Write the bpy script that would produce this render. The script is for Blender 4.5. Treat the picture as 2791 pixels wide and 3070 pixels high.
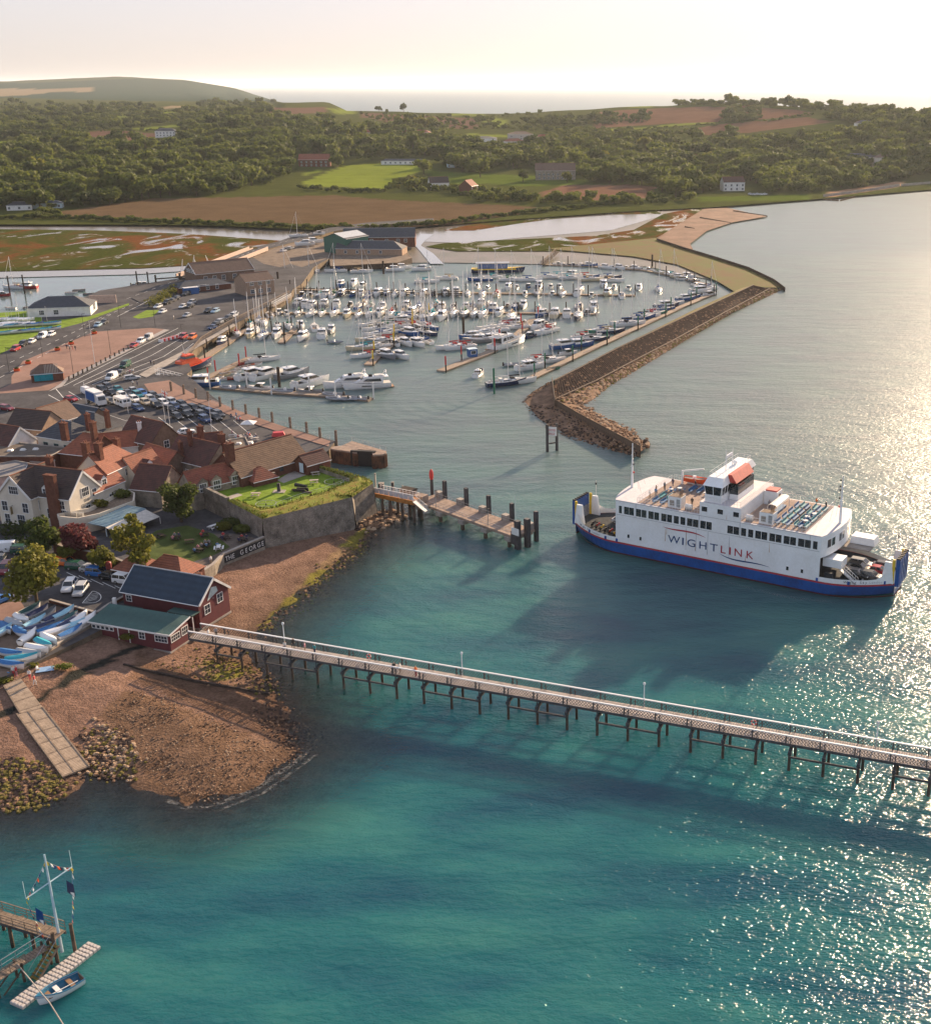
import bpy, math, random
from mathutils import Vector, noise
R = math.radians
random.seed(7)
SC = bpy.context.scene
COL = SC.collection
for _o in list(bpy.data.objects): bpy.data.objects.remove(_o)
# ------------------------------------------------------------------ camera
F, CX, CY, H = 3580.0, 1780.0, 1535.0, 84.0
TH = math.atan((1535 - 252) / F); S_, C_ = math.sin(TH), math.cos(TH)
cam = bpy.data.cameras.new('camera'); camo = bpy.data.objects.new('camera', cam); COL.objects.link(camo)
camo.location = (0, 0, H); camo.rotation_euler = (math.pi / 2 - TH, 0, 0)
cam.sensor_fit = 'HORIZONTAL'; cam.sensor_width = 36; cam.lens = 36 * F / 2791
cam.shift_x = -(CX - 2791 / 2) / 2791; cam.shift_y = 0
cam.clip_start = 1; cam.clip_end = 80000
SC.camera = camo
SC.render.resolution_x = 930; SC.render.resolution_y = 1024
# ------------------------------------------------------------------ light
SUN_AZ, SUN_EL = R(28), R(16)
W = bpy.data.worlds.new('World'); SC.world = W; W.use_nodes = True
nt = W.node_tree; nt.nodes.clear()
sk = nt.nodes.new('ShaderNodeTexSky'); sk.sky_type = 'NISHITA'; sk.sun_disc = False
sk.sun_elevation = SUN_EL; sk.sun_rotation = SUN_AZ
sk.altitude = 80; sk.air_density = 1.0; sk.dust_density = 1.5; sk.ozone_density = 1.0
hs = nt.nodes.new('ShaderNodeHueSaturation'); hs.inputs['Saturation'].default_value = 1.2
tint = nt.nodes.new('ShaderNodeMix'); tint.data_type = 'RGBA'; tint.blend_type = 'MULTIPLY'; tint.inputs['Factor'].default_value = 1
tint.inputs['B'].default_value = (0.86, 0.83, 0.94, 1)
bg = nt.nodes.new('ShaderNodeBackground'); bg.inputs['Strength'].default_value = 0.15
wo = nt.nodes.new('ShaderNodeOutputWorld')
gm = nt.nodes.new('ShaderNodeGamma'); gm.inputs['Gamma'].default_value = 0.27   # thin high haze evens the sky out
nt.links.new(sk.outputs[0], gm.inputs['Color']); nt.links.new(gm.outputs[0], hs.inputs['Color']); nt.links.new(hs.outputs[0], tint.inputs['A'])
nt.links.new(tint.outputs['Result'], bg.inputs['Color']); nt.links.new(bg.outputs[0], wo.inputs['Surface'])
sl = bpy.data.lights.new('sun', 'SUN'); sl.energy = 3.5; sl.angle = R(0.5); sl.color = (1.0, 0.75, 0.50)
so = bpy.data.objects.new('sun', sl); COL.objects.link(so)
SUNV = Vector((math.sin(SUN_AZ) * math.cos(SUN_EL), math.cos(SUN_AZ) * math.cos(SUN_EL), math.sin(SUN_EL)))
so.rotation_euler = (-SUNV).to_track_quat('-Z', 'Y').to_euler(); so.location = (60, 100, 400)
SC.view_settings.view_transform = 'Standard'; SC.view_settings.look = 'None'
SC.view_settings.exposure = 1.95; SC.view_settings.gamma = 1; SC.view_settings.use_curve_mapping = False
# ------------------------------------------------------------------ helpers
def ray(px, py):
    u = (px - CX) / F; v = (py - CY) / F
    return Vector((u, C_ - v * S_, -S_ - v * C_))
def P(px, py, z=0.0):
    d = ray(px, py); t = (z - H) / d.z
    return Vector((d.x * t, d.y * t, z))
def PD(px, py, D):
    d = ray(px, py); return Vector((d.x / d.y * D, D, H + d.z / d.y * D))
def proj(p):
    x, y, z = p[0], p[1], p[2] - H
    f = y * C_ - z * S_; u = y * S_ + z * C_
    return CX + F * x / f, CY - F * u / f
def inpoly(x, y, poly):
    c = False; n = len(poly); j = n - 1
    for i in range(n):
        xi, yi = poly[i]; xj, yj = poly[j]
        if (yi > y) != (yj > y) and x < (xj - xi) * (y - yi) / (yj - yi) + xi: c = not c
        j = i
    return c
def segdist(x, y, pl):
    best = 1e9
    for (ax, ay), (bx, by) in zip(pl[:-1], pl[1:]):
        dx, dy = bx - ax, by - ay; L = dx * dx + dy * dy or 1e-9
        t = max(0, min(1, ((x - ax) * dx + (y - ay) * dy) / L))
        best = min(best, math.hypot(x - ax - t * dx, y - ay - t * dy))
    return best
def lerp(a, b, t): return a + (b - a) * t
def along(pl, n=None, step=None):
    """points along a polyline of Vectors, with headings"""
    ds = [0.0]
    for a, b in zip(pl[:-1], pl[1:]): ds.append(ds[-1] + (b - a).length)
    L = ds[-1]
    if step: n = max(1, int(L / step))
    out = []
    for i in range(n + 1):
        d = L * i / n; k = 0
        while k < len(ds) - 2 and ds[k + 1] < d: k += 1
        t = (d - ds[k]) / max(1e-9, ds[k + 1] - ds[k]); a, b = pl[k], pl[k + 1]
        out.append((a.lerp(b, t), math.atan2(b.y - a.y, b.x - a.x)))
    return out
class NT:
    def __init__(s, m): s.m = m; s.t = m.node_tree; s.b = s.t.nodes.get('Principled BSDF')
    def n(s, ty, **kw):
        x = s.t.nodes.new(ty)
        for k, v in kw.items(): setattr(x, k, v)
        return x
    def l(s, a, b): s.t.links.new(a, b)
    def noise(s, scale, detail=4, rough=0.55, vec=None, dist=0):
        x = s.n('ShaderNodeTexNoise'); x.inputs['Scale'].default_value = scale; x.inputs['Detail'].default_value = detail
        x.inputs['Roughness'].default_value = rough; x.inputs['Distortion'].default_value = dist
        if vec is not None: s.l(vec, x.inputs['Vector'])
        return x.outputs['Fac']
    def ramp(s, fac, stops, interp='LINEAR'):
        x = s.n('ShaderNodeValToRGB'); x.color_ramp.interpolation = interp; e = x.color_ramp.elements
        while len(e) < len(stops): e.new(0.5)
        for el, (p, c) in zip(e, stops):
            el.position = p; el.color = (c[0], c[1], c[2], 1) if hasattr(c, '__len__') else (c, c, c, 1)
        s.l(fac, x.inputs['Fac']); return x.outputs['Color']
    def mix(s, fac, a, b, mode='MIX'):
        x = s.n('ShaderNodeMix', data_type='RGBA', blend_type=mode)
        for k, v in (('Factor', fac), ('A', a), ('B', b)):
            if hasattr(v, 'is_linked'): s.l(v, x.inputs[k])
            elif k == 'Factor': x.inputs[k].default_value = v
            else: x.inputs[k].default_value = (v[0], v[1], v[2], 1)
        return x.outputs['Result']
    def math(s, op, a, b=0.0):
        x = s.n('ShaderNodeMath', operation=op)
        for i, v in enumerate((a, b)):
            if hasattr(v, 'is_linked'): s.l(v, x.inputs[i])
            else: x.inputs[i].default_value = v
        return x.outputs[0]
    def bump(s, h, strength=0.3, dist=0.1):
        x = s.n('ShaderNodeBump'); x.inputs['Strength'].default_value = strength; x.inputs['Distance'].default_value = dist
        s.l(h, x.inputs['Height']); s.l(x.outputs[0], s.b.inputs['Normal']); return x
    def coord(s, which='Object'): return s.n('ShaderNodeTexCoord').outputs[which]
    def pos(s): return s.n('ShaderNodeNewGeometry').outputs['Position']
    def mapping(s, vec, scale=(1, 1, 1), rot=(0, 0, 0)):
        x = s.n('ShaderNodeMapping'); x.inputs['Scale'].default_value = scale; x.inputs['Rotation'].default_value = rot
        s.l(vec, x.inputs['Vector']); return x.outputs[0]
MATS = {}
def newmat(name):
    m = bpy.data.materials.new(name); m.use_nodes = True; MATS[name] = m; return m, NT(m)
def mat(name, col, rough=0.6, var=0.25, scale=1.5, bump=0.0, bscale=6.0, metal=0.0, col2=None, spec=None, world=False):
    """painted / stone / timber surface: base colour broken by two noise scales, with relief"""
    if name in MATS: return MATS[name]
    m, n = newmat(name); v = n.pos() if world else n.coord()
    c2 = col2 or tuple(c * (1 - var) for c in col); c1 = tuple(min(1, c * (1 + var * 0.4)) for c in col)
    f = n.noise(scale, 5, 0.6, v); g = n.noise(scale * 9, 3, 0.6, v)
    fac = n.math('ADD', n.math('MULTIPLY', f, 0.65), n.math('MULTIPLY', g, 0.35))
    n.l(n.ramp(fac, [(0.36, c2), (0.62, c1)]), n.b.inputs['Base Color'])
    n.b.inputs['Roughness'].default_value = rough; n.b.inputs['Metallic'].default_value = metal
    if spec is None and rough >= .75: spec = .06
    if spec is not None: n.b.inputs['Specular IOR Level'].default_value = spec
    if bump: n.bump(n.noise(bscale, 4, 0.6, v), bump, 0.08)
    return m
class MB:
    def __init__(s): s.v = []; s.f = []; s.k = []; s.mats = []
    def mi(s, m):
        if m not in s.mats: s.mats.append(m)
        return s.mats.index(m)
    def face(s, pts, m):
        b = len(s.v); s.v += [tuple(p) for p in pts]; s.f.append(tuple(range(b, b + len(pts)))); s.k.append(s.mi(m)); return s
    def mesh(s, vs, fs, m):
        b = len(s.v); s.v += [tuple(p) for p in vs]; k = s.mi(m)
        for f in fs: s.f.append(tuple(i + b for i in f)); s.k.append(k)
        return s
    def box(s, c, d, m, rz=0.0, top=None):
        """box centred at c (x,y) with base z=c[2]; d sizes; top=(fx,fy) scale of top face"""
        hx, hy = d[0] / 2, d[1] / 2; tx, ty = (top or (1, 1)); cr, sr = math.cos(rz), math.sin(rz)
        vs = []
        for z, ax, ay in ((0, 1, 1), (d[2], tx, ty)):
            for x, y in ((-hx, -hy), (hx, -hy), (hx, hy), (-hx, hy)):
                x *= ax; y *= ay; vs.append((c[0] + x * cr - y * sr, c[1] + x * sr + y * cr, c[2] + z))
        return s.mesh(vs, [(3, 2, 1, 0), (4, 5, 6, 7), (0, 1, 5, 4), (1, 2, 6, 5), (2, 3, 7, 6), (3, 0, 4, 7)], m)
    def prism(s, poly, z0, z1, m, mt=None):
        n = len(poly); a = sum(poly[i][0] * poly[(i + 1) % n][1] - poly[(i + 1) % n][0] * poly[i][1] for i in range(n))
        if a < 0: poly = list(poly)[::-1]
        lo = [(p[0], p[1], z0) for p in poly]; hi = [(p[0], p[1], z1) for p in poly]
        s.mesh(lo + hi, [(i, (i + 1) % n, n + (i + 1) % n, n + i) for i in range(n)], m)
        s.face(hi, mt or m); return s
    def tube(s, a, b, r, m, r2=None, n=6, cap=True):
        a = Vector(a); b = Vector(b); r2 = r if r2 is None else r2; d = (b - a)
        if d.length < 1e-6: return s
        d.normalize(); u = d.orthogonal().normalized(); w = d.cross(u); vs = []
        for p, q in ((a, r), (b, r2)):
            for i in range(n):
                t = 2 * math.pi * i / n; vs.append(p + u * (q * math.cos(t)) + w * (q * math.sin(t)))
        fs = [(i, (i + 1) % n, n + (i + 1) % n, n + i) for i in range(n)]
        if cap: fs += [tuple(range(n - 1, -1, -1)), tuple(range(n, 2 * n))]
        return s.mesh(vs, fs, m)
    def bar(s, a, b, w, h, m):
        """rectangular beam from a to b: width w, height h (hung below the line)"""
        a = Vector(a); b = Vector(b); d = (b - a).normalized(); sd = d.cross(Vector((0, 0, 1)))
        if sd.length < 1e-4: sd = Vector((1, 0, 0))
        sd.normalize(); up = sd.cross(d); vs = []
        for p in (a, b):
            for i, j in ((-1, -1), (1, -1), (1, 0), (-1, 0)): vs.append(p + sd * (i * w / 2) + up * (j * h))
        return s.mesh(vs, [(0, 1, 2, 3), (7, 6, 5, 4), (0, 4, 5, 1), (1, 5, 6, 2), (2, 6, 7, 3), (3, 7, 4, 0)], m)
    def loft(s, rings, m, closed=True, caps=True):
        n = len(rings[0]); vs = [p for r in rings for p in r]; fs = []
        for k in range(len(rings) - 1):
            for i in range(n if closed else n - 1):
                j = (i + 1) % n; fs.append((k * n + i, k * n + j, (k + 1) * n + j, (k + 1) * n + i))
        if caps and closed: fs += [tuple(range(n - 1, -1, -1)), tuple((len(rings) - 1) * n + i for i in range(n))]
        return s.mesh(vs, fs, m)
    def ball(s, c, r, m, seg=8, rg=5, sq=(1, 1, 1)):
        rings = []
        for i in range(rg + 1):
            t = -math.pi / 2 + math.pi * i / rg; q = max(1e-3, math.cos(t))
            rings.append([(c[0] + r * q * math.cos(2 * math.pi * j / seg) * sq[0], c[1] + r * q * math.sin(2 * math.pi * j / seg) * sq[1], c[2] + r * math.sin(t) * sq[2]) for j in range(seg)])
        return s.loft(rings, m)
    def build(s, name, parent=None, loc=None, rz=0.0, smooth=False):
        me = bpy.data.meshes.new(name); me.from_pydata(s.v, [], s.f)
        for m in s.mats: me.materials.append(m)
        me.polygons.foreach_set('material_index', s.k)
        if smooth: me.polygons.foreach_set('use_smooth', [True] * len(s.f))
        me.update(); return link(name, me, parent, loc, rz)
def link(name, me, parent=None, loc=None, rz=0.0):
    o = bpy.data.objects.new(name, me); COL.objects.link(o)
    if parent is not None: o.parent = parent
    if loc is not None: o.location = loc
    if rz: o.rotation_euler = (0, 0, rz)
    return o
def tag(o, label=None, cat=None, group=None, kind=None):
    if label: o['label'] = label
    if cat: o['category'] = cat
    if group: o['group'] = group
    if kind: o['kind'] = kind
    return o
def thing(name, label, cat, loc=(0, 0, 0), rz=0.0, group=None):
    o = bpy.data.objects.new(name, None); COL.objects.link(o); o.location = loc; o.rotation_euler = (0, 0, rz)
    o.empty_display_size = 0.3
    return tag(o, label, cat, group)
def dup(root, loc, rz=0.0, label=None, group=None, scale=None, remat=None):
    r = root.copy(); COL.objects.link(r); r.location = loc; r.rotation_euler = (0, 0, rz)
    if scale: r.scale = (scale, scale, scale) if not hasattr(scale, '__len__') else scale
    if label: r['label'] = label
    if group: r['group'] = group
    st = [(root, r)]
    while st:
        a, b = st.pop()
        for ch in list(a.children):
            c = ch.copy(); COL.objects.link(c); c.parent = b; st.append((ch, c))
            if remat and c.name.split('.')[0] in remat:
                c.material_slots[0].link = 'OBJECT'; c.material_slots[0].material = remat[c.name.split('.')[0]]
    return r
ORD = 'first second third fourth fifth sixth seventh eighth ninth tenth eleventh twelfth thirteenth fourteenth fifteenth sixteenth seventeenth eighteenth nineteenth'.split()
for _t, _o in (('twenty', 'twentieth'), ('thirty', 'thirtieth'), ('forty', 'fortieth'), ('fifty', 'fiftieth'), ('sixty', 'sixtieth')): ORD += [_o] + ['%s-%s' % (_t, q) for q in ORD[:9]]
def ground(name, polypx, z, m, thick=None):
    pts = [P(x, y, z) for x, y in polypx]; b = MB()
    if thick: b.prism([(p.x, p.y) for p in pts], z - thick, z, m)
    else:
        a = sum(pts[i].x * pts[(i + 1) % len(pts)].y - pts[(i + 1) % len(pts)].x * pts[i].y for i in range(len(pts)))
        b.face(pts if a > 0 else pts[::-1], m)
    return tag(b.build(name), kind='structure')
# ================================================================== terrain beyond the harbour
def Z(poly, ox, oy, k): return [(ox + x * k, oy + y * k) for x, y in poly]
K1 = 1000 / 1833
def slope(y):
    d = ray(CX, y); return -d.z / d.y
PROF = {
 -900: [(672, 0), (600, 950), (520, 1150), (470, 1350), (420, 1650), (380, 2000), (340, 2500), (310, 3400), (295, 4200), (285, 5000), (266, 6300), (252, 7000)],
 0:   [(672, 0), (600, 950), (520, 1150), (470, 1350), (420, 1650), (380, 2000), (340, 2500), (310, 3400), (295, 4200), (285, 5000), (262, 6300), (243, 7000)],
 350: [(672, 0), (600, 960), (520, 1150), (470, 1300), (420, 1550), (380, 1950), (340, 2400), (310, 3200), (297, 4200), (285, 5000), (252, 6300), (228, 7000)],
 560: [(674, 0), (600, 970), (520, 1160), (470, 1300), (420, 1500), (380, 1800), (340, 2200), (312, 3000), (300, 4000), (286, 5200), (260, 6300), (239, 7000)],
 700: [(678, 0), (600, 980), (520, 1180), (470, 1300), (420, 1460), (380, 1720), (340, 2150), (312, 2700), (303, 3500), (294, 5200), (280, 6300), (262, 7000)],
 790: [(682, 0), (600, 980), (520, 1180), (470, 1300), (420, 1450), (380, 1700), (340, 2100), (315, 2500), (309, 3300), (300, 5200), (294, 6300), (290, 7000)],
 840: [(684, 0), (600, 980), (520, 1180), (470, 1300), (420, 1450), (380, 1700), (340, 2100), (312, 2500), (306, 2900)],
 980: [(690, 0), (600, 990), (520, 1180), (470, 1320), (420, 1500), (380, 1750), (350, 2100), (318, 2500), (304, 2900)],
 1040: [(690, 0), (600, 990), (520, 1180), (470, 1320), (420, 1500), (380, 1750), (350, 2100), (331, 2400)],
 1250: [(680, 0), (600, 990), (540, 1120), (470, 1330), (420, 1550), (380, 1800), (350, 2150), (337, 2350)],
 1500: [(660, 0), (600, 990), (540, 1120), (470, 1330), (420, 1550), (380, 1800), (350, 2150), (340, 2300)],
 1900: [(632, 0), (600, 1000), (540, 1130), (470, 1320), (420, 1500), (380, 1700), (340, 1950), (320, 2150)],
 2140: [(620, 0), (600, 1000), (540, 1150), (470, 1300), (420, 1450), (380, 1600), (340, 1800), (306, 2000)],
 2500: [(592, 0), (575, 1050), (540, 1130), (470, 1230), (420, 1330), (380, 1430), (340, 1580), (322, 1700)],
 2791: [(567, 0), (555, 1090), (535, 1130), (470, 1190), (420, 1240), (380, 1300), (352, 1380)],
 3800: [(567, 0), (555, 1090), (535, 1130), (470, 1190), (420, 1240), (390, 1300), (372, 1380)],
}
_px = sorted(PROF)
for x in _px:
    y0 = PROF[x][0][0]; PROF[x] = [(y, min(D or 1e9, (H - 1.3 - .012 * (y0 - y)) / slope(y) if slope(y) > .01 else D)) for y, D in PROF[x]]
def _res(x, k):
    """resampled profile row k of 0..1 by arclength in row space"""
    p = PROF[x]; y = lerp(p[0][0], p[-1][0], k)
    for (ya, da), (yb, db) in zip(p[:-1], p[1:]):
        if yb <= y <= ya: t = (ya - y) / (ya - yb); return y, math.exp(lerp(math.log(da), math.log(db), t))
    return p[-1]
def _col(x):
    x = max(_px[0], min(_px[-1] - 1e-3, x))
    for a, b in zip(_px[:-1], _px[1:]):
        if a <= x <= b: return a, b, (x - a) / (b - a)
def rowtop(x): a, b, t = _col(x); return lerp(PROF[a][-1][0], PROF[b][-1][0], t)
def rowbot(x): a, b, t = _col(x); return lerp(PROF[a][0][0], PROF[b][0][0], t)
def TD(x, y):
    """terrain distance seen at a photo pixel"""
    a, b, t = _col(x); k = (rowbot(x) - y) / (rowbot(x) - rowtop(x)); k = max(0, min(1, k))
    return math.exp(lerp(math.log(_res(a, k)[1]), math.log(_res(b, k)[1]), t))
def TP(x, y): return PD(x, y, TD(x, y))
Z1 = lambda p: Z(p, 0, 200, K1)
Z2 = lambda p: Z(p, 900, 200, K1)
Z3 = lambda p: Z(p, 1791, 200, K1)
GREEN = (.15, .18, .03); BROWN = (.125, .072, .052); REED = (.118, .078, .045); TAN = (.24, .18, .11); OLIVE = (.062, .070, .020); LAWN = (.085, .115, .02)
FIELDS = [
 (Z1([(-200, 90), (300, 60), (700, 60), (1100, 75), (1450, 160), (1500, 190), (700, 185), (0, 165), (-200, 165)]), (.035, .058, .040)),
 (Z1([(-200, 50), (400, 40), (850, 55), (500, 75), (0, 90), (-200, 90)]), (.085, .095, .05)),
 (Z1([(-200, 115), (240, 120), (520, 110), (510, 135), (300, 137), (60, 162), (-200, 160)]), TAN),
 (Z1([(780, 242), (985, 242), (905, 267), (800, 267)]), GREEN), (Z1([(590, 252), (735, 268), (680, 302), (515, 292)]), GREEN),
 (Z1([(745, 338), (1075, 308), (1072, 322), (900, 338), (760, 352)]), GREEN),
 (Z1([(215, 405), (550, 348), (900, 365), (865, 395), (690, 412), (520, 390)]), BROWN),
 (Z1([(690, 418), (850, 397), (950, 405), (870, 428)]), LAWN), (Z1([(880, 218), (1060, 210), (1060, 224), (890, 230)]), TAN),
 (Z1([(1455, 225), (1790, 220), (1810, 255), (1500, 258)]), BROWN), (Z1([(1505, 277), (1622, 275), (1602, 297), (1540, 292)]), GREEN),
 (Z1([(-200, 405), (65, 405), (40, 462), (-200, 470)]), GREEN), (Z1([(-200, 515), (200, 510), (150, 560), (-200, 550)]), LAWN),
 (Z1([(300, 800), (560, 760), (850, 722), (1250, 716), (1833, 705), (2130, 730), (2700, 755), (3000, 775), (2900, 800), (2400, 880), (2100, 885), (1833, 870), (1250, 850), (800, 835), (420, 830)]), REED),
 (Z1([(-200, 870), (0, 845), (420, 832), (800, 838), (1250, 853), (1833, 875), (2000, 900), (-200, 900)]), OLIVE),
 (Z2([(10, 632), (150, 580), (260, 540), (490, 526), (655, 545), (640, 582), (540, 612), (470, 665), (430, 680), (300, 664), (60, 660)]), (.165, .20, .03)),
 (Z2([(0, 590), (130, 558), (100, 578), (0, 605)]), GREEN),
 (Z2([(330, 248), (980, 285), (990, 338), (800, 332), (500, 302), (330, 275)]), BROWN), (Z2([(155, 228), (305, 233), (310, 260), (180, 258)]), GREEN),
 (Z2([(980, 280), (1060, 270), (1150, 300), (1140, 327), (1080, 332), (1000, 292)]), GREEN), (Z2([(905, 363), (1165, 373), (1150, 388), (925, 387)]), GREEN),
 (Z2([(820, 255), (1000, 252), (1000, 270), (820, 266)]), GREEN),
 (Z2([(700, 570), (1300, 600), (1600, 625), (1500, 648), (1200, 655), (1000, 640), (900, 650), (720, 625)]), LAWN),
 (Z2([(1310, 692), (1450, 648), (1833, 648), (1960, 660), (1900, 720), (1700, 735), (1340, 710)]), (.165, .09, .06)),
 (Z3([(-20, 250), (400, 225), (800, 212), (1140, 238), (1180, 265), (900, 292), (660, 302), (-20, 335)]), (.145, .078, .052)),
 (Z3([(0, 345), (640, 303), (655, 315), (250, 342), (20, 358)]), GREEN),
 (Z3([(680, 318), (1170, 275), (1300, 300), (1000, 345), (700, 375), (450, 355)]), (.145, .078, .052)),
 (Z3([(-100, 650), (290, 668), (250, 705), (100, 742), (-100, 715)]), (.165, .09, .06)),
 (Z3([(455, 540), (560, 518), (575, 532), (480, 548), (600, 560), (700, 575), (560, 580)]), GREEN), (Z3([(150, 220), (300, 209), (300, 219), (170, 229)]), GREEN),
 (Z3([(540, 715), (1180, 700), (1180, 730), (560, 740)]), LAWN), (Z3([(1250, 690), (1640, 630), (1700, 640), (1650, 660), (1280, 715)]), (.36, .22, .14)),
]
def ground_color(x, y):
    c = OLIVE
    for poly, col in FIELDS:
        if inpoly(x, y, poly): c = col
    return c
def colmat(name, att='Col', rough=0.9, nscale=0.05, fine=0.9, bump=0.4, lo=0.72, hi=1.18, dist=0.3, spec=0.0):
    m, n = newmat(name); a = n.n('ShaderNodeAttribute', attribute_name=att)
    v = n.pos(); f = n.noise(nscale, 6, 0.62, v); g = n.noise(fine, 4, 0.65, v)
    k = n.math('ADD', n.math('MULTIPLY', f, 0.5), n.math('MULTIPLY', g, 0.5))
    sc = n.ramp(k, [(0.33, lo), (0.67, hi)])
    n.l(n.mix(1.0, a.outputs['Color'], sc, 'MULTIPLY'), n.b.inputs['Base Color'])
    n.b.inputs['Roughness'].default_value = rough; n.b.inputs['Specular IOR Level'].default_value = spec
    n.bump(g, bump, dist); return m
def gridmesh(name, verts, nx, ny, cols, m, smooth=True, parent=None):
    me = bpy.data.meshes.new(name)
    me.from_pydata(verts, [], [(j * nx + i, j * nx + i + 1, (j + 1) * nx + i + 1, (j + 1) * nx + i) for j in range(ny - 1) for i in range(nx - 1)])
    if cols:
        at = me.color_attributes.new('Col', 'FLOAT_COLOR', 'POINT'); fl = []
        for c in cols: fl += [c[0], c[1], c[2], c[3] if len(c) > 3 else 1]
        at.data.foreach_set('color', fl)
    me.materials.append(m); me.polygons.foreach_set('use_smooth', [smooth] * len(me.polygons)); me.update()
    return link(name, me, parent)
NX, NY = 270, 130
xs = [-900 + 4700 * i / (NX - 1) for i in range(NX)]
vs, cs = [], []
for j in range(NY + 2):
    for x in xs:
        if j < NY:
            k = j / (NY - 1); y = lerp(rowbot(x), rowtop(x), k); D = TD(x, y); p = PD(x, y, D); p.z = max(p.z, .9)
            p.z += noise.noise(Vector((p.x, p.y, 0)) * 0.012) * min(2.0, max(0, (D - 950) / 250))
            c = ground_color(x, y)
        else:
            p = PD(x, rowtop(x), TD(x, rowtop(x))); q = p * (1 + 0.12 * (j - NY + 1)); p = Vector((q.x, q.y, p.z * 0.45 if j == NY else -8)); c = OLIVE
        vs.append(p); cs.append(c)
tag(gridmesh('hills', vs, NX, NY + 2, cs, colmat('hill_ground')), kind='structure')
# ================================================================== sea
SHORE = [(1180, 1540), (1124, 1586), (1084, 1631), (1025, 1681), (960, 1726), (895, 1789), (811, 1850), (781, 1888), (740, 1960), (790, 2040), (850, 2110), (873, 2205), (884, 2260), (764, 2353), (622, 2405), (567, 2410), (464, 2364), (415, 2364), (273, 2325), (191, 2391), (98, 2413), (0, 2424), (-400, 2440)]
SHW = [(P(*p).x, P(*p).y) for p in SHORE]
LANDW = SHW + [(-260, 130), (-260, 240), (-90, 240), (-47, 233)]
def shore_signed(x, y):
    d = segdist(x, y, SHW); return d if inpoly(x, y, LANDW) else -d
m, n = newmat('sea_water')
v = n.pos(); geo_pos = v
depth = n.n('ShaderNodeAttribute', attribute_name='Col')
# colour of the water body: teal over sand, bluer over weed beds
pat = n.noise(0.035, 4, 0.55, n.mapping(v, (1, 2.2, 1), (0, 0, 0.35)))
body = n.ramp(pat, [(0.34, (.004, .062, .092)), (0.52, (.010, .105, .115)), (0.68, (.026, .145, .132))])
body = n.mix(depth.outputs['Alpha'], body, (.150, .165, .150))  # far water paled: bright sky reflection painted into the body colour
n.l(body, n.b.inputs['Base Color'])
n.b.inputs['IOR'].default_value = 1.333; n.b.subsurface_method = 'BURLEY'; n.b.inputs['Subsurface Weight'].default_value = 1.0; n.b.inputs['Subsurface Radius'].default_value = (2.5, 4.5, 4.5); n.b.inputs['Subsurface Scale'].default_value = 1.0
# waves: wind ripples, chop and long wash, as relief
w1 = n.noise(0.9, 3, 0.6, n.mapping(v, (1, 1.9, 1), (0, 0, 0.5)))
w2 = n.noise(0.22, 3, 0.55, n.mapping(v, (1, 2.6, 1), (0, 0, 0.32)))
w3 = n.noise(0.05, 2, 0.5, n.mapping(v, (1, 3.0, 1), (0, 0, 0.15)))
w0 = n.noise(2.6, 2, 0.6, n.mapping(v, (1, 1.8, 1), (0, 0, 0.6)))
hgt = n.math('ADD', n.math('ADD', n.math('ADD', n.math('MULTIPLY', w0, 0.055), n.math('MULTIPLY', w1, 0.28)), n.math('MULTIPLY', w2, 0.30)), n.math('MULTIPLY', w3, 0.7))
calm = n.n('ShaderNodeSeparateColor'); n.l(depth.outputs['Color'], calm.inputs[0])
n.l(calm.outputs[2], n.b.inputs['Roughness'])
def wake(cx, cy, sc, amp, r0, r1):
    q = n.n('ShaderNodeVectorMath', operation='SUBTRACT'); n.l(v, q.inputs[0]); q.inputs[1].default_value = (cx, cy, 0)
    wv = n.n('ShaderNodeTexWave', wave_type='RINGS', rings_direction='Z'); wv.inputs['Scale'].default_value = sc; wv.inputs['Distortion'].default_value = 4.5; wv.inputs['Detail'].default_value = 3; wv.inputs['Detail Scale'].default_value = .4; n.l(q.outputs[0], wv.inputs['Vector'])
    ln = n.n('ShaderNodeVectorMath', operation='LENGTH'); n.l(q.outputs[0], ln.inputs[0])
    fd = n.ramp(n.math('DIVIDE', ln.outputs['Value'], r1), [(r0 / r1 * .6, 0), (r0 / r1, 1), (1, 0)]); return n.math('MULTIPLY', n.math('MULTIPLY', wv.outputs['Fac'], fd), amp)
hgt = n.math('ADD', hgt, n.math('ADD', wake(2, 222, .085, .10, 20, 85), wake(-30, 330, .07, .13, 6, 75)))
bmp = n.bump(n.math('MULTIPLY', hgt, calm.outputs[1]), 1.0, 1.0)
tr = n.n('ShaderNodeBsdfTransparent'); tr.inputs[0].default_value = (.80, .90, .88, 1)
gl = n.n('ShaderNodeBsdfGlossy'); gl.inputs['Roughness'].default_value = 0.06; n.l(bmp.outputs[0], gl.inputs['Normal'])
fr = n.n('ShaderNodeFresnel'); fr.inputs['IOR'].default_value = 1.333; n.l(bmp.outputs[0], fr.inputs['Normal'])
m1 = n.n('ShaderNodeMixShader'); n.l(fr.outputs[0], m1.inputs[0]); n.l(tr.outputs[0], m1.inputs[1]); n.l(gl.outputs[0], m1.inputs[2])
m2 = n.n('ShaderNodeMixShader'); n.l(calm.outputs[0], m2.inputs[0]); n.l(m1.outputs[0], m2.inputs[1]); n.l(n.b.outputs[0], m2.inputs[2])
n.l(m2.outputs[0], n.t.nodes['Material Output'].inputs['Surface'])
MARINA = [(P(*p).x, P(*p).y) for p in [(640, 1010), (860, 870), (1300, 775), (1960, 790), (2180, 860), (1650, 1140), (1330, 1120), (1150, 1200), (620, 1190)]]
RIVER = [(P(*p).x, P(*p).y) for p in [(-900, 800), (700, 790), (560, 880), (300, 930), (-900, 960)]]
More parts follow.
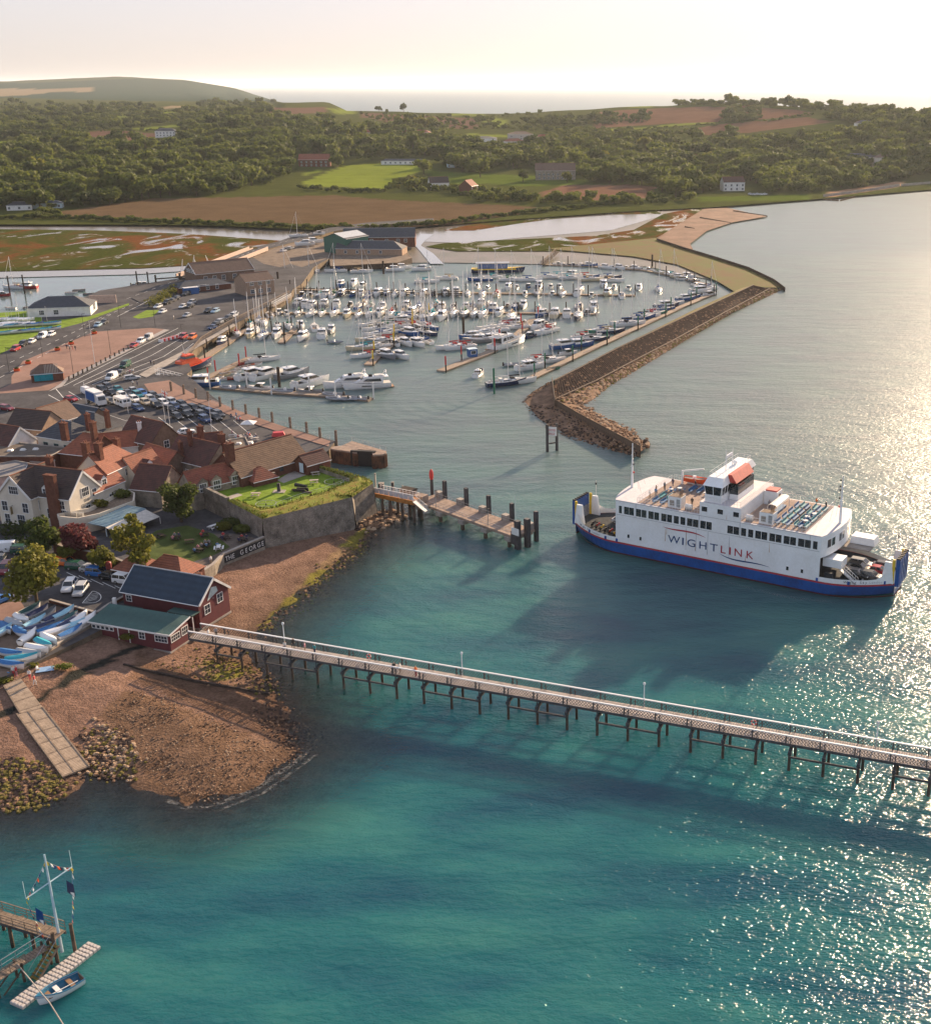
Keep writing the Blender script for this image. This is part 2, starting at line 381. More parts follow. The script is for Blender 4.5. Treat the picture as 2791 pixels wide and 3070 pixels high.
BAY = [(P(*p).x, P(*p).y) for p in [(2110, 625), (2600, 570), (3600, 560), (3600, 760), (2700, 780), (2200, 780), (2060, 740)]]
vs, cs = [], []; NA, ND = 260, 330
for j in range(ND):
    t = j / (ND - 1); D = 60 * (260 / 60) ** (t / 0.62) if t < 0.62 else 260 * (45000 / 260) ** ((t - 0.62) / 0.38)
    for i in range(NA):
        u = -0.95 + 1.75 * i / (NA - 1); x, y = u * D, D
        d = 0.0
        if y < 300 and -220 < x < 40:
            sd = shore_signed(x, y); op = max(0.0, min(1.0, (-sd + .5) / 21.0)); op = op * op * (3 - 2 * op)
        else: op = 1.0
        c = 1.0; q_ = max(0, min(1, (y - 135 + .25 * x) / 170)); painted_sheen = .62 * q_ * q_ * (3 - 2 * q_)  # last value: share of sky sheen put into the water colour, growing with distance
        if y > 300:
            c = 0.75 if y < 1500 else 1.0
            for pl_, k_, w_ in ((MARINA, .40, 45), (RIVER, .10, 25), (BAY, .35, 120)):
                e_ = segdist(x, y, pl_ + pl_[:1]); e_ = e_ if inpoly(x, y, pl_) else -e_
                q_ = max(0, min(1, (e_ + w_ * .6) / w_)); q_ = q_ * q_ * (3 - 2 * q_); c = lerp(c, min(c, k_), q_)
            c = lerp(1.0, c, min(1, (y - 300) / 60))
        rgh = lerp(.10, .34, max(0, min(1, (y - 130) / 160)))
        rgh = lerp(.10, rgh, max(0, min(1, (c - .1) / .3)))
        vs.append((x, y, 0)); cs.append((op, c * lerp(1, .6, min(1, max(0, (y - 200) / 300))), rgh, painted_sheen))
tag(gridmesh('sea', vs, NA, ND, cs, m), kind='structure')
# ================================================================== beach and sea bed
BX0, BX1, BY0, BY1, BS = -170, 25, 80, 300, 0.9
def bpoly(p): return [tuple(P(x, y, 0.4)[:2]) for x, y in p]
Z6 = lambda p: Z(p, 0, 1900, K1)
WEED = [tuple(P(x, y, 1)[:2]) for x, y in Z([(230, 390), (350, 300), (480, 225), (600, 160), (700, 110), (790, 80)], 0, 1900, K1)]
WEED2 = [tuple(P(x, y, 1)[:2]) for x, y in Z([(340, 320), (440, 265), (560, 190), (620, 165)], 0, 1900, K1)]
WEED3 = [tuple(P(x, y, 1)[:2]) for x, y in Z([(-60, 510), (90, 440), (170, 405)], 0, 1900, K1)]
GRAV = bpoly(Z6([(540, 480), (700, 350), (900, 390), (1200, 500), (1450, 600), (1700, 700), (1400, 850), (1000, 950), (830, 820), (760, 700), (700, 600)]))
DARKF = bpoly(Z6([(760, 110), (900, 190), (1500, 320), (1700, 440), (1700, 640), (1500, 590), (1300, 510), (1000, 390), (720, 290)]))
ALG = [tuple(P(x, y, 0.4)[:2]) for x, y in [(860, 1790), (950, 1700), (1060, 1600), (1110, 1570), (1080, 1640), (1000, 1700), (930, 1760), (890, 1800), (790, 1890), (780, 1870)]]
ALG2 = [tuple(P(x, y, 0.4)[:2]) for x, y in [(610, 1990), (700, 1940), (760, 1960), (740, 2020), (640, 2050)]]
nx = int((BX1 - BX0) / BS) + 1; ny = int((BY1 - BY0) / BS) + 1; vs, cs = [], []
def beach_z(x, y):
    d = shore_signed(x, y)
    return min(2.5, d * 0.085) if d > 0 else max(-4, d * 0.10)
for j in range(ny):
    for i in range(nx):
        x, y = BX0 + i * BS, BY0 + j * BS; d = shore_signed(x, y)
        z = (min(2.5, d * 0.085) if d > 0 else max(-4, d * 0.10)) + 0.16 * noise.noise(Vector((x, y, 0)) * 0.22) + 0.08 * noise.noise(Vector((x, y, 3)) * 0.7)
        q = noise.noise(Vector((x, y, 5)) * 0.12) * 2.5
        c = (.22, .135, .097)
        w = max(0, min(1, (9 + q - d) / 9)); c = tuple(lerp(a, b, w) for a, b in zip(c, (.155, .10, .07)))
        if inpoly(x, y, GRAV): c = (.17, .105, .068)
        if inpoly(x, y, DARKF): c = (.15, .09, .06)
        if inpoly(x, y, ALG): c = (.21, .18, .045) if q > -0.6 else (.24, .16, .09)
        if inpoly(x, y, ALG2) and q > -0.4: c = (.18, .16, .04)
        wd = min(segdist(x, y, WEED), segdist(x, y, WEED2), segdist(x, y, WEED3)) + 0.8 * noise.noise(Vector((x, y, 9)) * 0.8)
        if wd < 0.75: c = (.035, .035, .03)
        if d < 1.5: c = tuple(k * 0.78 for k in c)
        if d < -2: c = tuple(lerp(k, e, min(1, (-d - 2) / 10)) for k, e in zip(c, (.20, .165, .13)))
        vs.append((x, y, z)); cs.append(c)
bm_ = colmat('beach_shingle', rough=0.85, nscale=0.35, fine=2.6, bump=0.9, lo=0.45, hi=1.5, dist=0.35)
_n = NT(bm_)
tag(gridmesh('beach', vs, nx, ny, cs, bm_), kind='structure')
fm, n = newmat('surf_foam'); a = n.noise(1.1, 5, .7, n.mapping(n.pos(), (1, 1.6, 1), (0, 0, .4)), 1.5); tr = n.n('ShaderNodeBsdfTransparent'); mx = n.n('ShaderNodeMixShader'); n.b.inputs['Base Color'].default_value = (.62, .60, .56, 1); n.b.inputs['Roughness'].default_value = .8
n.l(n.ramp(a, [(.48, 0), (.78, .45)]), mx.inputs[0]); n.l(tr.outputs[0], mx.inputs[1]); n.l(n.b.outputs[0], mx.inputs[2]); n.l(mx.outputs[0], n.t.nodes['Material Output'].inputs['Surface'])
def foam(px, w):
    f = MB(); q = [P(x, y, .03) for x, y in px]
    for a, c in zip(q[:-1], q[1:]): d = (c - a).normalized(); s = Vector((-d.y, d.x, 0)) * w / 2; f.face([a - s, c - s, c + s, a + s], fm)
    tag(f.build('foam'), kind='stuff')
foam([(930, 2235), (900, 2275), (770, 2365), (640, 2416), (560, 2424), (500, 2400)], .8); foam([(950, 2262), (790, 2378), (650, 2432)], .5); foam([(2130, 1728), (2230, 1760), (2360, 1790), (2500, 1806)], .9); foam([(1800, 1628), (1900, 1668)], .6)
# ================================================================== marsh flats
m, n = newmat('marsh'); v = n.pos()
a = n.noise(0.020, 8, 0.66, n.mapping(v, (1, 0.5, 1), (0, 0, 0.2)), 0.9); b_ = n.noise(0.045, 7, 0.62, n.mapping(v, (1, 0.45, 1), (0, 0, -0.15)), 1.6); g = n.noise(0.45, 5, 0.7, v)
a = n.math('ADD', a, n.math('MULTIPLY', n.math('SUBTRACT', g, 0.5), 0.22))
veg = n.ramp(a, [(0.32, (.15, .06, .025)), (0.42, (.14, .06, .022)), (0.47, (.085, .068, .022)), (0.53, (.058, .066, .016)), (0.72, (.045, .056, .015))])
veg = n.mix(1, veg, n.ramp(g, [(0.3, .6), (0.7, 1.3)]), 'MULTIPLY')
wet = n.ramp(b_, [(0.555, 0.0), (0.63, 1.0)])
n.l(n.mix(wet, veg, (.17, .15, .135)), n.b.inputs['Base Color'])
n.l(n.ramp(wet, [(0, 0.95), (1, 0.16)]), n.b.inputs['Roughness'])
n.l(n.ramp(wet, [(0, 0.0), (1, 0.9)]), n.b.inputs['Specular IOR Level'])
n.bump(n.math('MULTIPLY', g, n.ramp(wet, [(0, 1), (1, 0.05)])), 0.5, 0.4)
MUD = mat('mudflat', (.15, .115, .085), rough=0.4, var=0.45, scale=0.05, col2=(.10, .09, .04), bump=0.4, bscale=0.8, world=True, spec=0.5)
WETMUD = mat('wet_mud', (.17, .145, .125), rough=0.14, var=0.3, scale=0.06, bump=0.15, bscale=0.5, world=True, spec=0.9, col2=(.14, .11, .06))
ground('mud_shore', [(-900, 664), (300, 668), (640, 670), (985, 690), (1010, 705), (860, 760), (700, 802), (400, 822), (0, 832), (-900, 832)], 0.25, WETMUD)
ground('left_marsh', [(-900, 690), (0, 686), (300, 690), (560, 700), (860, 722), (960, 718), (800, 752), (700, 786), (420, 803), (0, 812), (-900, 812)], 0.45, m)
ground('mudflat', [(990, 695), (1200, 690), (1450, 655), (1791, 628), (2110, 622), (2080, 700), (2010, 745), (2100, 790), (2180, 838), (2188, 865), (2150, 842), (1937, 798), (1613, 791), (1309, 786), (1050, 790), (1000, 740)], 0.30, MUD)
ground('wet_flat', [(1200, 692), (1460, 656), (1791, 632), (1960, 628), (1990, 645), (1830, 690), (1560, 712), (1400, 728), (1220, 722)], 0.42, WETMUD)
ground('salt_marsh', [(1276, 738), (1330, 728), (1560, 716), (1780, 706), (1900, 688), (1990, 640), (2096, 620), (2110, 632), (2030, 680), (1968, 712), (2012, 750), (1900, 756), (1640, 752), (1370, 752)], 0.60, m)
ground('orange_marsh', [(1330, 690), (1450, 664), (1560, 655), (1760, 632), (1985, 628), (1980, 640), (1860, 642), (1790, 640), (1700, 650), (1560, 668), (1420, 690)], 0.50, m)
ground('creek', [(1262, 700), (1300, 702), (1275, 720), (1262, 735), (1300, 760), (1330, 790), (1290, 790), (1262, 755), (1240, 730)], 0.50, mat('creek_water', (.2, .2, .2), rough=0.04, var=0.1, spec=1.0))
SAND = mat('spit_shingle', (.20, .118, .082), rough=0.9, var=0.35, scale=0.08, bump=0.4, bscale=1.0, world=True)
ground('spit_beach', [(2110, 625), (2180, 622), (2260, 640), (2300, 648), (2195, 666), (2118, 692), (2069, 730), (2078, 748), (2120, 770), (2060, 765), (1966, 716), (2020, 680)], 0.75, SAND)
ground('shore_grass', [(1640, 745), (1968, 712), (1985, 718), (2050, 744), (2150, 776), (2244, 806), (2320, 842), (2345, 862), (2256, 860), (2200, 872), (2150, 842), (2030, 792), (1900, 768)], 0.85, mat('shore_turf', (.08, .09, .02), rough=0.95, var=0.5, scale=0.06, bump=0.5, bscale=0.6, world=True, col2=(.13, .07, .035)))
# ================================================================== sky haze
hz = MB(); hm = bpy.data.materials.new('haze'); hm.use_nodes = True; hm.node_tree.nodes.clear()
pv = hm.node_tree.nodes.new('ShaderNodeVolumePrincipled'); pv.inputs['Density'].default_value = 0.000028; pv.inputs['Color'].default_value = (.84, .92, 1, 1); pv.inputs['Anisotropy'].default_value = 0.4
ho = hm.node_tree.nodes.new('ShaderNodeOutputMaterial'); hm.node_tree.links.new(pv.outputs[0], ho.inputs['Volume'])
hz.box((-4000, 22500, -10), (90000, 46500, 190), hm)
tag(hz.build('haze'), kind='stuff')
# ================================================================== materials shared by many things
WHITE = mat('white_paint', (.78, .77, .75), rough=0.35, var=0.10, scale=0.6, col2=(.62, .60, .56))
GEL = mat('white_gelcoat', (.80, .79, .77), rough=0.22, var=0.06, scale=1.2)
CREAM = mat('cream_render', (.66, .60, .50), rough=0.85, var=0.14, scale=0.5, bump=0.1, bscale=9)
DARKGLASS = mat('dark_glass', (.02, .025, .03), rough=0.05, var=0.3, scale=0.4, spec=0.8)
GLASS = mat('window_glass', (.05, .06, .075), rough=0.06, var=0.5, scale=0.5, spec=0.9)
BLACK = mat('black_rubber', (.018, .018, .02), rough=0.7)
STEEL = mat('galvanised_steel', (.42, .43, .44), rough=0.4, var=0.3, metal=0.6)
ALLOY = mat('mast_alloy', (.72, .71, .70), rough=0.4, metal=0.1)
TIMBER = mat('weathered_timber', (.26, .20, .15), rough=0.9, var=0.45, scale=2.5, bump=0.4, bscale=14)
DTIMBER = mat('wet_dark_timber', (.070, .052, .042), rough=0.75, var=0.5, scale=1.2, bump=0.4, bscale=8)
PTIMBER = mat('pontoon_decking', (.34, .27, .21), rough=0.9, var=0.4, scale=1.6, bump=0.3, bscale=12)
BRICK = mat('red_brick', (.155, .07, .05), rough=0.9, var=0.35, scale=1.5, bump=0.4, bscale=10)
STONE = mat('grey_rubble_stone', (.30, .26, .21), rough=0.95, var=0.5, scale=0.7, bump=0.8, bscale=3.0)
CONC = mat('concrete', (.36, .32, .28), rough=0.92, var=0.3, scale=0.5, bump=0.2, bscale=5)
ORANGE = mat('orange_paint', (.80, .10, .02), rough=0.4, var=0.15)
RED = mat('red_paint', (.55, .03, .03), rough=0.4, var=0.15)
BLUEC = mat('blue_canvas', (.02, .07, .22), rough=0.8, var=0.3)
TEALC = mat('turquoise_canvas', (.02, .25, .30), rough=0.8, var=0.3)
GREENP = mat('green_paint', (.02, .16, .09), rough=0.5, var=0.2)
YELLOW = mat('yellow_paint', (.75, .50, .03), rough=0.5, var=0.15)
SKIN = mat('skin', (.45, .26, .18), rough=0.6, var=0.1)
HAIR = mat('dark_hair', (.05, .03, .02), rough=0.6)
def flat(name, c, rough=0.6): return mat(name, c, rough=rough, var=0.15)
# ================================================================== foliage
def leafmat(name, c1, c2, trans=0.45):
    m, n = newmat(name); v = n.pos()
    oi = n.n('ShaderNodeObjectInfo'); f = n.noise(0.35, 3, 0.6, v); g = n.noise(2.5, 2, 0.6, v)
    k = n.math('ADD', n.math('MULTIPLY', f, 0.45), n.math('ADD', n.math('MULTIPLY', g, 0.30), n.math('MULTIPLY', oi.outputs['Random'], 0.25)))
    col = n.ramp(k, [(0.30, c1), (0.70, c2)]); n.l(col, n.b.inputs['Base Color']); n.b.inputs['Roughness'].default_value = 0.75
    n.b.inputs['Specular IOR Level'].default_value = 0.25
    tl = n.n('ShaderNodeBsdfTranslucent'); n.l(col, tl.inputs[0]); mx = n.n('ShaderNodeMixShader'); mx.inputs[0].default_value = trans
    n.l(n.b.outputs[0], mx.inputs[1]); n.l(tl.outputs[0], mx.inputs[2]); n.l(mx.outputs[0], n.t.nodes['Material Output'].inputs['Surface']); return m
LEAF = leafmat('broad_leaves', (.050, .075, .014), (.150, .170, .028))
LEAFD = leafmat('dark_leaves', (.032, .052, .013), (.095, .115, .023))
LEAFY = leafmat('golden_leaves', (.080, .090, .015), (.19, .18, .026), 0.45)
LEAFR = leafmat('copper_leaves', (.055, .018, .018), (.16, .045, .045))
BARK = mat('bark', (.10, .075, .05), rough=0.95, var=0.4)
def crown_mesh(name, seed, lobes, n, size, m):
    """many small leaf clumps spread through a crown of several lobes: lobes = [(x,y,z,rx,ry,rz)]"""
    rd = random.Random(seed); vs, fs = [], []
    tot = sum(l[3] * l[4] + l[5] * l[4] for l in lobes)
    for (x, y, z, rx, ry, rz) in lobes:
        for _ in range(int(n * (rx * ry + rz * ry) / tot)):
            while True:
                d = Vector((rd.gauss(0, 1), rd.gauss(0, 1), rd.gauss(0, 1)))
                if d.length > 0.1: break
            d.normalize(); q = rd.random() ** 0.35; q *= 0.86 + 0.22 * noise.noise(d * 2.3 + Vector((seed, x, z)))
            c = Vector((x + d.x * rx * q, y + d.y * ry * q, z + d.z * rz * q))
            nn = (d + Vector((rd.uniform(-1, 1), rd.uniform(-1, 1), rd.uniform(-.6, 1))) * 0.8).normalized()
            u = nn.orthogonal().normalized(); w = nn.cross(u); a = rd.uniform(0, 6.28); u, w = u * math.cos(a) + w * math.sin(a), w * math.cos(a) - u * math.sin(a)
            s = size * rd.uniform(0.6, 1.3); b = len(vs)
            vs += [c - u * s, c + w * s * 0.7 - nn * s * 0.15, c + u * s, c - w * s * 0.7 + nn * s * 0.1]; fs.append((b, b + 1, b + 2, b + 3))
    me = bpy.data.meshes.new(name); me.from_pydata(vs, [], fs); me.materials.append(m); return me
def trunk_mesh(name, h, r, limbs, seed):
    rd = random.Random(seed); b = MB(); b.tube((0, 0, -0.3), (0.1 * h * 0.2, 0, h * 0.55), r, BARK, r * 0.6, 7)
    for i in range(limbs):
        a = 6.28 * i / limbs + rd.random(); z = h * rd.uniform(0.28, 0.5)
        b.tube((0, 0, z), (math.cos(a) * h * 0.26, math.sin(a) * h * 0.26, z + h * 0.28), r * 0.45, BARK, r * 0.15, 5)
    o = b.build(name); me = o.data; bpy.data.objects.remove(o); return me
def lobes_round(seed, w, h, k=7):
    rd = random.Random(seed); L = [(0, 0, h * 0.58, w * 0.36, w * 0.36, h * 0.34)]
    for i in range(k):
        a = 6.28 * i / k + rd.uniform(-.3, .3); rr = w * rd.uniform(.20, .30); z = h * rd.uniform(.34, .80); q = w * rd.uniform(.18, .30) * (1.15 - 0.45 * z / h)
        L.append((math.cos(a) * rr, math.sin(a) * rr, z, q, q, q * 0.8))
    return L
FAR = []
for i, (w, h, m_) in enumerate([(13, 10, LEAF), (11, 11, LEAF), (14, 9, LEAFD), (10, 9, LEAFY), (12, 12, LEAFD), (9, 8, LEAF)]):
    FAR.append((crown_mesh('far_crown', 20 + i, lobes_round(i, w, h, 8), 420, 0.95, m_), trunk_mesh('far_trunk', h, .35, 3, i)))
CONIF = (crown_mesh('conifer_crown', 3, [(0, 0, 3 + 2.4 * k, 3.4 - .55 * k, 3.4 - .55 * k, 1.9) for k in range(6)], 420, .8, LEAFD), trunk_mesh('conifer_trunk', 16, .35, 2, 9))
def tree(name, label, cat, loc, crown, trunk, rz=0.0, sc=1.0, group=None):
    t = thing(name, label, cat, loc, rz, group); t.scale = sc if hasattr(sc, '__len__') else (sc, sc, sc)
    link('crown', crown, t); link('trunk', trunk, t); return t
# ================================================================== people
def skin_mesh(name, verts, edges, rad, matf, subd=1):
    me = bpy.data.meshes.new(name + '_sk'); me.from_pydata(verts, edges, []); o = bpy.data.objects.new(name, me); COL.objects.link(o)
    md = o.modifiers.new('s', 'SKIN'); md.use_smooth_shade = True
    for i, r in enumerate(rad): me.skin_vertices[0].data[i].radius = (r, r) if not hasattr(r, '__len__') else r
    me.skin_vertices[0].data[0].use_root = True
    if subd: o.modifiers.new('u', 'SUBSURF').levels = subd
    dg = bpy.context.evaluated_depsgraph_get(); r = bpy.data.meshes.new_from_object(o.evaluated_get(dg)); r.name = name
    bpy.data.objects.remove(o); r.materials.clear()
    for m_ in (SKIN, flat('shirt', (.3, .3, .35)), flat('trousers', (.05, .06, .1)), HAIR): r.materials.append(m_)
    for p in r.polygons: p.material_index = matf(p.center)
    return r
def person_mesh(pose):
    if pose == 'sit':
        V = [(0, 0, .48), (0, .02, .78), (0, .02, 1.0), (0, 0, 1.08), (0, -.02, 1.19), (0, -.02, 1.29), (.1, -.02, .47), (.12, -.40, .46), (.12, -.42, .06), (.12, -.55, .03), (-.1, -.02, .47), (-.12, -.40, .46), (-.12, -.42, .06), (-.12, -.55, .03),
             (.2, .02, .98), (.26, -.06, .74), (.16, -.28, .66), (.13, -.35, .66), (-.2, .02, .98), (-.26, -.06, .74), (-.16, -.28, .66), (-.13, -.35, .66)]
        mf = lambda c: 3 if c.z > 1.24 or (c.z > 1.14 and c.y > 0.02) else 0 if c.z > 1.05 or (abs(c.x) > .1 and c.y < -.2 and c.z > .6) else 1 if c.z > .56 else 2
    else:
        k = .16 if pose == 'walk' else .02
        V = [(0, 0, .92), (0, 0, 1.2), (0, 0, 1.42), (0, 0, 1.5), (0, -.02, 1.6), (0, -.02, 1.71), (.09, 0, .88), (.1, -k, .48), (.1, -k * .6, .08), (.1, -k * .6 - .13, .04), (-.09, 0, .88), (-.1, k * .5, .48), (-.1, k * 1.7, .10), (-.1, k * 1.7 - .11, .05),
             (.2, 0, 1.39), (.25, k * .4, 1.12), (.25, -.06 + k * .3, .86), (.25, -.08, .78), (-.2, 0, 1.39), (-.25, -k * .4, 1.12), (-.25, -.08 - k, .87), (-.25, -.1 - k, .79)]
        mf = lambda c: 3 if c.z > 1.67 or (c.z > 1.57 and c.y > 0.02) else 0 if c.z > 1.47 or (abs(c.x) > .2 and c.z < 1.0) else 1 if c.z > .95 else 2
    E = [(0, 1), (1, 2), (2, 3), (3, 4), (4, 5), (0, 6), (6, 7), (7, 8), (8, 9), (0, 10), (10, 11), (11, 12), (12, 13), (2, 14), (14, 15), (15, 16), (16, 17), (2, 18), (18, 19), (19, 20), (20, 21)]
    rr = [.14, .15, .14, .06, .095, .085, .095, .07, .05, .04, .095, .07, .05, .04, .07, .05, .04, .035, .07, .05, .04, .035]
    return skin_mesh('person_' + pose, V, E, rr, mf)
PEOPLE = {p: person_mesh(p) for p in ('stand', 'walk', 'sit')}
CLOTH = {'white': flat('white_cloth', (.7, .7, .68)), 'red': flat('red_cloth', (.5, .04, .05)), 'navy': flat('navy_cloth', (.02, .03, .09)), 'blue': flat('blue_cloth', (.10, .25, .45)), 'black': flat('black_cloth', (.02, .02, .02)), 'orange': flat('orange_cloth', (.9, .2, .03)), 'grey': flat('grey_cloth', (.25, .25, .26)), 'pink': flat('pink_cloth', (.55, .25, .28)), 'teal': flat('teal_cloth', (.03, .25, .28)), 'tan': flat('tan_cloth', (.4, .3, .2))}
def person(label, loc, rz, pose='stand', shirt='white', legs='navy', group=None, sc=1.0):
    o = link('person', PEOPLE[pose], None, loc, rz); o.scale = (sc, sc, sc)
    for i, c in ((1, shirt), (2, legs)): o.material_slots[i].link = 'OBJECT'; o.material_slots[i].material = CLOTH[c]
    return tag(o, label, 'person', group)
# ================================================================== vehicles
def carpaint(name, c): return mat('paint_' + name, c, rough=0.25, var=0.06, spec=0.6)
CARC = {'black': (.015, .016, .018), 'dark grey': (.06, .063, .07), 'silver': (.42, .43, .44), 'white': (.78, .78, .77), 'dark blue': (.02, .05, .14), 'blue': (.03, .14, .40), 'red': (.38, .025, .03), 'maroon': (.18, .02, .03), 'pale blue': (.35, .50, .60), 'dark green': (.02, .08, .05), 'teal': (.02, .20, .24), 'orange': (.75, .16, .03), 'beige': (.45, .38, .28)}
CARM = {k: carpaint(k.replace(' ', '_'), v) for k, v in CARC.items()}
LAMPW = mat('headlamp', (.8, .8, .78), rough=0.1); LAMPR = mat('tail_lamp', (.5, .02, .02), rough=0.2)
def ring(x, hw, z0, z1, ch=0.12): return [(x, -hw, z0 + ch), (x, -hw + ch * .5, z0), (x, hw - ch * .5, z0), (x, hw, z0 + ch), (x, hw, z1 - ch), (x, hw - ch, z1), (x, -hw + ch, z1), (x, -hw, z1 - ch)]
def make_car(kind, m_):
    L, Wd, Ht, bon, cab0, cab1 = {'car': (4.2, 1.76, 1.46, .92, -1.75, .95), 'estate': (4.6, 1.82, 1.52, .95, -2.2, 1.0), 'suv': (4.55, 1.88, 1.72, 1.08, -2.15, 1.05), 'van': (5.0, 1.95, 2.0, 1.15, -2.45, 1.65)}[kind]
    t = thing('car', None, None); h = L / 2; b = MB()
    rs = [ring(-h, Wd * .44, .36, bon * .92), ring(-h + .12, Wd * .49, .25, bon), ring(-h * .5, Wd * .5, .22, bon + .03), ring(h * .3, Wd * .5, .22, bon + .02), ring(h * .62, Wd * .49, .24, bon - .06), ring(h - .15, Wd * .46, .26, bon - .2), ring(h, Wd * .40, .36, bon - .34)]
    b.loft(rs, m_); b.build('body', t, smooth=False)
    def cabin(x0, x1, z0, z1, hw, sx0, sx1, hin):
        return [(x0, -hw, z0), (x1, -hw, z0), (x1, hw, z0), (x0, hw, z0)], [(x0 + sx0, -hw + hin, z1), (x1 - sx1, -hw + hin, z1), (x1 - sx1, hw - hin, z1), (x0 + sx0, hw - hin, z1)]
    sx0 = .12 if kind in ('estate', 'suv', 'van') else .45; sx1 = .75 if kind != 'van' else .9
    lo, hi = cabin(cab0, cab1, bon - .02, Ht - .05, Wd * .46, sx0, sx1, .14)
    g = MB(); g.loft([lo, hi], DARKGLASS); g.build('window_band', t)
    r = MB(); lo2 = [(p[0], p[1], Ht - .06) for p in hi]; hi2 = [(p[0] * .96, p[1] * .93, Ht) for p in hi]; r.loft([[(p[0] * 1.01, p[1] * 1.02, p[2]) for p in lo2], hi2], m_)
    for (a, c) in ((0, 0), (1, 1), (2, 2), (3, 3)): r.bar(Vector(lo[a]) * 1.005, Vector(hi[c]) * 1.005, .09, .05, m_)
    xm = (cab0 + cab1) / 2 - .1
    for s in (-1, 1): r.bar((xm, s * Wd * .465, bon), (xm, s * (Wd * .46 - .13), Ht - .05), .10, .04, m_)
    if kind == 'van':
        for s in (-1, 1): r.mesh([(cab0 + .02, s * Wd * .47, bon), (.35, s * Wd * .47, bon), (.35, s * (Wd * .47 - .13), Ht - .05), (cab0 + .1, s * (Wd * .47 - .13), Ht - .05)], [(0, 1, 2, 3) if s < 0 else (3, 2, 1, 0)], m_)
    r.build('roof', t)
    for x in (-h * .62, h * .62):
        for s in (-1, 1):
            w = MB(); w.tube((x, s * (Wd * .5 - .2), .32), (x, s * (Wd * .5 + .015), .32), .32, BLACK, n=10); w.tube((x, s * (Wd * .5 + .012), .32), (x, s * (Wd * .5 + .03), .32), .18, STEEL, n=8); w.build('wheel', t)
    for s in (-1, 1):
        a = MB(); a.box((h - .14, s * Wd * .34, bon - .36), (.2, .36, .15), LAMPW); a.build('headlight', t)
        a = MB(); a.box((-h + .05, s * Wd * .38, bon - .25), (.12, .26, .2), LAMPR); a.build('tail_light', t)
    return t
CARS = {k: make_car(k, CARM['silver']) for k in ('car', 'estate', 'suv', 'van')}
KINDW = {'car': 'hatchback car', 'estate': 'estate car', 'suv': 'tall estate car', 'van': 'van'}
_used = set()
def car(kind, colour, loc, rz, label, group=None, cat=None):
    t = dup(CARS[kind], loc, rz, label, group, remat={'body': CARM[colour], 'roof': CARM[colour]})
    t.name = 'van' if kind == 'van' else 'car'; t['category'] = cat or ('van' if kind == 'van' else 'car'); return t
# ================================================================== boats
def hull_rings(L, B, fb, bow=.55, stern=.85, dr=.35, n=9, flare=.8):
    rs = []
    for i in range(n):
        t = i / (n - 1); x = -L / 2 + L * t
        hb = B / 2 * (stern + (1 - stern) * math.sin(min(1, t / .45) * math.pi / 2)) if t < .45 else B / 2 * max(.02, math.cos((t - .45) / .55 * math.pi / 2) ** .75)
        sh = fb * (1 + bow * max(0, t - .3) ** 2 * 2); rk = (0.06 * L if t == 1 else 0) 
        rs.append([(x + rk, hb, sh), (x + rk * .6, hb * (flare + .1), sh * .35), (x, hb * flare * .75, -dr * .6), (x, 0, -dr), (x, -hb * flare * .75, -dr * .6), (x + rk * .6, -hb * (flare + .1), sh * .35), (x + rk, -hb, sh)])
    return rs
def add_hull(b, rs, m_, stripe=None):
    b.loft(rs, m_, closed=False); b.face([p for p in rs[0]], m_)
    return b
def deckmesh(b, rs, m_, dz=-.03, k0=0, k1=None):
    k1 = k1 or len(rs)
    for a, c in zip(rs[k0:k1 - 1], rs[k0 + 1:k1]):
        b.face([(a[6][0], a[6][1] * .97, a[6][2] + dz), (c[6][0], c[6][1] * .97, c[6][2] + dz), (c[0][0], c[0][1] * .97, c[0][2] + dz), (a[0][0], a[0][1] * .97, a[0][2] + dz)], m_)
DECKM = mat('boat_deck', (.58, .55, .50), rough=0.6, var=0.2); TEAK = mat('teak', (.25, .14, .07), rough=0.6, var=0.3)
HULLC = {'white': GEL, 'navy': mat('navy_gelcoat', (.015, .03, .09), rough=0.2), 'blue': mat('blue_gelcoat', (.02, .09, .28), rough=0.2), 'cream': mat('cream_gelcoat', (.62, .54, .38), rough=0.3), 'red': mat('red_gelcoat', (.35, .03, .03), rough=0.25), 'green': mat('green_gelcoat', (.03, .20, .14), rough=0.3), 'black': mat('black_gelcoat', (.02, .02, .022), rough=0.2), 'grey': mat('grey_gelcoat', (.25, .26, .28), rough=0.3)}
COVERC = {'blue': BLUEC, 'white': mat('white_canvas', (.7, .68, .64), rough=0.8), 'black': mat('black_canvas', (.02, .02, .025), rough=0.8), 'turquoise': TEALC, 'red': mat('red_canvas', (.35, .04, .04), rough=0.8), 'green': mat('green_canvas', (.03, .12, .07), rough=0.8), 'tan': mat('tan_canvas', (.40, .30, .18), rough=0.8)}
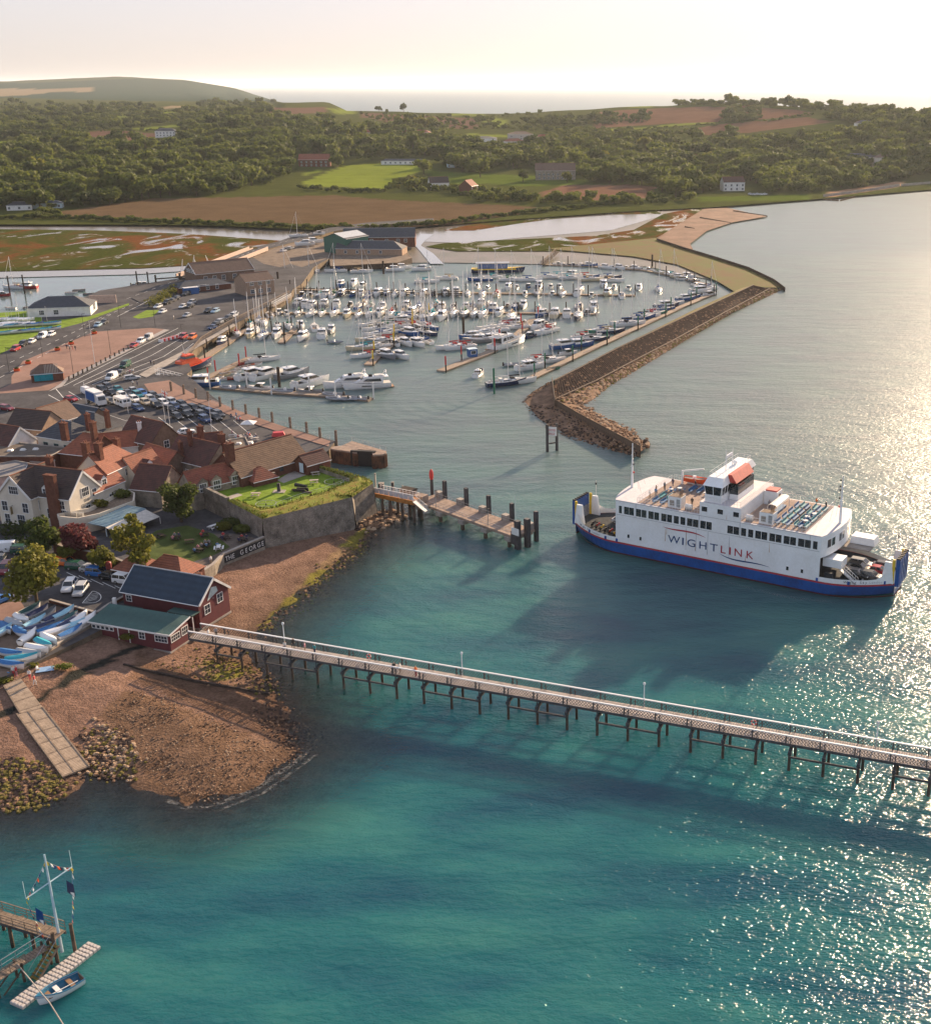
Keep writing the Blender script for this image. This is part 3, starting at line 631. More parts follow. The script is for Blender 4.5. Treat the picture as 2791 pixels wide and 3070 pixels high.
def make_yacht():
    t = thing('sailing_yacht', None, None); rs = hull_rings(10, 3.2, 1.05, .5, .72)
    b = MB(); add_hull(b, rs, GEL); b.build('hull', t, smooth=True)
    d = MB(); deckmesh(d, rs, DECKM); d.build('deck', t)
    c = MB(); c.loft([[(-1.2, -1.0, 1.05), (2.6, -.55, 1.15), (2.6, .55, 1.15), (-1.2, 1.0, 1.05)], [(-1.0, -.85, 1.55), (2.1, -.4, 1.45), (2.1, .4, 1.45), (-1.0, .85, 1.55)]], GEL); c.build('coachroof', t)
    w = MB()
    for s in (-1, 1): w.mesh([(-.8, s * .97, 1.2), (1.6, s * .66, 1.25), (1.5, s * .60, 1.42), (-.75, s * .90, 1.44)], [(0, 1, 2, 3) if s < 0 else (3, 2, 1, 0)], DARKGLASS)
    w.build('window', t)
    k = MB(); k.box((-2.9, 0, 1.0), (2.6, 1.5, .05), TEAK); k.box((-2.9, .85, 1.0), (2.6, .3, .3), GEL); k.box((-2.9, -.85, 1.0), (2.6, .3, .3), GEL); k.tube((-3.6, 0, 1.05), (-3.6, 0, 1.75), .05, STEEL); k.tube((-3.65, 0, 1.6), (-3.55, 0, 1.6), .42, STEEL, n=10); k.build('cockpit', t)
    s = MB(); s.loft([[(-1.7, -.9, 1.3), (-1.7, -.8, 1.9), (-1.7, .8, 1.9), (-1.7, .9, 1.3)], [(-.5, -.8, 1.5), (-.7, -.7, 1.8), (-.7, .7, 1.8), (-.5, .8, 1.5)]], BLUEC); s.build('sprayhood', t)
    ms = MB(); ms.tube((.8, 0, 1.3), (.7, 0, 13.5), .11, ALLOY, .085, 6)
    for z in (5.5, 9.2): ms.tube((.78, -.8, z), (.78, .8, z), .03, ALLOY, n=4)
    ms.build('mast', t)
    r = MB(); r.tube((5.1, 0, 1.5), (.75, 0, 13.2), .05, GEL, n=4); r.tube((-4.9, 0, 1.1), (.7, 0, 13.4), .016, STEEL, n=3)
    for sd in (-1, 1): r.tube((.6, sd * 1.5, 1.1), (.72, sd * .8, 9.2), .016, STEEL, n=3); r.tube((.72, sd * .8, 9.2), (.7, 0, 13.4), .016, STEEL, n=3)
    r.build('rigging', t)
    bo = MB(); bo.tube((.7, 0, 2.3), (-3.2, 0, 2.35), .20, BLUEC, .13, 7); bo.build('sail_cover', t)
    rl = MB()
    for sd in (-1, 1):
        pts = [(q[0][0], sd * q[0][1] * .95, q[0][2]) for q in rs]
        for p0, p1 in zip(pts[:-1], pts[1:]):
            rl.tube((p0[0], p0[1], p0[2] + .6), (p1[0], p1[1], p1[2] + .6), .018, STEEL, n=3); rl.tube(p0, (p0[0], p0[1], p0[2] + .6), .018, STEEL, n=3)
    rl.build('guard_rail', t); return t
def make_cruiser():
    t = thing('motor_cruiser', None, None); rs = hull_rings(9.0, 3.2, 1.25, .5, .92)
    b = MB(); add_hull(b, rs, GEL); b.build('hull', t, smooth=True)
    d = MB(); deckmesh(d, rs, DECKM); d.build('deck', t)
    c = MB(); c.loft([[(-1.6, -1.35, 1.2), (2.9, -.7, 1.45), (2.9, .7, 1.45), (-1.6, 1.35, 1.2)], [(-1.6, -1.3, 1.8), (2.2, -.7, 1.8), (2.2, .7, 1.8), (-1.6, 1.3, 1.8)]], GEL); c.build('cabin', t)
    w = MB(); w.loft([[(-1.6, -1.27, 1.8), (2.1, -.72, 1.8), (2.1, .72, 1.8), (-1.6, 1.27, 1.8)], [(-1.5, -1.15, 2.5), (.9, -.85, 2.5), (.9, .85, 2.5), (-1.5, 1.15, 2.5)]], DARKGLASS); w.build('windscreen', t)
    r = MB(); r.loft([[(-2.4, -1.25, 2.48), (1.1, -.92, 2.48), (1.1, .92, 2.48), (-2.4, 1.25, 2.48)], [(-2.2, -1.1, 2.66), (.8, -.8, 2.66), (.8, .8, 2.66), (-2.2, 1.1, 2.66)]], GEL); r.tube((-1.2, 0, 2.6), (-1.3, 0, 4.0), .04, STEEL, n=4); r.box((-1.0, 0, 2.66), (.4, .9, .18), GEL); r.build('roof', t)
    k = MB(); k.box((-3.0, 0, 1.0), (2.4, 2.3, .22), TEAK); k.box((-4.0, 0, 1.2), (.5, 2.3, .5), COVERC['white']); k.build('cockpit', t)
    rl = MB()
    for sd in (-1, 1):
        pts = [(q[0][0], sd * q[0][1] * .95, q[0][2]) for q in rs[3:]]
        for p0, p1 in zip(pts[:-1], pts[1:]):
            rl.tube((p0[0], p0[1], p0[2] + .65), (p1[0], p1[1], p1[2] + .65), .02, STEEL, n=3); rl.tube(p0, (p0[0], p0[1], p0[2] + .65), .02, STEEL, n=3)
    rl.build('guard_rail', t); return t
def make_dayboat():
    t = thing('day_boat', None, None); rs = hull_rings(6.2, 2.3, .8, .5, .9)
    b = MB(); add_hull(b, rs, GEL); b.build('hull', t, smooth=True)
    d = MB(); deckmesh(d, rs, DECKM, -.03, 4); deckmesh(d, rs, TEAK, -.45, 0, 5); d.build('deck', t)
    c = MB(); c.loft([[(-.3, -.8, .8), (1.7, -.4, .95), (1.7, .4, .95), (-.3, .8, .8)], [(-.2, -.7, 1.75), (.8, -.5, 1.7), (.8, .5, 1.7), (-.2, .7, 1.75)]], DARKGLASS); c.build('windscreen', t)
    r = MB(); r.loft([[(-.9, -.78, 1.72), (.9, -.56, 1.72), (.9, .56, 1.72), (-.9, .78, 1.72)], [(-.8, -.7, 1.82), (.8, -.5, 1.82), (.8, .5, 1.82), (-.8, .7, 1.82)]], GEL); r.build('cuddy_roof', t)
    e = MB(); e.box((-3.25, 0, .4), (.45, .4, .9), BLACK, top=(.7, .8)); e.build('outboard_motor', t); return t
def make_openboat():
    t = thing('open_boat', None, None); rs = hull_rings(4.6, 1.75, .6, .5, .75)
    b = MB(); add_hull(b, rs, GEL); b.build('hull', t, smooth=True)
    d = MB(); deckmesh(d, rs, TEAK, -.30, 0); d.build('floor', t)
    for x in (-1.3, 0, 1.2): a = MB(); a.box((x, 0, .42), (.3, 1.45 if x < 1 else 1.1, .05), TEAK); a.build('thwart', t)
    c = MB()
    for sd in (0, 6):
        for a_, c_ in zip(rs[:-1], rs[1:]): c.tube(a_[sd], c_[sd], .05, TEAK, n=4)
    c.build('gunwale', t); return t
def make_rib():
    t = thing('inflatable_boat', None, None); b = MB(); pts = [(-2.4, .85, .45), (1.2, .85, .5), (2.1, .5, .6), (2.6, 0, .7), (2.1, -.5, .6), (1.2, -.85, .5), (-2.4, -.85, .45)]
    for p0, p1 in zip(pts[:-1], pts[1:]): b.tube(p0, p1, .27, HULLC['grey'], n=7)
    b.build('tube', t)
    d = MB(); d.face([(-2.3, -.75, .3), (1.2, -.75, .3), (2.2, 0, .4), (1.2, .75, .3), (-2.3, .75, .3)], BLACK); d.box((-.3, 0, .3), (.7, .6, .8), GEL, top=(.6, .8)); d.build('console', t)
    e = MB(); e.box((-2.6, 0, .25), (.45, .4, 1.0), BLACK, top=(.7, .8)); e.build('outboard_motor', t); return t
def make_bigyacht():
    t = thing('motor_yacht', None, None); rs = hull_rings(16, 4.6, 1.9, .45, .92, .5, 11)
    b = MB(); add_hull(b, rs, GEL); b.build('hull', t, smooth=True); d = MB(); deckmesh(d, rs, DECKM); d.build('deck', t)
    c = MB(); c.loft([[(-5.2, -2.0, 1.9), (4.6, -.9, 2.3), (4.6, .9, 2.3), (-5.2, 2.0, 1.9)], [(-5.2, -1.9, 3.9), (1.2, -1.3, 3.9), (1.2, 1.3, 3.9), (-5.2, 1.9, 3.9)]], GEL); c.build('saloon', t)
    for s in (-1, 1):
        w = MB(); w.mesh([(-4.6, s * 2.02, 2.6), (1.6, s * 1.52, 2.8), (.7, s * 1.42, 3.55), (-4.3, s * 1.97, 3.6)], [(0, 1, 2, 3) if s < 0 else (3, 2, 1, 0)], DARKGLASS); w.build('side_window', t)
        w = MB(); w.mesh([(-1, s * 2.27, 1.0), (2.5, s * 2.12, 1.1), (2.2, s * 2.14, 1.45), (-.8, s * 2.28, 1.35)], [(0, 1, 2, 3) if s < 0 else (3, 2, 1, 0)], DARKGLASS); w.build('hull_window', t)
    w = MB(); w.mesh([(4.2, -.92, 2.42), (4.2, .92, 2.42), (1.5, 1.28, 3.8), (1.5, -1.28, 3.8)], [(0, 1, 2, 3)], DARKGLASS); w.build('windscreen', t)
    w = MB(); w.mesh([(-5.23, -1.7, 2.0), (-5.23, 1.7, 2.0), (-5.23, 1.6, 3.7), (-5.23, -1.6, 3.7)], [(3, 2, 1, 0)], DARKGLASS); w.build('aft_door', t)
    r = MB(); r.loft([[(-7.2, -1.9, 3.9), (1.4, -1.35, 3.9), (1.4, 1.35, 3.9), (-7.2, 1.9, 3.9)], [(-7.2, -2.0, 4.15), (1.0, -1.3, 4.3), (1.0, 1.3, 4.3), (-7.2, 2.0, 4.15)]], GEL); r.build('flybridge', t)
    s = MB(); s.box((-4, 0, 4.15), (3.0, 2.6, .5), COVERC['white']); s.box((-1, .5, 4.2), (1.2, 1.2, .7), COVERC['black']); s.build('seating', t)
    a = MB()
    for sd in (-1, 1): a.bar((-5.4, sd * 1.7, 4.1), (-6.4, sd * 1.4, 5.6), .35, .15, GEL)
    a.bar((-6.4, -1.5, 5.6), (-6.4, 1.5, 5.6), .5, .15, GEL); a.ball((-6.4, 0, 5.85), .35, GEL); a.build('radar_arch', t)
    rl = MB()
    for sd in (-1, 1):
        pts = [(q[0][0], sd * q[0][1] * .95, q[0][2]) for q in rs[4:]]
        for p0, p1 in zip(pts[:-1], pts[1:]): rl.tube((p0[0], p0[1], p0[2] + .7), (p1[0], p1[1], p1[2] + .7), .03, STEEL, n=4); rl.tube(p0, (p0[0], p0[1], p0[2] + .7), .025, STEEL, n=3)
    rl.build('guard_rail', t); p = MB(); p.box((-8.4, 0, .2), (1.2, 4.0, .25), TEAK); p.build('bathing_platform', t); return t
BOATS = {'yacht': make_yacht(), 'cruiser': make_cruiser(), 'dayboat': make_dayboat(), 'openboat': make_openboat(), 'rib': make_rib(), 'bigyacht': make_bigyacht()}
BW = {'yacht': ('sailing yacht', 'yacht'), 'cruiser': ('motor cruiser', 'motor boat'), 'dayboat': ('small motor boat', 'motor boat'), 'openboat': ('open wooden boat', 'rowing boat'), 'rib': ('inflatable dinghy', 'inflatable boat'), 'bigyacht': ('large motor yacht', 'motor yacht')}
NBOAT = [0]
def boat(kind, loc, rz, label, group=None, hull='white', cover='blue', sc=1.0):
    rm = {'sail_cover': COVERC[cover], 'sprayhood': COVERC[cover]}
    if hull != 'white': rm['hull'] = HULLC[hull]
    if kind == 'rib': rm = {}
    NBOAT[0] += 1
    return tag(dup(BOATS[kind], loc, rz, label, group, sc, rm), cat=BW[kind][1])
# ================================================================== the ferry
def text_mesh(s, size=1.0, ext=0.01):
    cu = bpy.data.curves.new('lettering', 'FONT'); cu.body = s; cu.size = size; cu.extrude = ext; cu.align_x = 'CENTER'
    o = bpy.data.objects.new('lettering', cu); COL.objects.link(o)
    me = bpy.data.meshes.new_from_object(o.evaluated_get(bpy.context.evaluated_depsgraph_get())); bpy.data.objects.remove(o); return me
def letters(parent, s, loc, rot, size, m_, sx=1.0, name='lettering', ext=0.01):
    me = text_mesh(s, size, ext); me.materials.clear(); me.materials.append(m_); o = link(name, me, parent, loc); o.rotation_euler = rot; o.scale = (sx, 1, 1); return o
FA = R(-29); FDX = Vector((math.cos(FA), math.sin(FA), 0)); FDN = Vector((-FDX.y, FDX.x, 0))
FO = Vector((6, 214, 0)) - FDN * 3.8; FO.z = 1.35
ferry = thing('car_ferry', 'white double ended car ferry with blue hull and WIGHTLINK lettering on its side', 'ferry', FO, FA)
def FW(s, t, z): return FO + FDX * s + FDN * t + Vector((0, 0, z))
FWH = mat('ferry_white', (.84, .85, .85), rough=0.4, var=0.10, scale=0.25, col2=(.76, .76, .74))
FBL = mat('ferry_blue', (.006, .085, .34), rough=0.35, var=0.35, scale=0.3, col2=(.010, .055, .20)); FRD = mat('ferry_red', (.42, .03, .04), rough=0.4)
BOOT = mat('antifouling', (.12, .03, .03), rough=0.7, var=0.5, scale=0.6)
FDK = mat('ferry_deck', (.36, .27, .22), rough=0.85, var=0.2, scale=0.8); FDW = mat('ferry_pale_deck', (.55, .52, .54), rough=0.7, var=0.15)
GDK = mat('ferry_car_deck', (.05, .055, .06), rough=0.8); SEAM = mat('plate_seam', (.30, .31, .32), rough=0.6)
BENCH = mat('bench_blue', (.02, .13, .30), rough=0.5); BENCHT = mat('bench_teal', (.03, .25, .30), rough=0.5)
SM = 19.9; HL = 31.8; TW = 8.2
def hw(s):
    """half width of the hull in plan"""
    x = abs(s - SM); return 8.2 if x < 20.6 else 8.2 - 5.4 * ((x - 20.6) / (HL - 20.6)) ** 1.8
def btop(s):
    x = abs(s - SM); return 2.15 if x < 24 else 2.15 + max(0, (x - 29.0) / 2.0) * 1.4 if x < 31 else 3.6
ss = [SM - HL + HL * 2 * i / 48 for i in range(49)]
def hband(name, z0, z1, m_, ins0=0.0, ins1=0.0, top=None):
    b = MB()
    for sgn in (-1, 1):
        for a, c in zip(ss[:-1], ss[1:]):
            q = []
            for s, lo in ((a, 1), (c, 1), (c, 0), (a, 0)):
                z = z0 if lo else (top(s) if top else z1); i = ins0 if lo else ins1
                fin = 0.25 * max(0, abs(s - SM) - 20) * (1 if lo and z0 < 0 else 0)
                q.append((s, TW + sgn * max(.3, hw(s) - i - fin * .35), z))
            b.face(q if sgn < 0 else q[::-1], m_)
    for s, sg in ((ss[0], -1), (ss[-1], 1)):
        zt = top(s) if top else z1; h0 = hw(s); q = [(s, TW - h0 + ins0, z0), (s, TW + h0 - ins0, z0), (s, TW + h0 - ins1, zt), (s, TW - h0 + ins1, zt)]
        b.face(q if sg > 0 else q[::-1], m_)
    return b.build(name, ferry)
hband('boot_top', -2.6, -0.98, BOOT, 1.2, .25); hband('hull_blue', -0.98, 0.95, FBL, .25, .0)
hband('hull_stripe', 0.95, 1.28, FRD, -.02, -.02); hband('bulwark', 1.28, 2.15, FWH, 0, 0, btop)
b = MB()
for a, c in zip(ss[:-1], ss[1:]): b.face([(a, TW - hw(a) + .15, 1.3), (c, TW - hw(c) + .15, 1.3), (c, TW + hw(c) - .15, 1.3), (a, TW + hw(a) - .15, 1.3)], GDK)
b.build('car_deck', ferry)
# passenger superstructure: plan with bowed ends
def plan(ins=0.0, lo=True):
    p = []
    for i in range(13):
        t = i / 12; y = 0.02 + ins + (16.36 - 2 * ins) * t; bul = 1.5 * math.sin(math.pi * t) ** .7; p.append((39.95 - ins + bul, y))
    for i in range(13):
        t = i / 12; y = 16.38 - ins - (16.36 - 2 * ins) * t; bul = 1.5 * math.sin(math.pi * t) ** .7; p.append((-.1 + ins - bul, y))
    return p
b = MB(); b.prism(plan(), 5.6, 9.6, FWH, FDW)
for y in (0.02, 16.0): b.box((19.9, y + .19, 2.1), (39.9, .36, 3.52), FWH)
b.box((19.9, 8.2, 1.4), (30, 6, 4.19), FWH)
b.build('superstructure', ferry)
b = MB(); b.prism([(4.3, .5), (36.8, .5), (36.8, 15.9), (4.3, 15.9)], 9.6, 9.66, FDK); b.build('promenade_deck', ferry)
b = MB()
for z in (6.72, 9.42): b.box((19.9, -.005, z), (39.7, .03, .05), SEAM)
for s in (4.15, 16.95, 24.9, 37.9, 18.8): b.box((s, -.005, 6.8 if s != 18.8 else 2.2), (.05, .03, 2.7 if s != 18.8 else 4.4), SEAM)
for s in (14.5, 23.0, 16.5): b.box((s, -.004, 2.3), (.04, .02, 4.2), SEAM)
b.build('plate_seam', ferry)
RUST = mat('rust_streak', (.55, .36, .22), rough=0.8, var=0.3)
b = MB(); rd = random.Random(4)
for s, z, h in [(10.3, 3.2, 2.4), (10.55, 4.6, 1.4), (14.55, 3.3, 2.6), (22.3, 9.6, .9), (16.4, 2.5, 1.6), (26.2, 2.2, 1.2), (30.6, 4.9, 1.8)]: b.box((s, -.003, z), (.10, .015, h), RUST, top=(.3, 1))
tag(b.build('rust_streak', ferry), kind='stuff')
_wm = {}
def fwin(s0, s1, z0, z1, y=-.01, rz=0.0, name='window'):
    w, h = s1 - s0, z1 - z0; key = (round(w, 1), round(h, 1))
    if key not in _wm:
        f = MB(); e = .05
        for (cx, cz, dx, dz) in ((0, -h / 2 - e, w + 2 * e, e), (0, h / 2, w + 2 * e, e), (-w / 2 - e / 2, -h / 2, e, h), (w / 2 + e / 2, -h / 2, e, h)): f.box((cx, 0, cz), (dx, .07, dz), FWH)
        fo = f.build('t'); p = MB(); p.box((0, .0, -h / 2), (w, .04, h), DARKGLASS); po = p.build('t'); _wm[key] = (fo.data, po.data); bpy.data.objects.remove(fo); bpy.data.objects.remove(po)
    o = link(name, _wm[key][0], ferry, ((s0 + s1) / 2, y, (z0 + z1) / 2), rz); link('pane', _wm[key][1], o); return o
for a, c in [(.64, 1.25), (1.73, 2.72), (2.80, 3.75), (4.21, 5.28), (5.36, 6.4), (6.79, 7.88), (7.96, 9.0), (9.42, 10.5), (10.58, 11.62), (11.99, 12.95), (13.32, 14.27), (14.63, 15.72), (15.8, 16.86), (17.24, 18.34), (18.42, 19.49),
             (22.54, 23.62), (23.7, 24.76), (25.2, 26.1), (26.55, 27.45), (27.85, 28.95), (29.03, 30.1), (30.5, 31.6), (31.68, 32.75), (33.15, 34.25), (34.33, 35.4), (35.8, 36.95), (37.03, 38.1), (38.5, 39.3)]: fwin(a, c, 7.08, 8.55)
for a, c in [(17.45, 18.51), (20.51, 21.58), (23.53, 24.64)]: fwin(a, c, 10.4, 11.3, -.03)
for s, z in [(2.7, 2.8), (5.22, 2.77), (34.13, 2.56), (36.82, 2.56)]: fwin(s - .22, s + .22, z - .35, z + .35, name='porthole')
pl = plan()
for i in range(1, 12, 1):
    if i % 3 == 0: continue
    x0, y0 = pl[i]; x1, y1 = pl[i + 1]; w = (Vector((x1, y1)) - Vector((x0, y0))).length; an = math.atan2(y1 - y0, x1 - x0)
    o = fwin(-w * .42, w * .42, 7.08, 8.55, 0, 0); mx, my = (x0 + x1) / 2, (y0 + y1) / 2; o.location = (mx + math.sin(an) * .015, my - math.cos(an) * .015, 7.81); o.rotation_euler = (0, 0, an)
# lettering and swooshes
LBLUE = mat('letter_blue', (.004, .05, .17), rough=0.4); LRED = mat('letter_red', (.42, .015, .04), rough=0.4)
for ch, s, w in [('W', 12.1, 2.45), ('I', 13.9, .3), ('G', 15.6, 1.6), ('H', 17.9, 1.4), ('T', 20.05, 1.5), ('L', 21.9, .95), ('I', 23.2, .3), ('N', 24.8, 1.4), ('K', 27.05, 1.3)]:
    me = text_mesh(ch, 2.05, .012); xs_ = [v.co.x for v in me.vertices]; k = w / (max(xs_) - min(xs_)); cx = (max(xs_) + min(xs_)) / 2
    me.materials.clear(); me.materials.append(LRED if s > 21 else LBLUE)
    o = link('letter', me, ferry, (s - cx * k, -.03, 3.18 + (12 - s) * .012)); o.rotation_euler = (R(90), 0, 0); o.scale = (k, 1, 1)
def swoosh(pts, wd, m_):
    b = MB(); n = 24; P0 = []
    for i in range(n + 1):
        t = i / n; a = Vector(pts[0]); c1 = Vector(pts[1]); c2 = Vector(pts[2]); e = Vector(pts[3])
        p = a * (1 - t) ** 3 + c1 * 3 * t * (1 - t) ** 2 + c2 * 3 * t * t * (1 - t) + e * t ** 3; P0.append((p, wd * math.sin(math.pi * t) ** .8 + .01))
    for (p, w), (q, v) in zip(P0[:-1], P0[1:]): b.mesh([(p.x, -.03, p.y - w / 2), (q.x, -.03, q.y - v / 2), (q.x, -.03, q.y + v / 2), (p.x, -.03, p.y + w / 2)], [(0, 1, 2, 3)], m_)
    b.build('swoosh', ferry)
swoosh([(9.8, 6.0), (12.5, 5.45), (15.5, 6.5), (18.46, 5.35)], .30, LRED); swoosh([(21.1, 2.95), (24, 1.5), (27, 2.75), (30.84, 2.09)], .26, LBLUE)
for txt, s0, m_, sp in (('Wight Sky', 44.4, mat('letter_black', (.03, .03, .04)), .40), ('London', 48.2, mat('letter_grey', (.45, .47, .5)), .33), ('Wight Sky', -9.6, MATS['letter_black'], .40), ('London', -5.6, MATS['letter_grey'], .33)):
    for i, ch in enumerate(txt):
        if ch == ' ': continue
        s = s0 + sp * i; t = TW - hw(s); t2 = TW - hw(s + .1); an = math.atan2(t2 - t, .1)
        letters(ferry, ch, (s + math.sin(an) * .04, t - math.cos(an) * .04, 1.52), (R(90), 0, an), .62, m_, name='letter')
# fender openings in the bulwark
for s in (-6.6, -2.3, .2, 39.6, 44.9, 50.3):
    b = MB(); t = TW - hw(s); b.box((s, t - .0, 1.25), (.42, .16, .62), FBL); b.build('fender_pocket', ferry)
# ramps with their towers
for sg, s in ((-1, SM - HL), (1, SM + HL)):
    b = MB(); b.box((s + sg * .35, TW, .7), (.7, 5.4, 4.9), FBL)
    for k in range(7): b.box((s + sg * .35, TW - 2.5 + k * .84, 5.6), (.7, .22, .28), BLACK)
    for k in range(5): b.box((s + sg * .72, TW - 2.2 + k * 1.1, .9), (.1, .14, 4.6), FBL)
    b.build('ramp', ferry)
    for q in (-1, 1):
        b = MB(); b.box((s - sg * 1.2, TW + q * 3.1, 1.3), (2.2, .5, 3.9), FWH, top=(.5, 1)); b.box((s - sg * .3, TW + q * 2.9, 1.3), (.4, .4, 4.4), YELLOW); b.build('ramp_tower', ferry)
    b = MB(); b.tube((s - sg * 1.4, TW + 3.1, 5.0), (s - sg * 1.4, TW + 3.1, 8.4), .07, WHITE); b.box((s - sg * 1.4, TW + 3.1, 7.6), (.25, .25, .4), BLACK); b.build('light_pole', ferry)
# stair and mezzanine at the right hand end, van-like box behind
b = MB(); b.box((41.6, 3.2, 3.6), (3.4, 3.0, 1.5), FWH); b.box((41.2, 2.2, 1.4), (1.6, 2.0, 1.2), GDK); b.build('stair_house', ferry)
b = MB(); b.bar((43.2, 1.5, 3.7), (46.2, 1.7, 1.4), 1.0, .12, STEEL)
for q in (-.5, .5):
    b.tube((43.2, 1.5 + q, 4.7), (46.2, 1.7 + q, 2.4), .04, WHITE)
    for k in range(7): t = k / 6; b.tube((43.2 + 3 * t, 1.5 + .2 * t + q, 3.7 - 2.3 * t), (43.2 + 3 * t, 1.5 + .2 * t + q, 4.7 - 2.3 * t), .03, WHITE, n=4)
b.build('stair', ferry)
b = MB(); b.box((43.8, 13.0, 4.9), (4.6, 3.0, 1.3), FWH, top=(.9, .85)); b.box((43.4, 12.0, 4.5), (4.8, 5.0, .3), CONC); b.build('mezzanine', ferry)
# deck house and bridge
b = MB(); b.prism([(17.0, .0), (24.88, .0), (24.88, 16.3), (17.0, 16.3)], 9.6, 12.1, FWH, FDW); b.build('deck_house', ferry)
b = MB(); b.box((19.3, 8.2, 12.1), (3.2, 15.2, 1.4), FWH); b.build('bridge', ferry)
b = MB(); b.box((19.3, 8.2, 13.5), (3.0, 15.0, 1.7), DARKGLASS, top=(1.14, 1.03))
b.build('bridge_windows', ferry)
b = MB()
for k in range(13): b.bar((20.8, .9 + k * 1.22, 13.5), (21.03, .75 + k * 1.24, 15.2), .10, .06, FWH); b.bar((17.8, .9 + k * 1.22, 13.5), (17.57, .75 + k * 1.24, 15.2), .10, .06, FWH)
for k in range(3): b.bar((17.9 + k * 1.4, .66, 13.5), (17.6 + k * 1.7, .42, 15.2), .12, .06, FWH)
tag(b.build('window_pillar', ferry), kind='stuff')
b = MB(); b.loft([[(17.4, .2, 15.2), (21.25, .2, 15.2), (21.25, 16.2, 15.2), (17.4, 16.2, 15.2)], [(17.9, 1.5, 16.6), (20.8, 1.5, 16.6), (20.8, 15.0, 16.6), (17.9, 15.0, 16.6)]], FWH); b.build('bridge_roof', ferry)
FRD2 = mat('awning_red', (.52, .07, .05), rough=0.5, var=.2)
b = MB(); b.loft([[(21.0, 3.6, 15.3), (22.5, 3.6, 15.3), (22.5, 11.8, 15.3), (21.0, 11.8, 15.3)], [(20.75, 3.6, 16.75), (21.5, 3.6, 16.75), (21.5, 11.8, 16.75), (20.75, 11.8, 16.75)]], FRD2); b.build('red_awning', ferry)
b = MB(); b.box((21.9, 7.7, 12.1), (1.6, 7.6, 2.9), DARKGLASS); b.box((21.9, 7.7, 12.1), (1.7, 7.7, 1.0), FWH); b.build('bridge_bay', ferry)
def frail(pts, h=1.05, step=.55, name='railing', parent=ferry, m_=None, r=.025, mid=1):
    m_ = m_ or WHITE; b = MB()
    for a, c in zip(pts[:-1], pts[1:]):
        a, c = Vector(a), Vector(c); n = max(1, int((c - a).length / step)); up = Vector((0, 0, h))
        b.tube(a + up, c + up, r * 1.3, m_, n=4, cap=False)
        for k in range(1, mid + 1): b.tube(a + up * k / (mid + 1), c + up * k / (mid + 1), r * .8, m_, n=3, cap=False)
        for i in range(n + 1): p = a.lerp(c, i / n); b.tube(p, p + up, r, m_, n=3, cap=False)
    return b.build(name, parent)
frail([(4.3, .3, 9.66), (17.0, .3, 9.66)]); frail([(24.9, .3, 9.66), (36.8, .3, 9.66), (36.9, .6, 9.66)]); frail([(4.3, 16.1, 9.66), (17, 16.1, 9.66)]); frail([(24.9, 16.1, 9.66), (36.8, 16.1, 9.66)])
frail([(36.85, .6 + .0 + i * 1.25, 9.66) for i in range(13)]); frail([(4.2, .6 + i * 1.25, 9.66) for i in range(13)]); frail([(17.1, .2, 12.1), (24.7, .2, 12.1), (24.7, 16, 12.1)]); frail([(18, 1.7, 16.6), (20.6, 1.7, 16.6), (20.6, 14.8, 16.6), (18, 14.8, 16.6), (18, 1.7, 16.6)], .8, 1.2)
for i, (s, sg) in enumerate(((-.75, -1), (40.55, 1))):
    b = MB(); b.tube((s, 8.0, 9.6), (s, 8.0, 18.4), .26, FWH, .09, 8); b.tube((s, 7.2, 14.0), (s, 8.8, 14.0), .05, FWH); b.tube((s, 7.4, 16.2), (s, 8.6, 16.2), .05, FWH)
    for z in (12.5, 14.1, 15.6, 16.3, 17.4): b.box((s - sg * .35, 8, z), (.25, .25, .3), BLACK if z != 12.5 else RED)
    b.tube((s - sg * 3.2, 5.5, 9.7), (s, 8, 15.5), .025, STEEL, n=3); b.tube((s - sg * 1.6, 10.5, 9.7), (s, 8, 17.8), .02, STEEL, n=3); b.tube((s - sg * 1.7, 7.4, 9.7), (s - sg * .3, 7.4, 17.0), .02, STEEL, n=3); b.build('mast', ferry)
b = MB(); b.tube((19.3, 6, 16.6), (19.3, 6, 20.6), .10, FWH, .05); b.tube((19.3, 9, 16.6), (19.3, 9, 20.2), .10, FWH, .05); b.bar((19.3, 6, 19.0), (19.3, 9, 19.0), .2, .12, FWH); b.box((19.3, 7.5, 19.1), (.3, 2.4, .3), FWH); b.ball((19.3, 10.4, 17.0), .45, FWH); b.build('radar_mast', ferry)
for s, t, w in [(26.3, 9.8, 2.0)]:
    b = MB(); b.box((s, 12.3, 9.6), (2.6, 2.6, 2.6), FWH); b.box((s, 12.3, 12.2), (2.2, 2.2, .25), FRD2); b.box((s + 1.31, 12.2, 9.7), (.03, 1.0, 2.0), TEAK); b.build('stair_house', ferry)
for s0, s1 in ((15.0, 16.8), (28.0, 29.8)):
    b = MB()
    for k in range(6):
        a0, a1 = math.pi * k / 6, math.pi * (k + 1) / 6; xm, hwid = (s0 + s1) / 2, (s1 - s0) / 2
        b.face([(xm + hwid * math.cos(a0), 5.0, 11.5 + .55 * math.sin(a0)), (xm + hwid * math.cos(a1), 5.0, 11.5 + .55 * math.sin(a1)), (xm + hwid * math.cos(a1), 11.5, 11.5 + .55 * math.sin(a1)), (xm + hwid * math.cos(a0), 11.5, 11.5 + .55 * math.sin(a0))], mat('shelter_roof', (.72, .68, .62), rough=.6))
    for s in (s0, s1):
        for t in (5.1, 8.2, 11.4): b.tube((s, t, 9.66), (s, t, 11.5), .05, WHITE)
    b.box(((s0 + s1) / 2, 8.2, 9.66), (.9, 6.2, .45), BENCH); b.build('shelter', ferry)
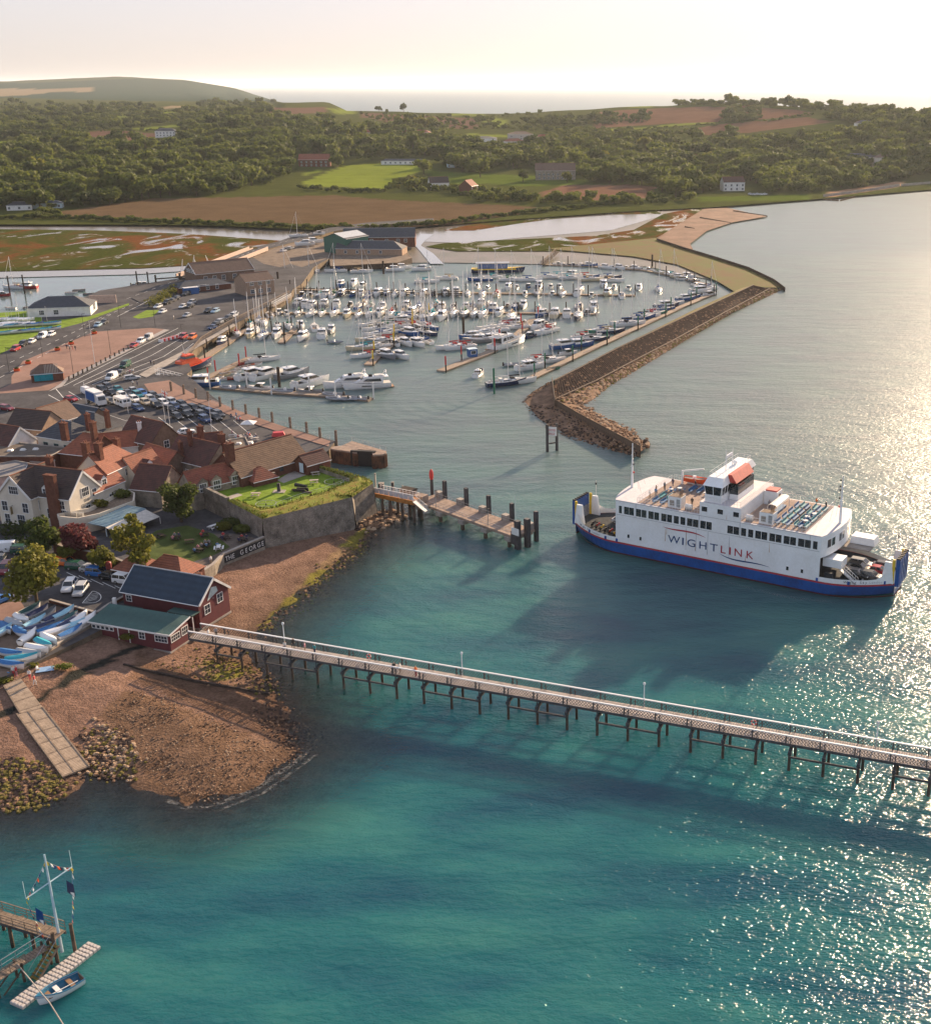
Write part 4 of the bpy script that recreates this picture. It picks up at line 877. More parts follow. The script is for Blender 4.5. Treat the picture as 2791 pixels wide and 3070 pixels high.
for s in (11.6, 29.4):
    b = MB(); b.box((s, 1.9, 9.66), (2.6, 2.0, 2.1), FWH); b.box((s - .5, .88, 10.1), (.9, .03, 1.0), CONC); b.box((s + .75, .88, 9.9), (.7, .03, 1.5), STEEL); b.box((s, 1.9, 11.76), (2.4, 1.8, .04), TIMBER)
    for k in range(4): b.tube((s + .4 + k * .15, 2.2, 11.7), (s + .5 + k * .2, 2.0 + k * .1, 13.0), .06, TEAK, n=4)
    b.build('locker', ferry)
for s in (14.3, 26.2):
    b = MB(); b.tube((s - .6, 1.3, 10.3), (s + .6, 1.3, 10.3), .5, WHITE, n=10); b.box((s, 1.3, 9.66), (1.3, .7, .4), STEEL); b.build('life_raft', ferry)
def bench(s, t, L, m_):
    b = MB(); b.box((s, t, 10.03), (.45, L, .06), m_); b.box((s - .24, t, 10.05), (.06, L, .5), m_)
    for q in (-.4, .4): b.box((s, t + q * L, 9.66), (.35, .06, .38), STEEL)
    return b.build('bench', ferry)
for r_ in range(6):
    for c_ in range(4): bench(31.2 + r_ * .95 if r_ < 3 else 31.6 + r_ * .95, 2.6 + c_ * 3.2 + (r_ % 2) * .5, 2.5, BENCHT if r_ % 2 else BENCH)
for r_ in range(3):
    for c_ in range(2): bench(7.2 + r_ * 1.6, 2.4 + c_ * 2.9, 2.6, BENCHT if c_ else BENCH)
for r_ in range(3): bench(10.6 + r_ * 1.6, 11.6, 3.6, BENCH)
for k, (s, t) in enumerate([(35.4, 4.4), (35.0, 6.6), (35.6, 8.6), (7.2, 8.6), (8.4, 10.0)]):
    tb = thing('cafe_table', '%s round white cafe table on the %s ferry deck' % (['near', 'middle', 'far', 'near', 'far'][k], 'right hand' if s > 20 else 'left hand'), 'table', FW(s, t, 9.66), FA)
    b = MB(); b.tube((0, 0, .70), (0, 0, .74), .5, WHITE, n=10); b.tube((0, 0, 0), (0, 0, .7), .04, STEEL); b.build('table_top', tb)
    for q in range(4):
        a = q * 1.57 + .5; c = thing('chair', None, None); bpy.data.objects.remove(c)
        b = MB(); b.box((math.cos(a) * .8, math.sin(a) * .8, .38), (.42, .42, .05), BENCH, rz=a); b.box((math.cos(a) * 1.0, math.sin(a) * 1.0, .4), (.05, .42, .45), BENCH, rz=a)
        for q2 in (-.17, .17): b.box((math.cos(a) * .8 - math.sin(a) * q2, math.sin(a) * .8 + math.cos(a) * q2, 0), (.36, .04, .38), STEEL, rz=a)
        o = b.build('deck_chair', None, FW(s, t, 9.66), FA); tag(o, 'blue deck chair on the %s of the %s round table, %s ferry deck' % (['far right', 'far left', 'near left', 'near right'][q], ['near', 'middle', 'far', 'near', 'far'][k], 'right hand' if s > 20 else 'left hand'), 'chair', 'blue chairs at the ferry cafe tables')
rb = thing('rescue_boat', 'orange rescue boat on the far left deck edge of the ferry', 'rescue boat', FW(9.6, 15.2, 10.3), FA)
b = MB(); add_hull(b, hull_rings(5.6, 2.0, .7, .5, .7), ORANGE); b.build('hull', rb, smooth=True); b = MB(); deckmesh(b, hull_rings(5.6, 2.0, .7, .5, .7), CONC, -.2); b.box((-.5, 0, .5), (.6, .6, .6), GEL); b.build('floor', rb)
b = MB(); b.box((9.6, 15.2, 9.6), (4.0, .3, .5), WHITE); b.tube((6.9, 14.4, 9.6), (6.9, 14.4, 12.4), .22, FWH); b.bar((6.9, 14.4, 12.4), (11.0, 15.2, 13.2), .25, .25, FWH); b.tube((11.0, 15.2, 13.1), (11, 15.2, 11.2), .03, STEEL, n=3); b.build('davit', ferry)
# passengers and vehicles on board
fp = [(6.0, 12.0, 'navy', 'navy', 'by the left railing of the ferry'), (5.6, 9.2, 'grey', 'black', 'near the left mast of the ferry'), (5.2, 3.6, 'white', 'tan', 'nearest the left front rail of the ferry'), (5.7, 5.2, 'blue', 'grey', 'standing in the left front corner of the ferry deck'), (5.1, 6.6, 'tan', 'navy', 'looking forward from the left end of the ferry'), (10.3, 13.0, 'black', 'tan', 'in dark clothes beside the orange rescue boat'), (14.0, 3.4, 'black', 'black', 'all in black under the left shelter of the ferry'), (36.2, 13.2, 'black', 'navy', 'in black by the right hand curved rail of the ferry'), (34.0, 14.4, 'orange', 'black', 'in orange on the far right benches of the ferry'), (26.9, 9.0, 'grey', 'navy', 'by the brown door of the ferry stair house')]
for i, (s, t, a, c, w) in enumerate(fp): person('person %s' % w, FW(s, t, 9.67), FA + i * 1.1, 'stand' if i % 2 else 'walk', a, c)
person('person in dark clothes standing by the stair on the right car deck of the ferry', FW(43.6, 5.6, 1.32), FA, 'stand', 'black', 'navy'); person('person in brown standing at the far bulwark of the left car deck', FW(-3.6, 13.2, 1.32), FA, 'stand', 'tan', 'tan')
for k, c, s, t, a, w in [('suv', 'black', 45.2, 4.6, 0, 'black estate car nearest the near bulwark on the right ferry deck'), ('estate', 'dark grey', 47.6, 5.4, 0, 'dark grey estate car second from the ramp on the right ferry deck'), ('suv', 'black', 44.8, 7.6, 0, 'black tall car behind the stair on the right ferry deck'), ('estate', 'silver', 44.6, 10.2, 0, 'silver estate car under the mezzanine on the right ferry deck'), ('car', 'red', 48.2, 8.4, 0, 'dark red car at the middle of the right ferry deck'), ('car', 'black', 48.3, 10.9, 0, 'black car by the far bulwark of the right ferry deck'),
    ('car', 'silver', -3.4, 9.2, .05, 'silver car on the left ferry deck facing the ramp'), ('estate', 'silver', -2.6, 11.6, .05, 'grey estate car by the far bulwark of the left ferry deck'), ('car', 'pale blue', -1.2, 6.9, .05, 'pale blue car half inside the left opening of the ferry')]:
    car(k, c, FW(s, t, 1.31), FA + a, w)
def motorbike(loc, rz, label, c):
    t = thing('motorcycle', label, 'motorcycle', loc, rz, 'motorcycles on the left ferry deck')
    for x in (-.7, .7): b = MB(); b.tube((x, -.07, .32), (x, .07, .32), .32, BLACK, n=10); b.build('wheel', t)
    b = MB(); b.bar((-.6, 0, .85), (.3, 0, .95), .28, .35, c); b.bar((.3, 0, .95), (.7, 0, .35), .1, .1, STEEL); b.box((0, 0, .3), (.6, .3, .4), STEEL); b.bar((-.2, 0, .95), (-.8, 0, .92), .28, .1, BLACK); b.build('frame', t); b = MB(); b.tube((.38, -.38, 1.08), (.38, .38, 1.08), .03, BLACK); b.build('handlebar', t)
for i in range(6): motorbike(FW(-7.6 + i * 1.25, 5.4 - i * .55, 1.31), FA + 1.3, '%s motorcycle on the left ferry deck, %s from the ramp' % (['black', 'red', 'yellow'][i % 3], ORD[i]), [CARM['black'], CARM['red'], YELLOW][i % 3])
# ================================================================== long timber pier
PIERW = mat('pier_white', (.72, .73, .74), rough=0.5, var=0.08)
PLANK = mat('pier_planks', (.50, .43, .38), rough=0.9, var=0.4, scale=1.5, bump=0.2, bscale=8); PGREY = mat('pier_grey_timber', (.095, .092, .095), rough=0.85, var=0.4, scale=1.5, bump=0.3)
PILE = mat('pier_pile', (.12, .085, .065), rough=0.85, var=0.5, scale=0.8, bump=0.4, col2=(.05, .04, .03))
PA = R(-19.675); pier = thing('timber_pier', 'long narrow timber pier with white handrails and lattice sides running out over the water', 'pier', (-61.7, 167.6, 0), PA)
PL, PDZ = 150.0, 3.85
b = MB(); rd = random.Random(2)
for i in range(int(PL / .30)): b.box((.15 + i * .30, 0, PDZ - .06 + rd.uniform(0, .012)), (.262, 2.9, .06), PLANK)
tag(b.build('deck_plank', pier), kind='stuff')
for y in (-1.2, 0, 1.2): b = MB(); b.bar((0, y, PDZ - .07), (PL, y, PDZ - .07), .2, .35, PGREY); b.build('joist', pier)
for y in (-1.47, 1.47): b = MB(); b.bar((0, y, PDZ + 1.22), (PL, y, PDZ + 1.22), .22, .13, PIERW); b.build('handrail', pier)
for y in (-1.5, 1.5): b = MB(); b.bar((0, y, PDZ - .02), (PL, y, PDZ - .02), .12, .34, PGREY); b.build('kerb_beam', pier)
BAY = 4.4; b = MB(); k = 10; h0, h1 = .10, 1.08; dx = BAY / k
for i in range(-3, k + 3):
    for sg in (1, -1):
        x0, x1 = i * dx, i * dx + sg * dx * 2.0; z0, z1 = h0, h1
        pts = []
        for t in (0, 1):
            x = lerp(x0, x1, t); pts.append([x, lerp(z0, z1, t)])
        (xa, za), (xb, zb) = pts
        if xa > xb: xa, za, xb, zb = xb, zb, xa, za
        if xb <= .05 or xa >= BAY - .05: continue
        if xa < .05: za = lerp(za, zb, (.05 - xa) / (xb - xa)); xa = .05
        if xb > BAY - .05: zb = lerp(za, zb, (BAY - .05 - xa) / (xb - xa)); xb = BAY - .05
        b.bar((xa, sg * .02, za), (xb, sg * .02, zb), .03, .06, PGREY)
lat = b.build('lattice_panel', pier); lat.location = (0, -1.47, PDZ); tag(lat, kind='stuff')
b = MB(); b.box((0, 0, -.3), (.16, .16, 1.5), PGREY); post = b.build('rail_post', pier, (0, -1.47, PDZ))
nb = int(PL / BAY); firstp = True
b = MB(); b.tube((0, 0, -4), (0, 0, 2.6), .20, PILE, .19, 9); b.box((0, 0, 2.35), (.5, .5, .22), PGREY); pile = b.build('pile', pier)
b = MB(); b.bar((0, -2.1, 2.95), (0, 2.1, 2.95), .34, .38, PGREY); cap = b.build('cap_beam', pier)
b = MB(); b.bar((0, 0, 2.2), (BAY, 0, 2.2), .2, .25, PGREY); wal = b.build('waling', pier)
b = MB(); b.bar((0, -1.9, 2.6), (0, -1.55, PDZ + .9), .12, .12, PGREY); brc = b.build('brace', pier)
def cp(o, loc, rz=0):
    c = o.copy(); COL.objects.link(c); c.location = loc; c.rotation_euler = (0, 0, rz); return c
for i in range(nb):
    for y in (-1.47, 1.47):
        if i or y > 0: cp(lat, (i * BAY, y, PDZ)); cp(post, (i * BAY, y, PDZ))
    x = 5.0 + i * BAY
    if x < PL:
        if i: cp(pile, (x, -1.62, 0)); cp(cap, (x, 0, 0)); cp(brc, (x, 0, 0))
        else: pile.location = (x, -1.62, 0); cap.location = (x, 0, 0); brc.location = (x, 0, 0)
        cp(pile, (x + .2, 1.62, 0)); cp(brc, (x, 0, 0), math.pi)
        if i % 3 != 1:
            if i: cp(wal, (x, -1.75, 0))
            else: wal.location = (x, -1.75, 0)
            cp(wal, (x, 1.75, 0))
def pier_s(px): # distance along the pier of a photo column on its far rail
    lo, hi = 0, PL
    for _ in range(40):
        s = (lo + hi) / 2; p = Vector((-61.7 + s * math.cos(PA) - 1.47 * math.sin(PA), 167.6 + s * math.sin(PA) + 1.47 * math.cos(PA), 5))
        if proj(p)[0] < px: lo = s
        else: hi = s
    return s
def PW(s, t, z): return Vector((-61.7 + s * math.cos(PA) - t * math.sin(PA), 167.6 + s * math.sin(PA) + t * math.cos(PA), z))
for i, px in enumerate((850, 1384, 1930, 2628)):
    s = pier_s(px); t = thing('lamp_post', 'white lamp post on the far rail of the pier, %s from the shore' % ORD[i], 'lamp post', PW(s, 1.62, PDZ + .2), PA, 'lamp posts along the pier')
    b = MB(); b.tube((0, 0, -.3), (0, 0, 3.1), .09, PIERW, .06, 8); b.build('post', t); b = MB(); b.ball((0, 0, 3.25), .2, PIERW, sq=(1, 1, 1.2)); b.build('lantern', t)
for i, px in enumerate((1106, 2261)):
    s = pier_s(px); t = thing('life_ring', 'red life ring hung on the far lattice of the pier, %s the shore' % ('nearer to' if i == 0 else 'farther from'), 'life ring', PW(s, 1.36, PDZ + .55), PA, 'life rings on the pier'); b = MB()
    for k in range(12):
        a, c = 6.283 * k / 12, 6.283 * (k + 1) / 12; b.tube((.33 * math.cos(a), 0, .33 * math.sin(a)), (.33 * math.cos(c), 0, .33 * math.sin(c)), .09, RED if k % 3 else WHITE, n=6)
    b.build('ring', t)
for i, (px, y, a, c, pz, w) in enumerate([(866, .3, 'white', 'navy', 'sit', 'person crouching on the pier deck beside the first lamp post'), (884, .9, 'black', 'black', 'walk', 'person in black walking on the pier by the first lamp post'), (926, .3, 'pink', 'tan', 'stand', 'person in pale pink at the pier rail, second group from shore'), (956, .2, 'teal', 'navy', 'stand', 'person in turquoise standing on the pier deck near the shore'), (1205, -1.0, 'black', 'grey', 'stand', 'dark haired person leaning on the near pier rail, left of the orange one'), (1222, -.9, 'white', 'tan', 'stand', 'person in white at the near pier rail between two others'), (1270, -1.0, 'orange', 'red', 'stand', 'person in orange leaning on the near rail of the pier'), (662, .2, 'grey', 'black', 'walk', 'person in grey walking at the shore end of the pier'), (650, -.6, 'white', 'tan', 'walk', 'person in white walking at the shore end of the pier'), (2768, -.6, 'white', 'white', 'sit', 'person in white sitting on the pier at the right edge of view')]):
    person(w, PW(max(1, pier_s(px)), y, PDZ), PA + i, pz, a, c)
# ================================================================== ferry berth jetty beside the castle
JT = mat('jetty_concrete', (.33, .25, .20), rough=0.9, var=0.35, scale=0.8, bump=0.2)
RUSTY = mat('rusty_steel', (.16, .075, .045), rough=0.85, var=0.6, scale=0.6, bump=0.4, col2=(.05, .035, .03)); DSTEEL = mat('dark_steel_pile', (.055, .05, .055), rough=0.7, var=0.5, scale=0.8)
jz = 2.6
ja, jb = P(1255, 1500, jz), P(1535, 1600, jz); jd = (jb - ja).normalized(); jn = Vector((-jd.y, jd.x, 0)); JA = math.atan2(jd.y, jd.x); JL = (jb - ja).length
jet = thing('berth_jetty', 'concrete decked berthing jetty with dark steel dolphins beyond the castle', 'jetty', ja, JA)
b = MB(); b.box((JL / 2 + .5, 1.9, -.5), (JL + 2, 5.4, .5), JT); b.build('deck', jet)
for k in range(9): b = MB(); b.box((JL * k / 8 + .1, 1.9, 0), (.06, 5.3, .02), DTIMBER); b.build('deck_joint', jet)
b0 = None
for k in range(5):
    x = .8 + k * (JL - 1) / 4
    b = MB(); b.box((x, 1.9, -1.3), (1.6, 6.2, .8), CONC); b.build('cross_head', jet)
    for y in (-.6, 4.4): b = MB(); b.tube((x, y, -6), (x, y, -1.3), .38, PILE, n=9); b.build('pile', jet)
    b = MB(); b.box((x + .6, 4.4, 0), (1.5, 1.2, 1.2), CONC); b.build('fender_block', jet)
    b = MB(); b.box((x + 1.6, 5.1, -6), (.75, .65, 9.6), DSTEEL); b.build('dolphin_pile', jet)
frail([(0, -.7, 0), (JL + 1, -.7, 0)], 1.0, 1.8, 'guard_rail', jet, STEEL, .03); frail([(1, 3.6, 0), (JL + .5, 3.6, 0)], 1.0, 1.8, 'guard_rail', jet, STEEL, .03)
for x, y in ((JL + 1.9, -.3), (JL + 2.4, 1.8)):
    b = MB(); b.box((x, y, -6), (1.0, .9, 9.2), DSTEEL); b.build('corner_pile', jet)
b = MB(); b.box((JL + 1.7, -.9, -1.5), (1.6, .5, 2.6), DSTEEL); b.box((JL + 2.2, -1.2, .6), (2.0, .08, 1.4), WHITE); b.build('notice_board', jet)
for x in (6.0, JL - 6.5):
    b = MB(); b.tube((x, -.3, 0), (x, -.3, 3.6), .06, STEEL); b.box((x + .2, -.3, 3.55), (.6, .25, .12), BLACK); b.build('lamp', jet)
b = MB(); b.tube((JL, 1, 0), (JL, 1, 7.5), .05, WHITE, .03); b.build('flag_pole', jet)
b = MB(); b.ball((-1.2, 4.6, 4.2), .7, RED, 8, 6, (.7, .7, 1.9)); b.tube((-1.2, 4.6, -6), (-1.2, 4.6, 3.2), .35, DSTEEL); b.build('red_buoy', jet)
# approach gangway
ga, gb = P(1122, 1478, 4.6), P(1240, 1505, 4.4); gw = thing('gangway', 'white railed gangway on rusty girders from the castle corner to the jetty', 'gangway', ga, math.atan2((gb - ga).y, (gb - ga).x)); GL = (gb - ga).length
b = MB(); b.box((GL / 2, 1, -.9), (GL, 2.2, .9), mat('rust_orange', (.42, .18, .05), rough=.9, var=.4)); b.build('girder', gw)
frail([(0, 0, 0), (GL, 0, 0)], 1.2, .8, 'railing', gw, WHITE, .05, 2); frail([(0, 2, 0), (GL, 2, 0)], 1.2, .8, 'railing', gw, WHITE, .05, 2)
for k in range(8):
    b = MB(); b.box((GL * (k + .5) / 8, -.03, .1), (GL / 8 - .12, .03, 1.0), mat('mesh_panel', (.55, .52, .52), rough=.7)); b.build('mesh_panel', gw)
for x in (2, GL * .4, GL * .7, GL):
    for y in (0, 2.4): b = MB(); b.tube((x, y, -7), (x, y, -.9), .3, PILE, n=8); b.build('pile', gw)
b = MB(); b.bar((GL + .3, -.2, .1), (GL + 3.0, .1, -1.7), 1.0, .15, STEEL); b.build('stair', gw)
for q in (-.5, .5): frail([(GL + .3, -.2 + q, .1), (GL + 3.0, .1 + q, -1.7)], 1.0, .5, 'stair_rail', gw, WHITE, .04, 2)
b = MB(); b.box((5.5, 4.2, -1.5), (3.0, 2.0, 2.0), JT); b.box((5.5, 4.2, .5), (3.4, 2.3, .15), DTIMBER); b.build('fender_block', gw); b = MB(); b.box((GL - 1, 3.6, -1.5), (2.4, 2, 1.6), JT); b.build('fender_block', gw)
for i, (x, y) in enumerate([(1179, 1480), (1250, 1490)]):
    pass
# free standing berth piles
for i, (px, py, h, w, lab) in enumerate([(1080, 1445, 4.8, 1.1, 'square dark berth pile just behind the castle corner'), (1126, 1452, 6.4, .35, 'thin pale lamp pole standing in the water behind the castle'), (1143, 1457, 4.6, 1.2, 'square dark berth pile between the castle and the jetty'), (1178, 1470, 5.8, .6, 'slim dark berth pile at the start of the jetty'), (1231, 1490, 5.0, 1.0, 'square dark berth pile beside the red buoy'), (1208, 1478, 5.6, .3, 'thin grey light pole beside the gangway')]):
    p = P(px, py, 2.0); b = MB(); b.box((0, 0, -4), (w * .9, w * .9, h + 2), DSTEEL if w > .5 else STEEL); b.box((0, 0, h - 2), (w * .95, w * .95, .12), CONC); tag(b.build('berth_pile', None, (p.x, p.y, 0)), lab, 'pile')
# sheet pile dolphin head
dz = 3.4; dpx = [(1024, 1336), (1055, 1322), (1158, 1352), (1157, 1358), (1145, 1362), (1118, 1364), (1112, 1349), (1073, 1347), (1070, 1357), (1040, 1352), (1008, 1348), (990, 1344), (1000, 1338)]
dpt = [P(x, y, dz) for x, y in dpx]; dol = thing('harbour_dolphin', 'rounded rusty sheet piled harbour dolphin with a pale concrete top', 'dolphin', dpt[0]); D0 = dpt[0]
b = MB(); b.prism([((p - D0).x, (p - D0).y) for p in dpt], -8, -.35, RUSTY, JT); b.build('sheet_pile_wall', dol)
b = MB(); b.prism([((p - D0).x * 1.0, (p - D0).y) for p in dpt], -.35, 0, JT); b.build('cap', dol)
for i, (p, q) in enumerate(zip(dpt, dpt[1:] + dpt[:1])):
    n = max(1, int((q - p).length / 1.0))
    for k in range(n):
        if i in (2, 3, 4, 5, 6, 7, 8, 9, 10):
            c = p.lerp(q, (k + .5) / n) - D0; b = MB(); b.box((c.x, c.y, -8), (.5, .4, 7.5), RUSTY, rz=math.atan2((q - p).y, (q - p).x)); b.build('sheet_pile', dol)
c = (P(1092, 1350, dz) - D0); b = MB(); b.box((c.x, c.y - 1.2, -7), (6.0, .8, 7.3), BLACK, rz=R(-8)); b.build('fender_panel', dol)
frail([tuple(p - D0) for p in dpt[1:3]], 1.0, 2, 'railing', dol, STEEL, .03)
# ================================================================== breakwater
CO = [(2256, 855), (2100, 927), (1991, 978), (1844, 1046), (1740, 1100), (1662, 1140)]; IT = [(2187, 879), (2090, 923), (1942, 997), (1790, 1078), (1696, 1120), (1640, 1150)]
CI = [(2225, 862), (2088, 929), (1975, 982), (1830, 1051), (1730, 1104), (1655, 1145)]; WB = [(2312, 866), (2150, 953), (2030, 1019), (1891, 1092), (1790, 1146), (1664, 1203)]; TO = [(2358, 866), (2207, 933), (2085, 1005), (1930, 1101), (1830, 1162), (1771, 1218)]
RUB = mat('breakwater_rubble', (.25, .155, .10), rough=0.95, var=0.6, scale=0.4, bump=1.0, bscale=1.6, col2=(.10, .065, .045)); STRIP = mat('breakwater_turf', (.20, .15, .06), rough=0.95, var=0.5, scale=0.15, bump=0.5, bscale=1, col2=(.09, .10, .03))
PAL = mat('palisade_timber', (.085, .055, .042), rough=0.95, var=0.5, scale=0.8, bump=0.8, bscale=3)
bw = MB(); rows = []
for a, c, d, e, f in zip(IT, CI, CO, WB, TO): rows.append([P(*a, -.3), P(*c, 2.6), P(*d, 3.4), P(*e, 1.2), P(*f, -.4)])
for r0, r1 in zip(rows[:-1], rows[1:]):
    for k, mm in enumerate((STRIP, STRIP, PAL, RUB)): bw.face([r0[k], r1[k], r1[k + 1], r0[k + 1]], mm)
tip = [P(1771, 1220, -.4), P(1814, 1250, -.4), P(1907, 1288, -.4), P(1932, 1330, -.4)]; wtop = [(1664, 1203), (1735, 1245), (1810, 1285), (1917, 1342)]
wl = [P(x, y, 2.4) for x, y in wtop]; ap = [P(1640, 1150, -.3), P(1574, 1189, -.4), P(1557, 1215, -.4), P(1600, 1270, -.4), P(1700, 1324, -.4), P(1800, 1352, -.4), P(1912, 1374, -.4)]
wbs = [Vector((p.x, p.y, 1.2)) for p in wl]
for a, c, d, e in zip(wbs[:-1], wbs[1:], tip[:-1], tip[1:]): bw.face([a, c, e, d], RUB)
bw.face([wbs[0], tip[0], P(*WB[5], 1.2)], RUB)
aw = [P(1655, 1145, 2.2), Vector(wbs[0]), Vector(wbs[1]), Vector(wbs[2]), Vector(wbs[3])]
bw.face([aw[0], ap[0], ap[1], ap[2]], RUB); bw.face([aw[0], ap[2], aw[1]], RUB); bw.face([aw[1], ap[2], ap[3], aw[2]], RUB); bw.face([aw[2], ap[3], ap[4]], RUB); bw.face([aw[2], ap[4], ap[5], aw[3]], RUB); bw.face([aw[3], ap[5], ap[6], aw[4]], RUB); bw.face([aw[4], ap[6], tip[3]], RUB)
br = thing('breakwater', 'long curved rubble breakwater with a dark timber palisade sheltering the marina', 'breakwater'); bw.build('rubble_bank', br)
# rocks: loose stones over the toe and apron, one joined part
ROCKM = [mat('rock_brown', (.26, .16, .10), rough=.95, var=.5), mat('rock_pale', (.42, .30, .20), rough=.95, var=.4), mat('rock_dark', (.08, .055, .045), rough=.95, var=.4), mat('rock_weed', (.16, .13, .04), rough=.95, var=.4)]
def add_rock(b, p, s, rd, m_):
    vs = []
    for z, q in ((-.4, .7), (.1, 1.0), (.55, .55)):
        for i in range(5): a = 6.283 * i / 5 + z; r = s * q * rd.uniform(.7, 1.2); vs.append((p[0] + r * math.cos(a), p[1] + r * math.sin(a), p[2] + z * s * rd.uniform(.8, 1.2)))
    fs = [(i, (i + 1) % 5, 5 + (i + 1) % 5, 5 + i) for i in range(5)] + [(5 + i, 5 + (i + 1) % 5, 10 + (i + 1) % 5, 10 + i) for i in range(5)] + [(10, 11, 12, 13, 14)]
    b.mesh(vs, fs, m_)
rd = random.Random(11); b = MB()
def scatter_quad(q, n, smin, smax, ms):
    for _ in range(n):
        u, v = rd.random(), rd.random(); p = q[0].lerp(q[1], u).lerp(q[3].lerp(q[2], u), v); add_rock(b, p, rd.uniform(smin, smax), rd, rd.choice(ms))
for r0, r1 in zip(rows[:-1], rows[1:]):
    n = int((r0[4] - r1[4]).length * 9); scatter_quad([r0[3], r1[3], r1[4], r0[4]], n, .25, .75, ROCKM[:2] + ROCKM[:1] + ROCKM[3:]); scatter_quad([r0[2], r1[2], r1[3], r0[3]], n // 2, .25, .6, ROCKM[2:3] + ROCKM[:1])
for a, c, d, e in zip(wbs[:-1], wbs[1:], tip[:-1], tip[1:]): scatter_quad([a, c, e, d], 190, .25, .8, ROCKM[:2] + ROCKM[:1])
for q in ([aw[0], ap[0], ap[1], ap[2]], [aw[1], ap[2], ap[3], aw[2]], [aw[2], ap[3], ap[4], ap[4]], [aw[2], ap[4], ap[5], aw[3]], [aw[3], ap[5], ap[6], aw[4]]): scatter_quad(q, 170, .2, .55, ROCKM[2:3] + ROCKM[:1])
for _ in range(90): add_rock(b, Vector((P(1895, 1340, 0).x + rd.uniform(-5, 4), P(1895, 1340, 0).y + rd.uniform(-3, 4), rd.uniform(0, 1.0))), rd.uniform(.4, 1.0), rd, rd.choice(ROCKM[:3]))
tag(b.build('rock', br), kind='stuff')
# palisade and timber wall, board by board (grouped)
def posts_line(pl, z0, h, step, w, name, parent, m_, lean=0):
    proto = None
    for p, a in along(pl, step=step):
        if proto is None: bb = MB(); bb.box((0, 0, z0), (w, .14, h), m_); proto = bb.build(name, parent, (p.x, p.y, p.z), a)
        else: cp(proto, (p.x, p.y, p.z), a)
tp = [P(*q, 2.6) for q in [(1655, 1143), (1664, 1203)]] + [Vector((p.x, p.y, 2.6)) for p in wl]
posts_line(tp[:2], -1.4, 2.6, .8, .78, 'wall_board', br, TIMBER); posts_line(tp[1:], -2.6, 3.0, 1.0, .95, 'wall_board', br, mat('old_wall_timber', (.16, .115, .085), rough=.95, var=.5, scale=1.2, bump=.5))
for k in range(len(CO) - 1):
    a, c, d, e = P(*CO[k], 3.4), P(*CO[k + 1], 3.4), P(*WB[k], 1.2), P(*WB[k + 1], 1.2); n = int((a - c).length / 1.15); 
    for i in range(n):
        t = (i + .5) / n; p, q = a.lerp(c, t), d.lerp(e, t); up = Vector((0, 0, .14)); bb = MB(); bb.bar(p + up * 2, q + up, .28, .22, PAL); bb.build('palisade_post', br)
    for t in (.05, .95): bb = MB(); bb.bar(a.lerp(d, t) + up * 3.4, c.lerp(e, t) + up * 3.4, .3, .25, TIMBER); bb.build('palisade_rail', br)
# spit wall leading to the beach
sw = thing('sea_wall', 'low dark groyne wall curving from the beach spit to the breakwater', 'sea wall')
posts_line([P(*q, 1.6) for q in [(1971, 716), (2050, 742), (2150, 772), (2244, 802), (2320, 838), (2352, 862)]], -2, 2.4, 2.4, 2.36, 'wall_panel', sw, PAL)
for i, (a, c) in enumerate([((2100, 652), (2190, 668)), ((2200, 632), (2298, 647)), ((2055, 680), (2080, 685))]):
    g = thing('groyne', ['timber groyne nearest the sea wall on the spit beach', 'timber groyne farthest along the spit beach toward the trees', 'short broken groyne stub on the spit beach'][i], 'groyne'); posts_line([P(*a, .8), P(*c, .5)], -1.5, 2.0, 1.5, 1.46, 'plank', g, DTIMBER)
# channel sign on two piles
sg = thing('channel_sign', 'LIMITED SPACE notice board carried on two dark piles in the harbour mouth', 'sign', P(1655, 1355, 0), R(-5)); a, c = P(1641, 1355, 0) - P(1655, 1355, 0), P(1668, 1350, 0) - P(1655, 1355, 0)
for p in (a, c): b = MB(); b.tube((p.x, p.y, -4), (p.x, p.y, 6.9), .38, DSTEEL, .34, 8); b.build('pile', sg)
b = MB(); b.bar((a.x, a.y, 2.2), (c.x, c.y, 2.2), .3, .3, DSTEEL); b.build('cross_beam', sg); b = MB(); b.box(((a.x + c.x) / 2, (a.y + c.y) / 2 - .45, 4.0), (2.4, .1, 2.2), WHITE); b.build('board', sg)
for i, tx in enumerate(('LIMITED', 'SPACE')): letters(sg, tx, ((a.x + c.x) / 2, (a.y + c.y) / 2 - .52, 5.2 - i * .9), (R(90), 0, 0), .68, RED, .8)
# ================================================================== small jetty with signal mast (bottom left)
jt = 2.7; ej = P(172, 2812, jt); dj = (ej - P(0, 2758, jt)).normalized(); jr = math.atan2(dj.y, dj.x)
sj = thing('landing_jetty', 'short timber landing jetty with handrails, stair and lower platform', 'jetty', ej, jr)
b = MB()
for i in range(44): b.box((-.13 - i * .3, .4, -.06), (.26, 1.5, .06), TIMBER)
tag(b.build('deck_plank', sj), kind='stuff')
for y in (-.3, 1.1): b = MB(); b.bar((0, y, -.07), (-13.5, y, -.07), .15, .3, PGREY); b.build('bearer', sj)
frail([(-.1, 1.2, 0), (-13.5, 1.2, 0)], 1.1, 1.6, 'handrail', sj, TIMBER, .05, 2); frail([(-2.2, -.4, 0), (-13.5, -.4, 0)], 1.1, 1.6, 'handrail', sj, TIMBER, .05, 2)
for x, y in ((0, -.5), (.6, 1.3), (-3, -.4), (-3, 1.3), (-6, -.4), (-6, 1.3), (-9, -.4), (-9, 1.3)): b = MB(); b.tube((x, y, -6), (x, y, .9 if x >= 0 else -.1), .2, PILE, .18, 8); b.build('pile', sj)
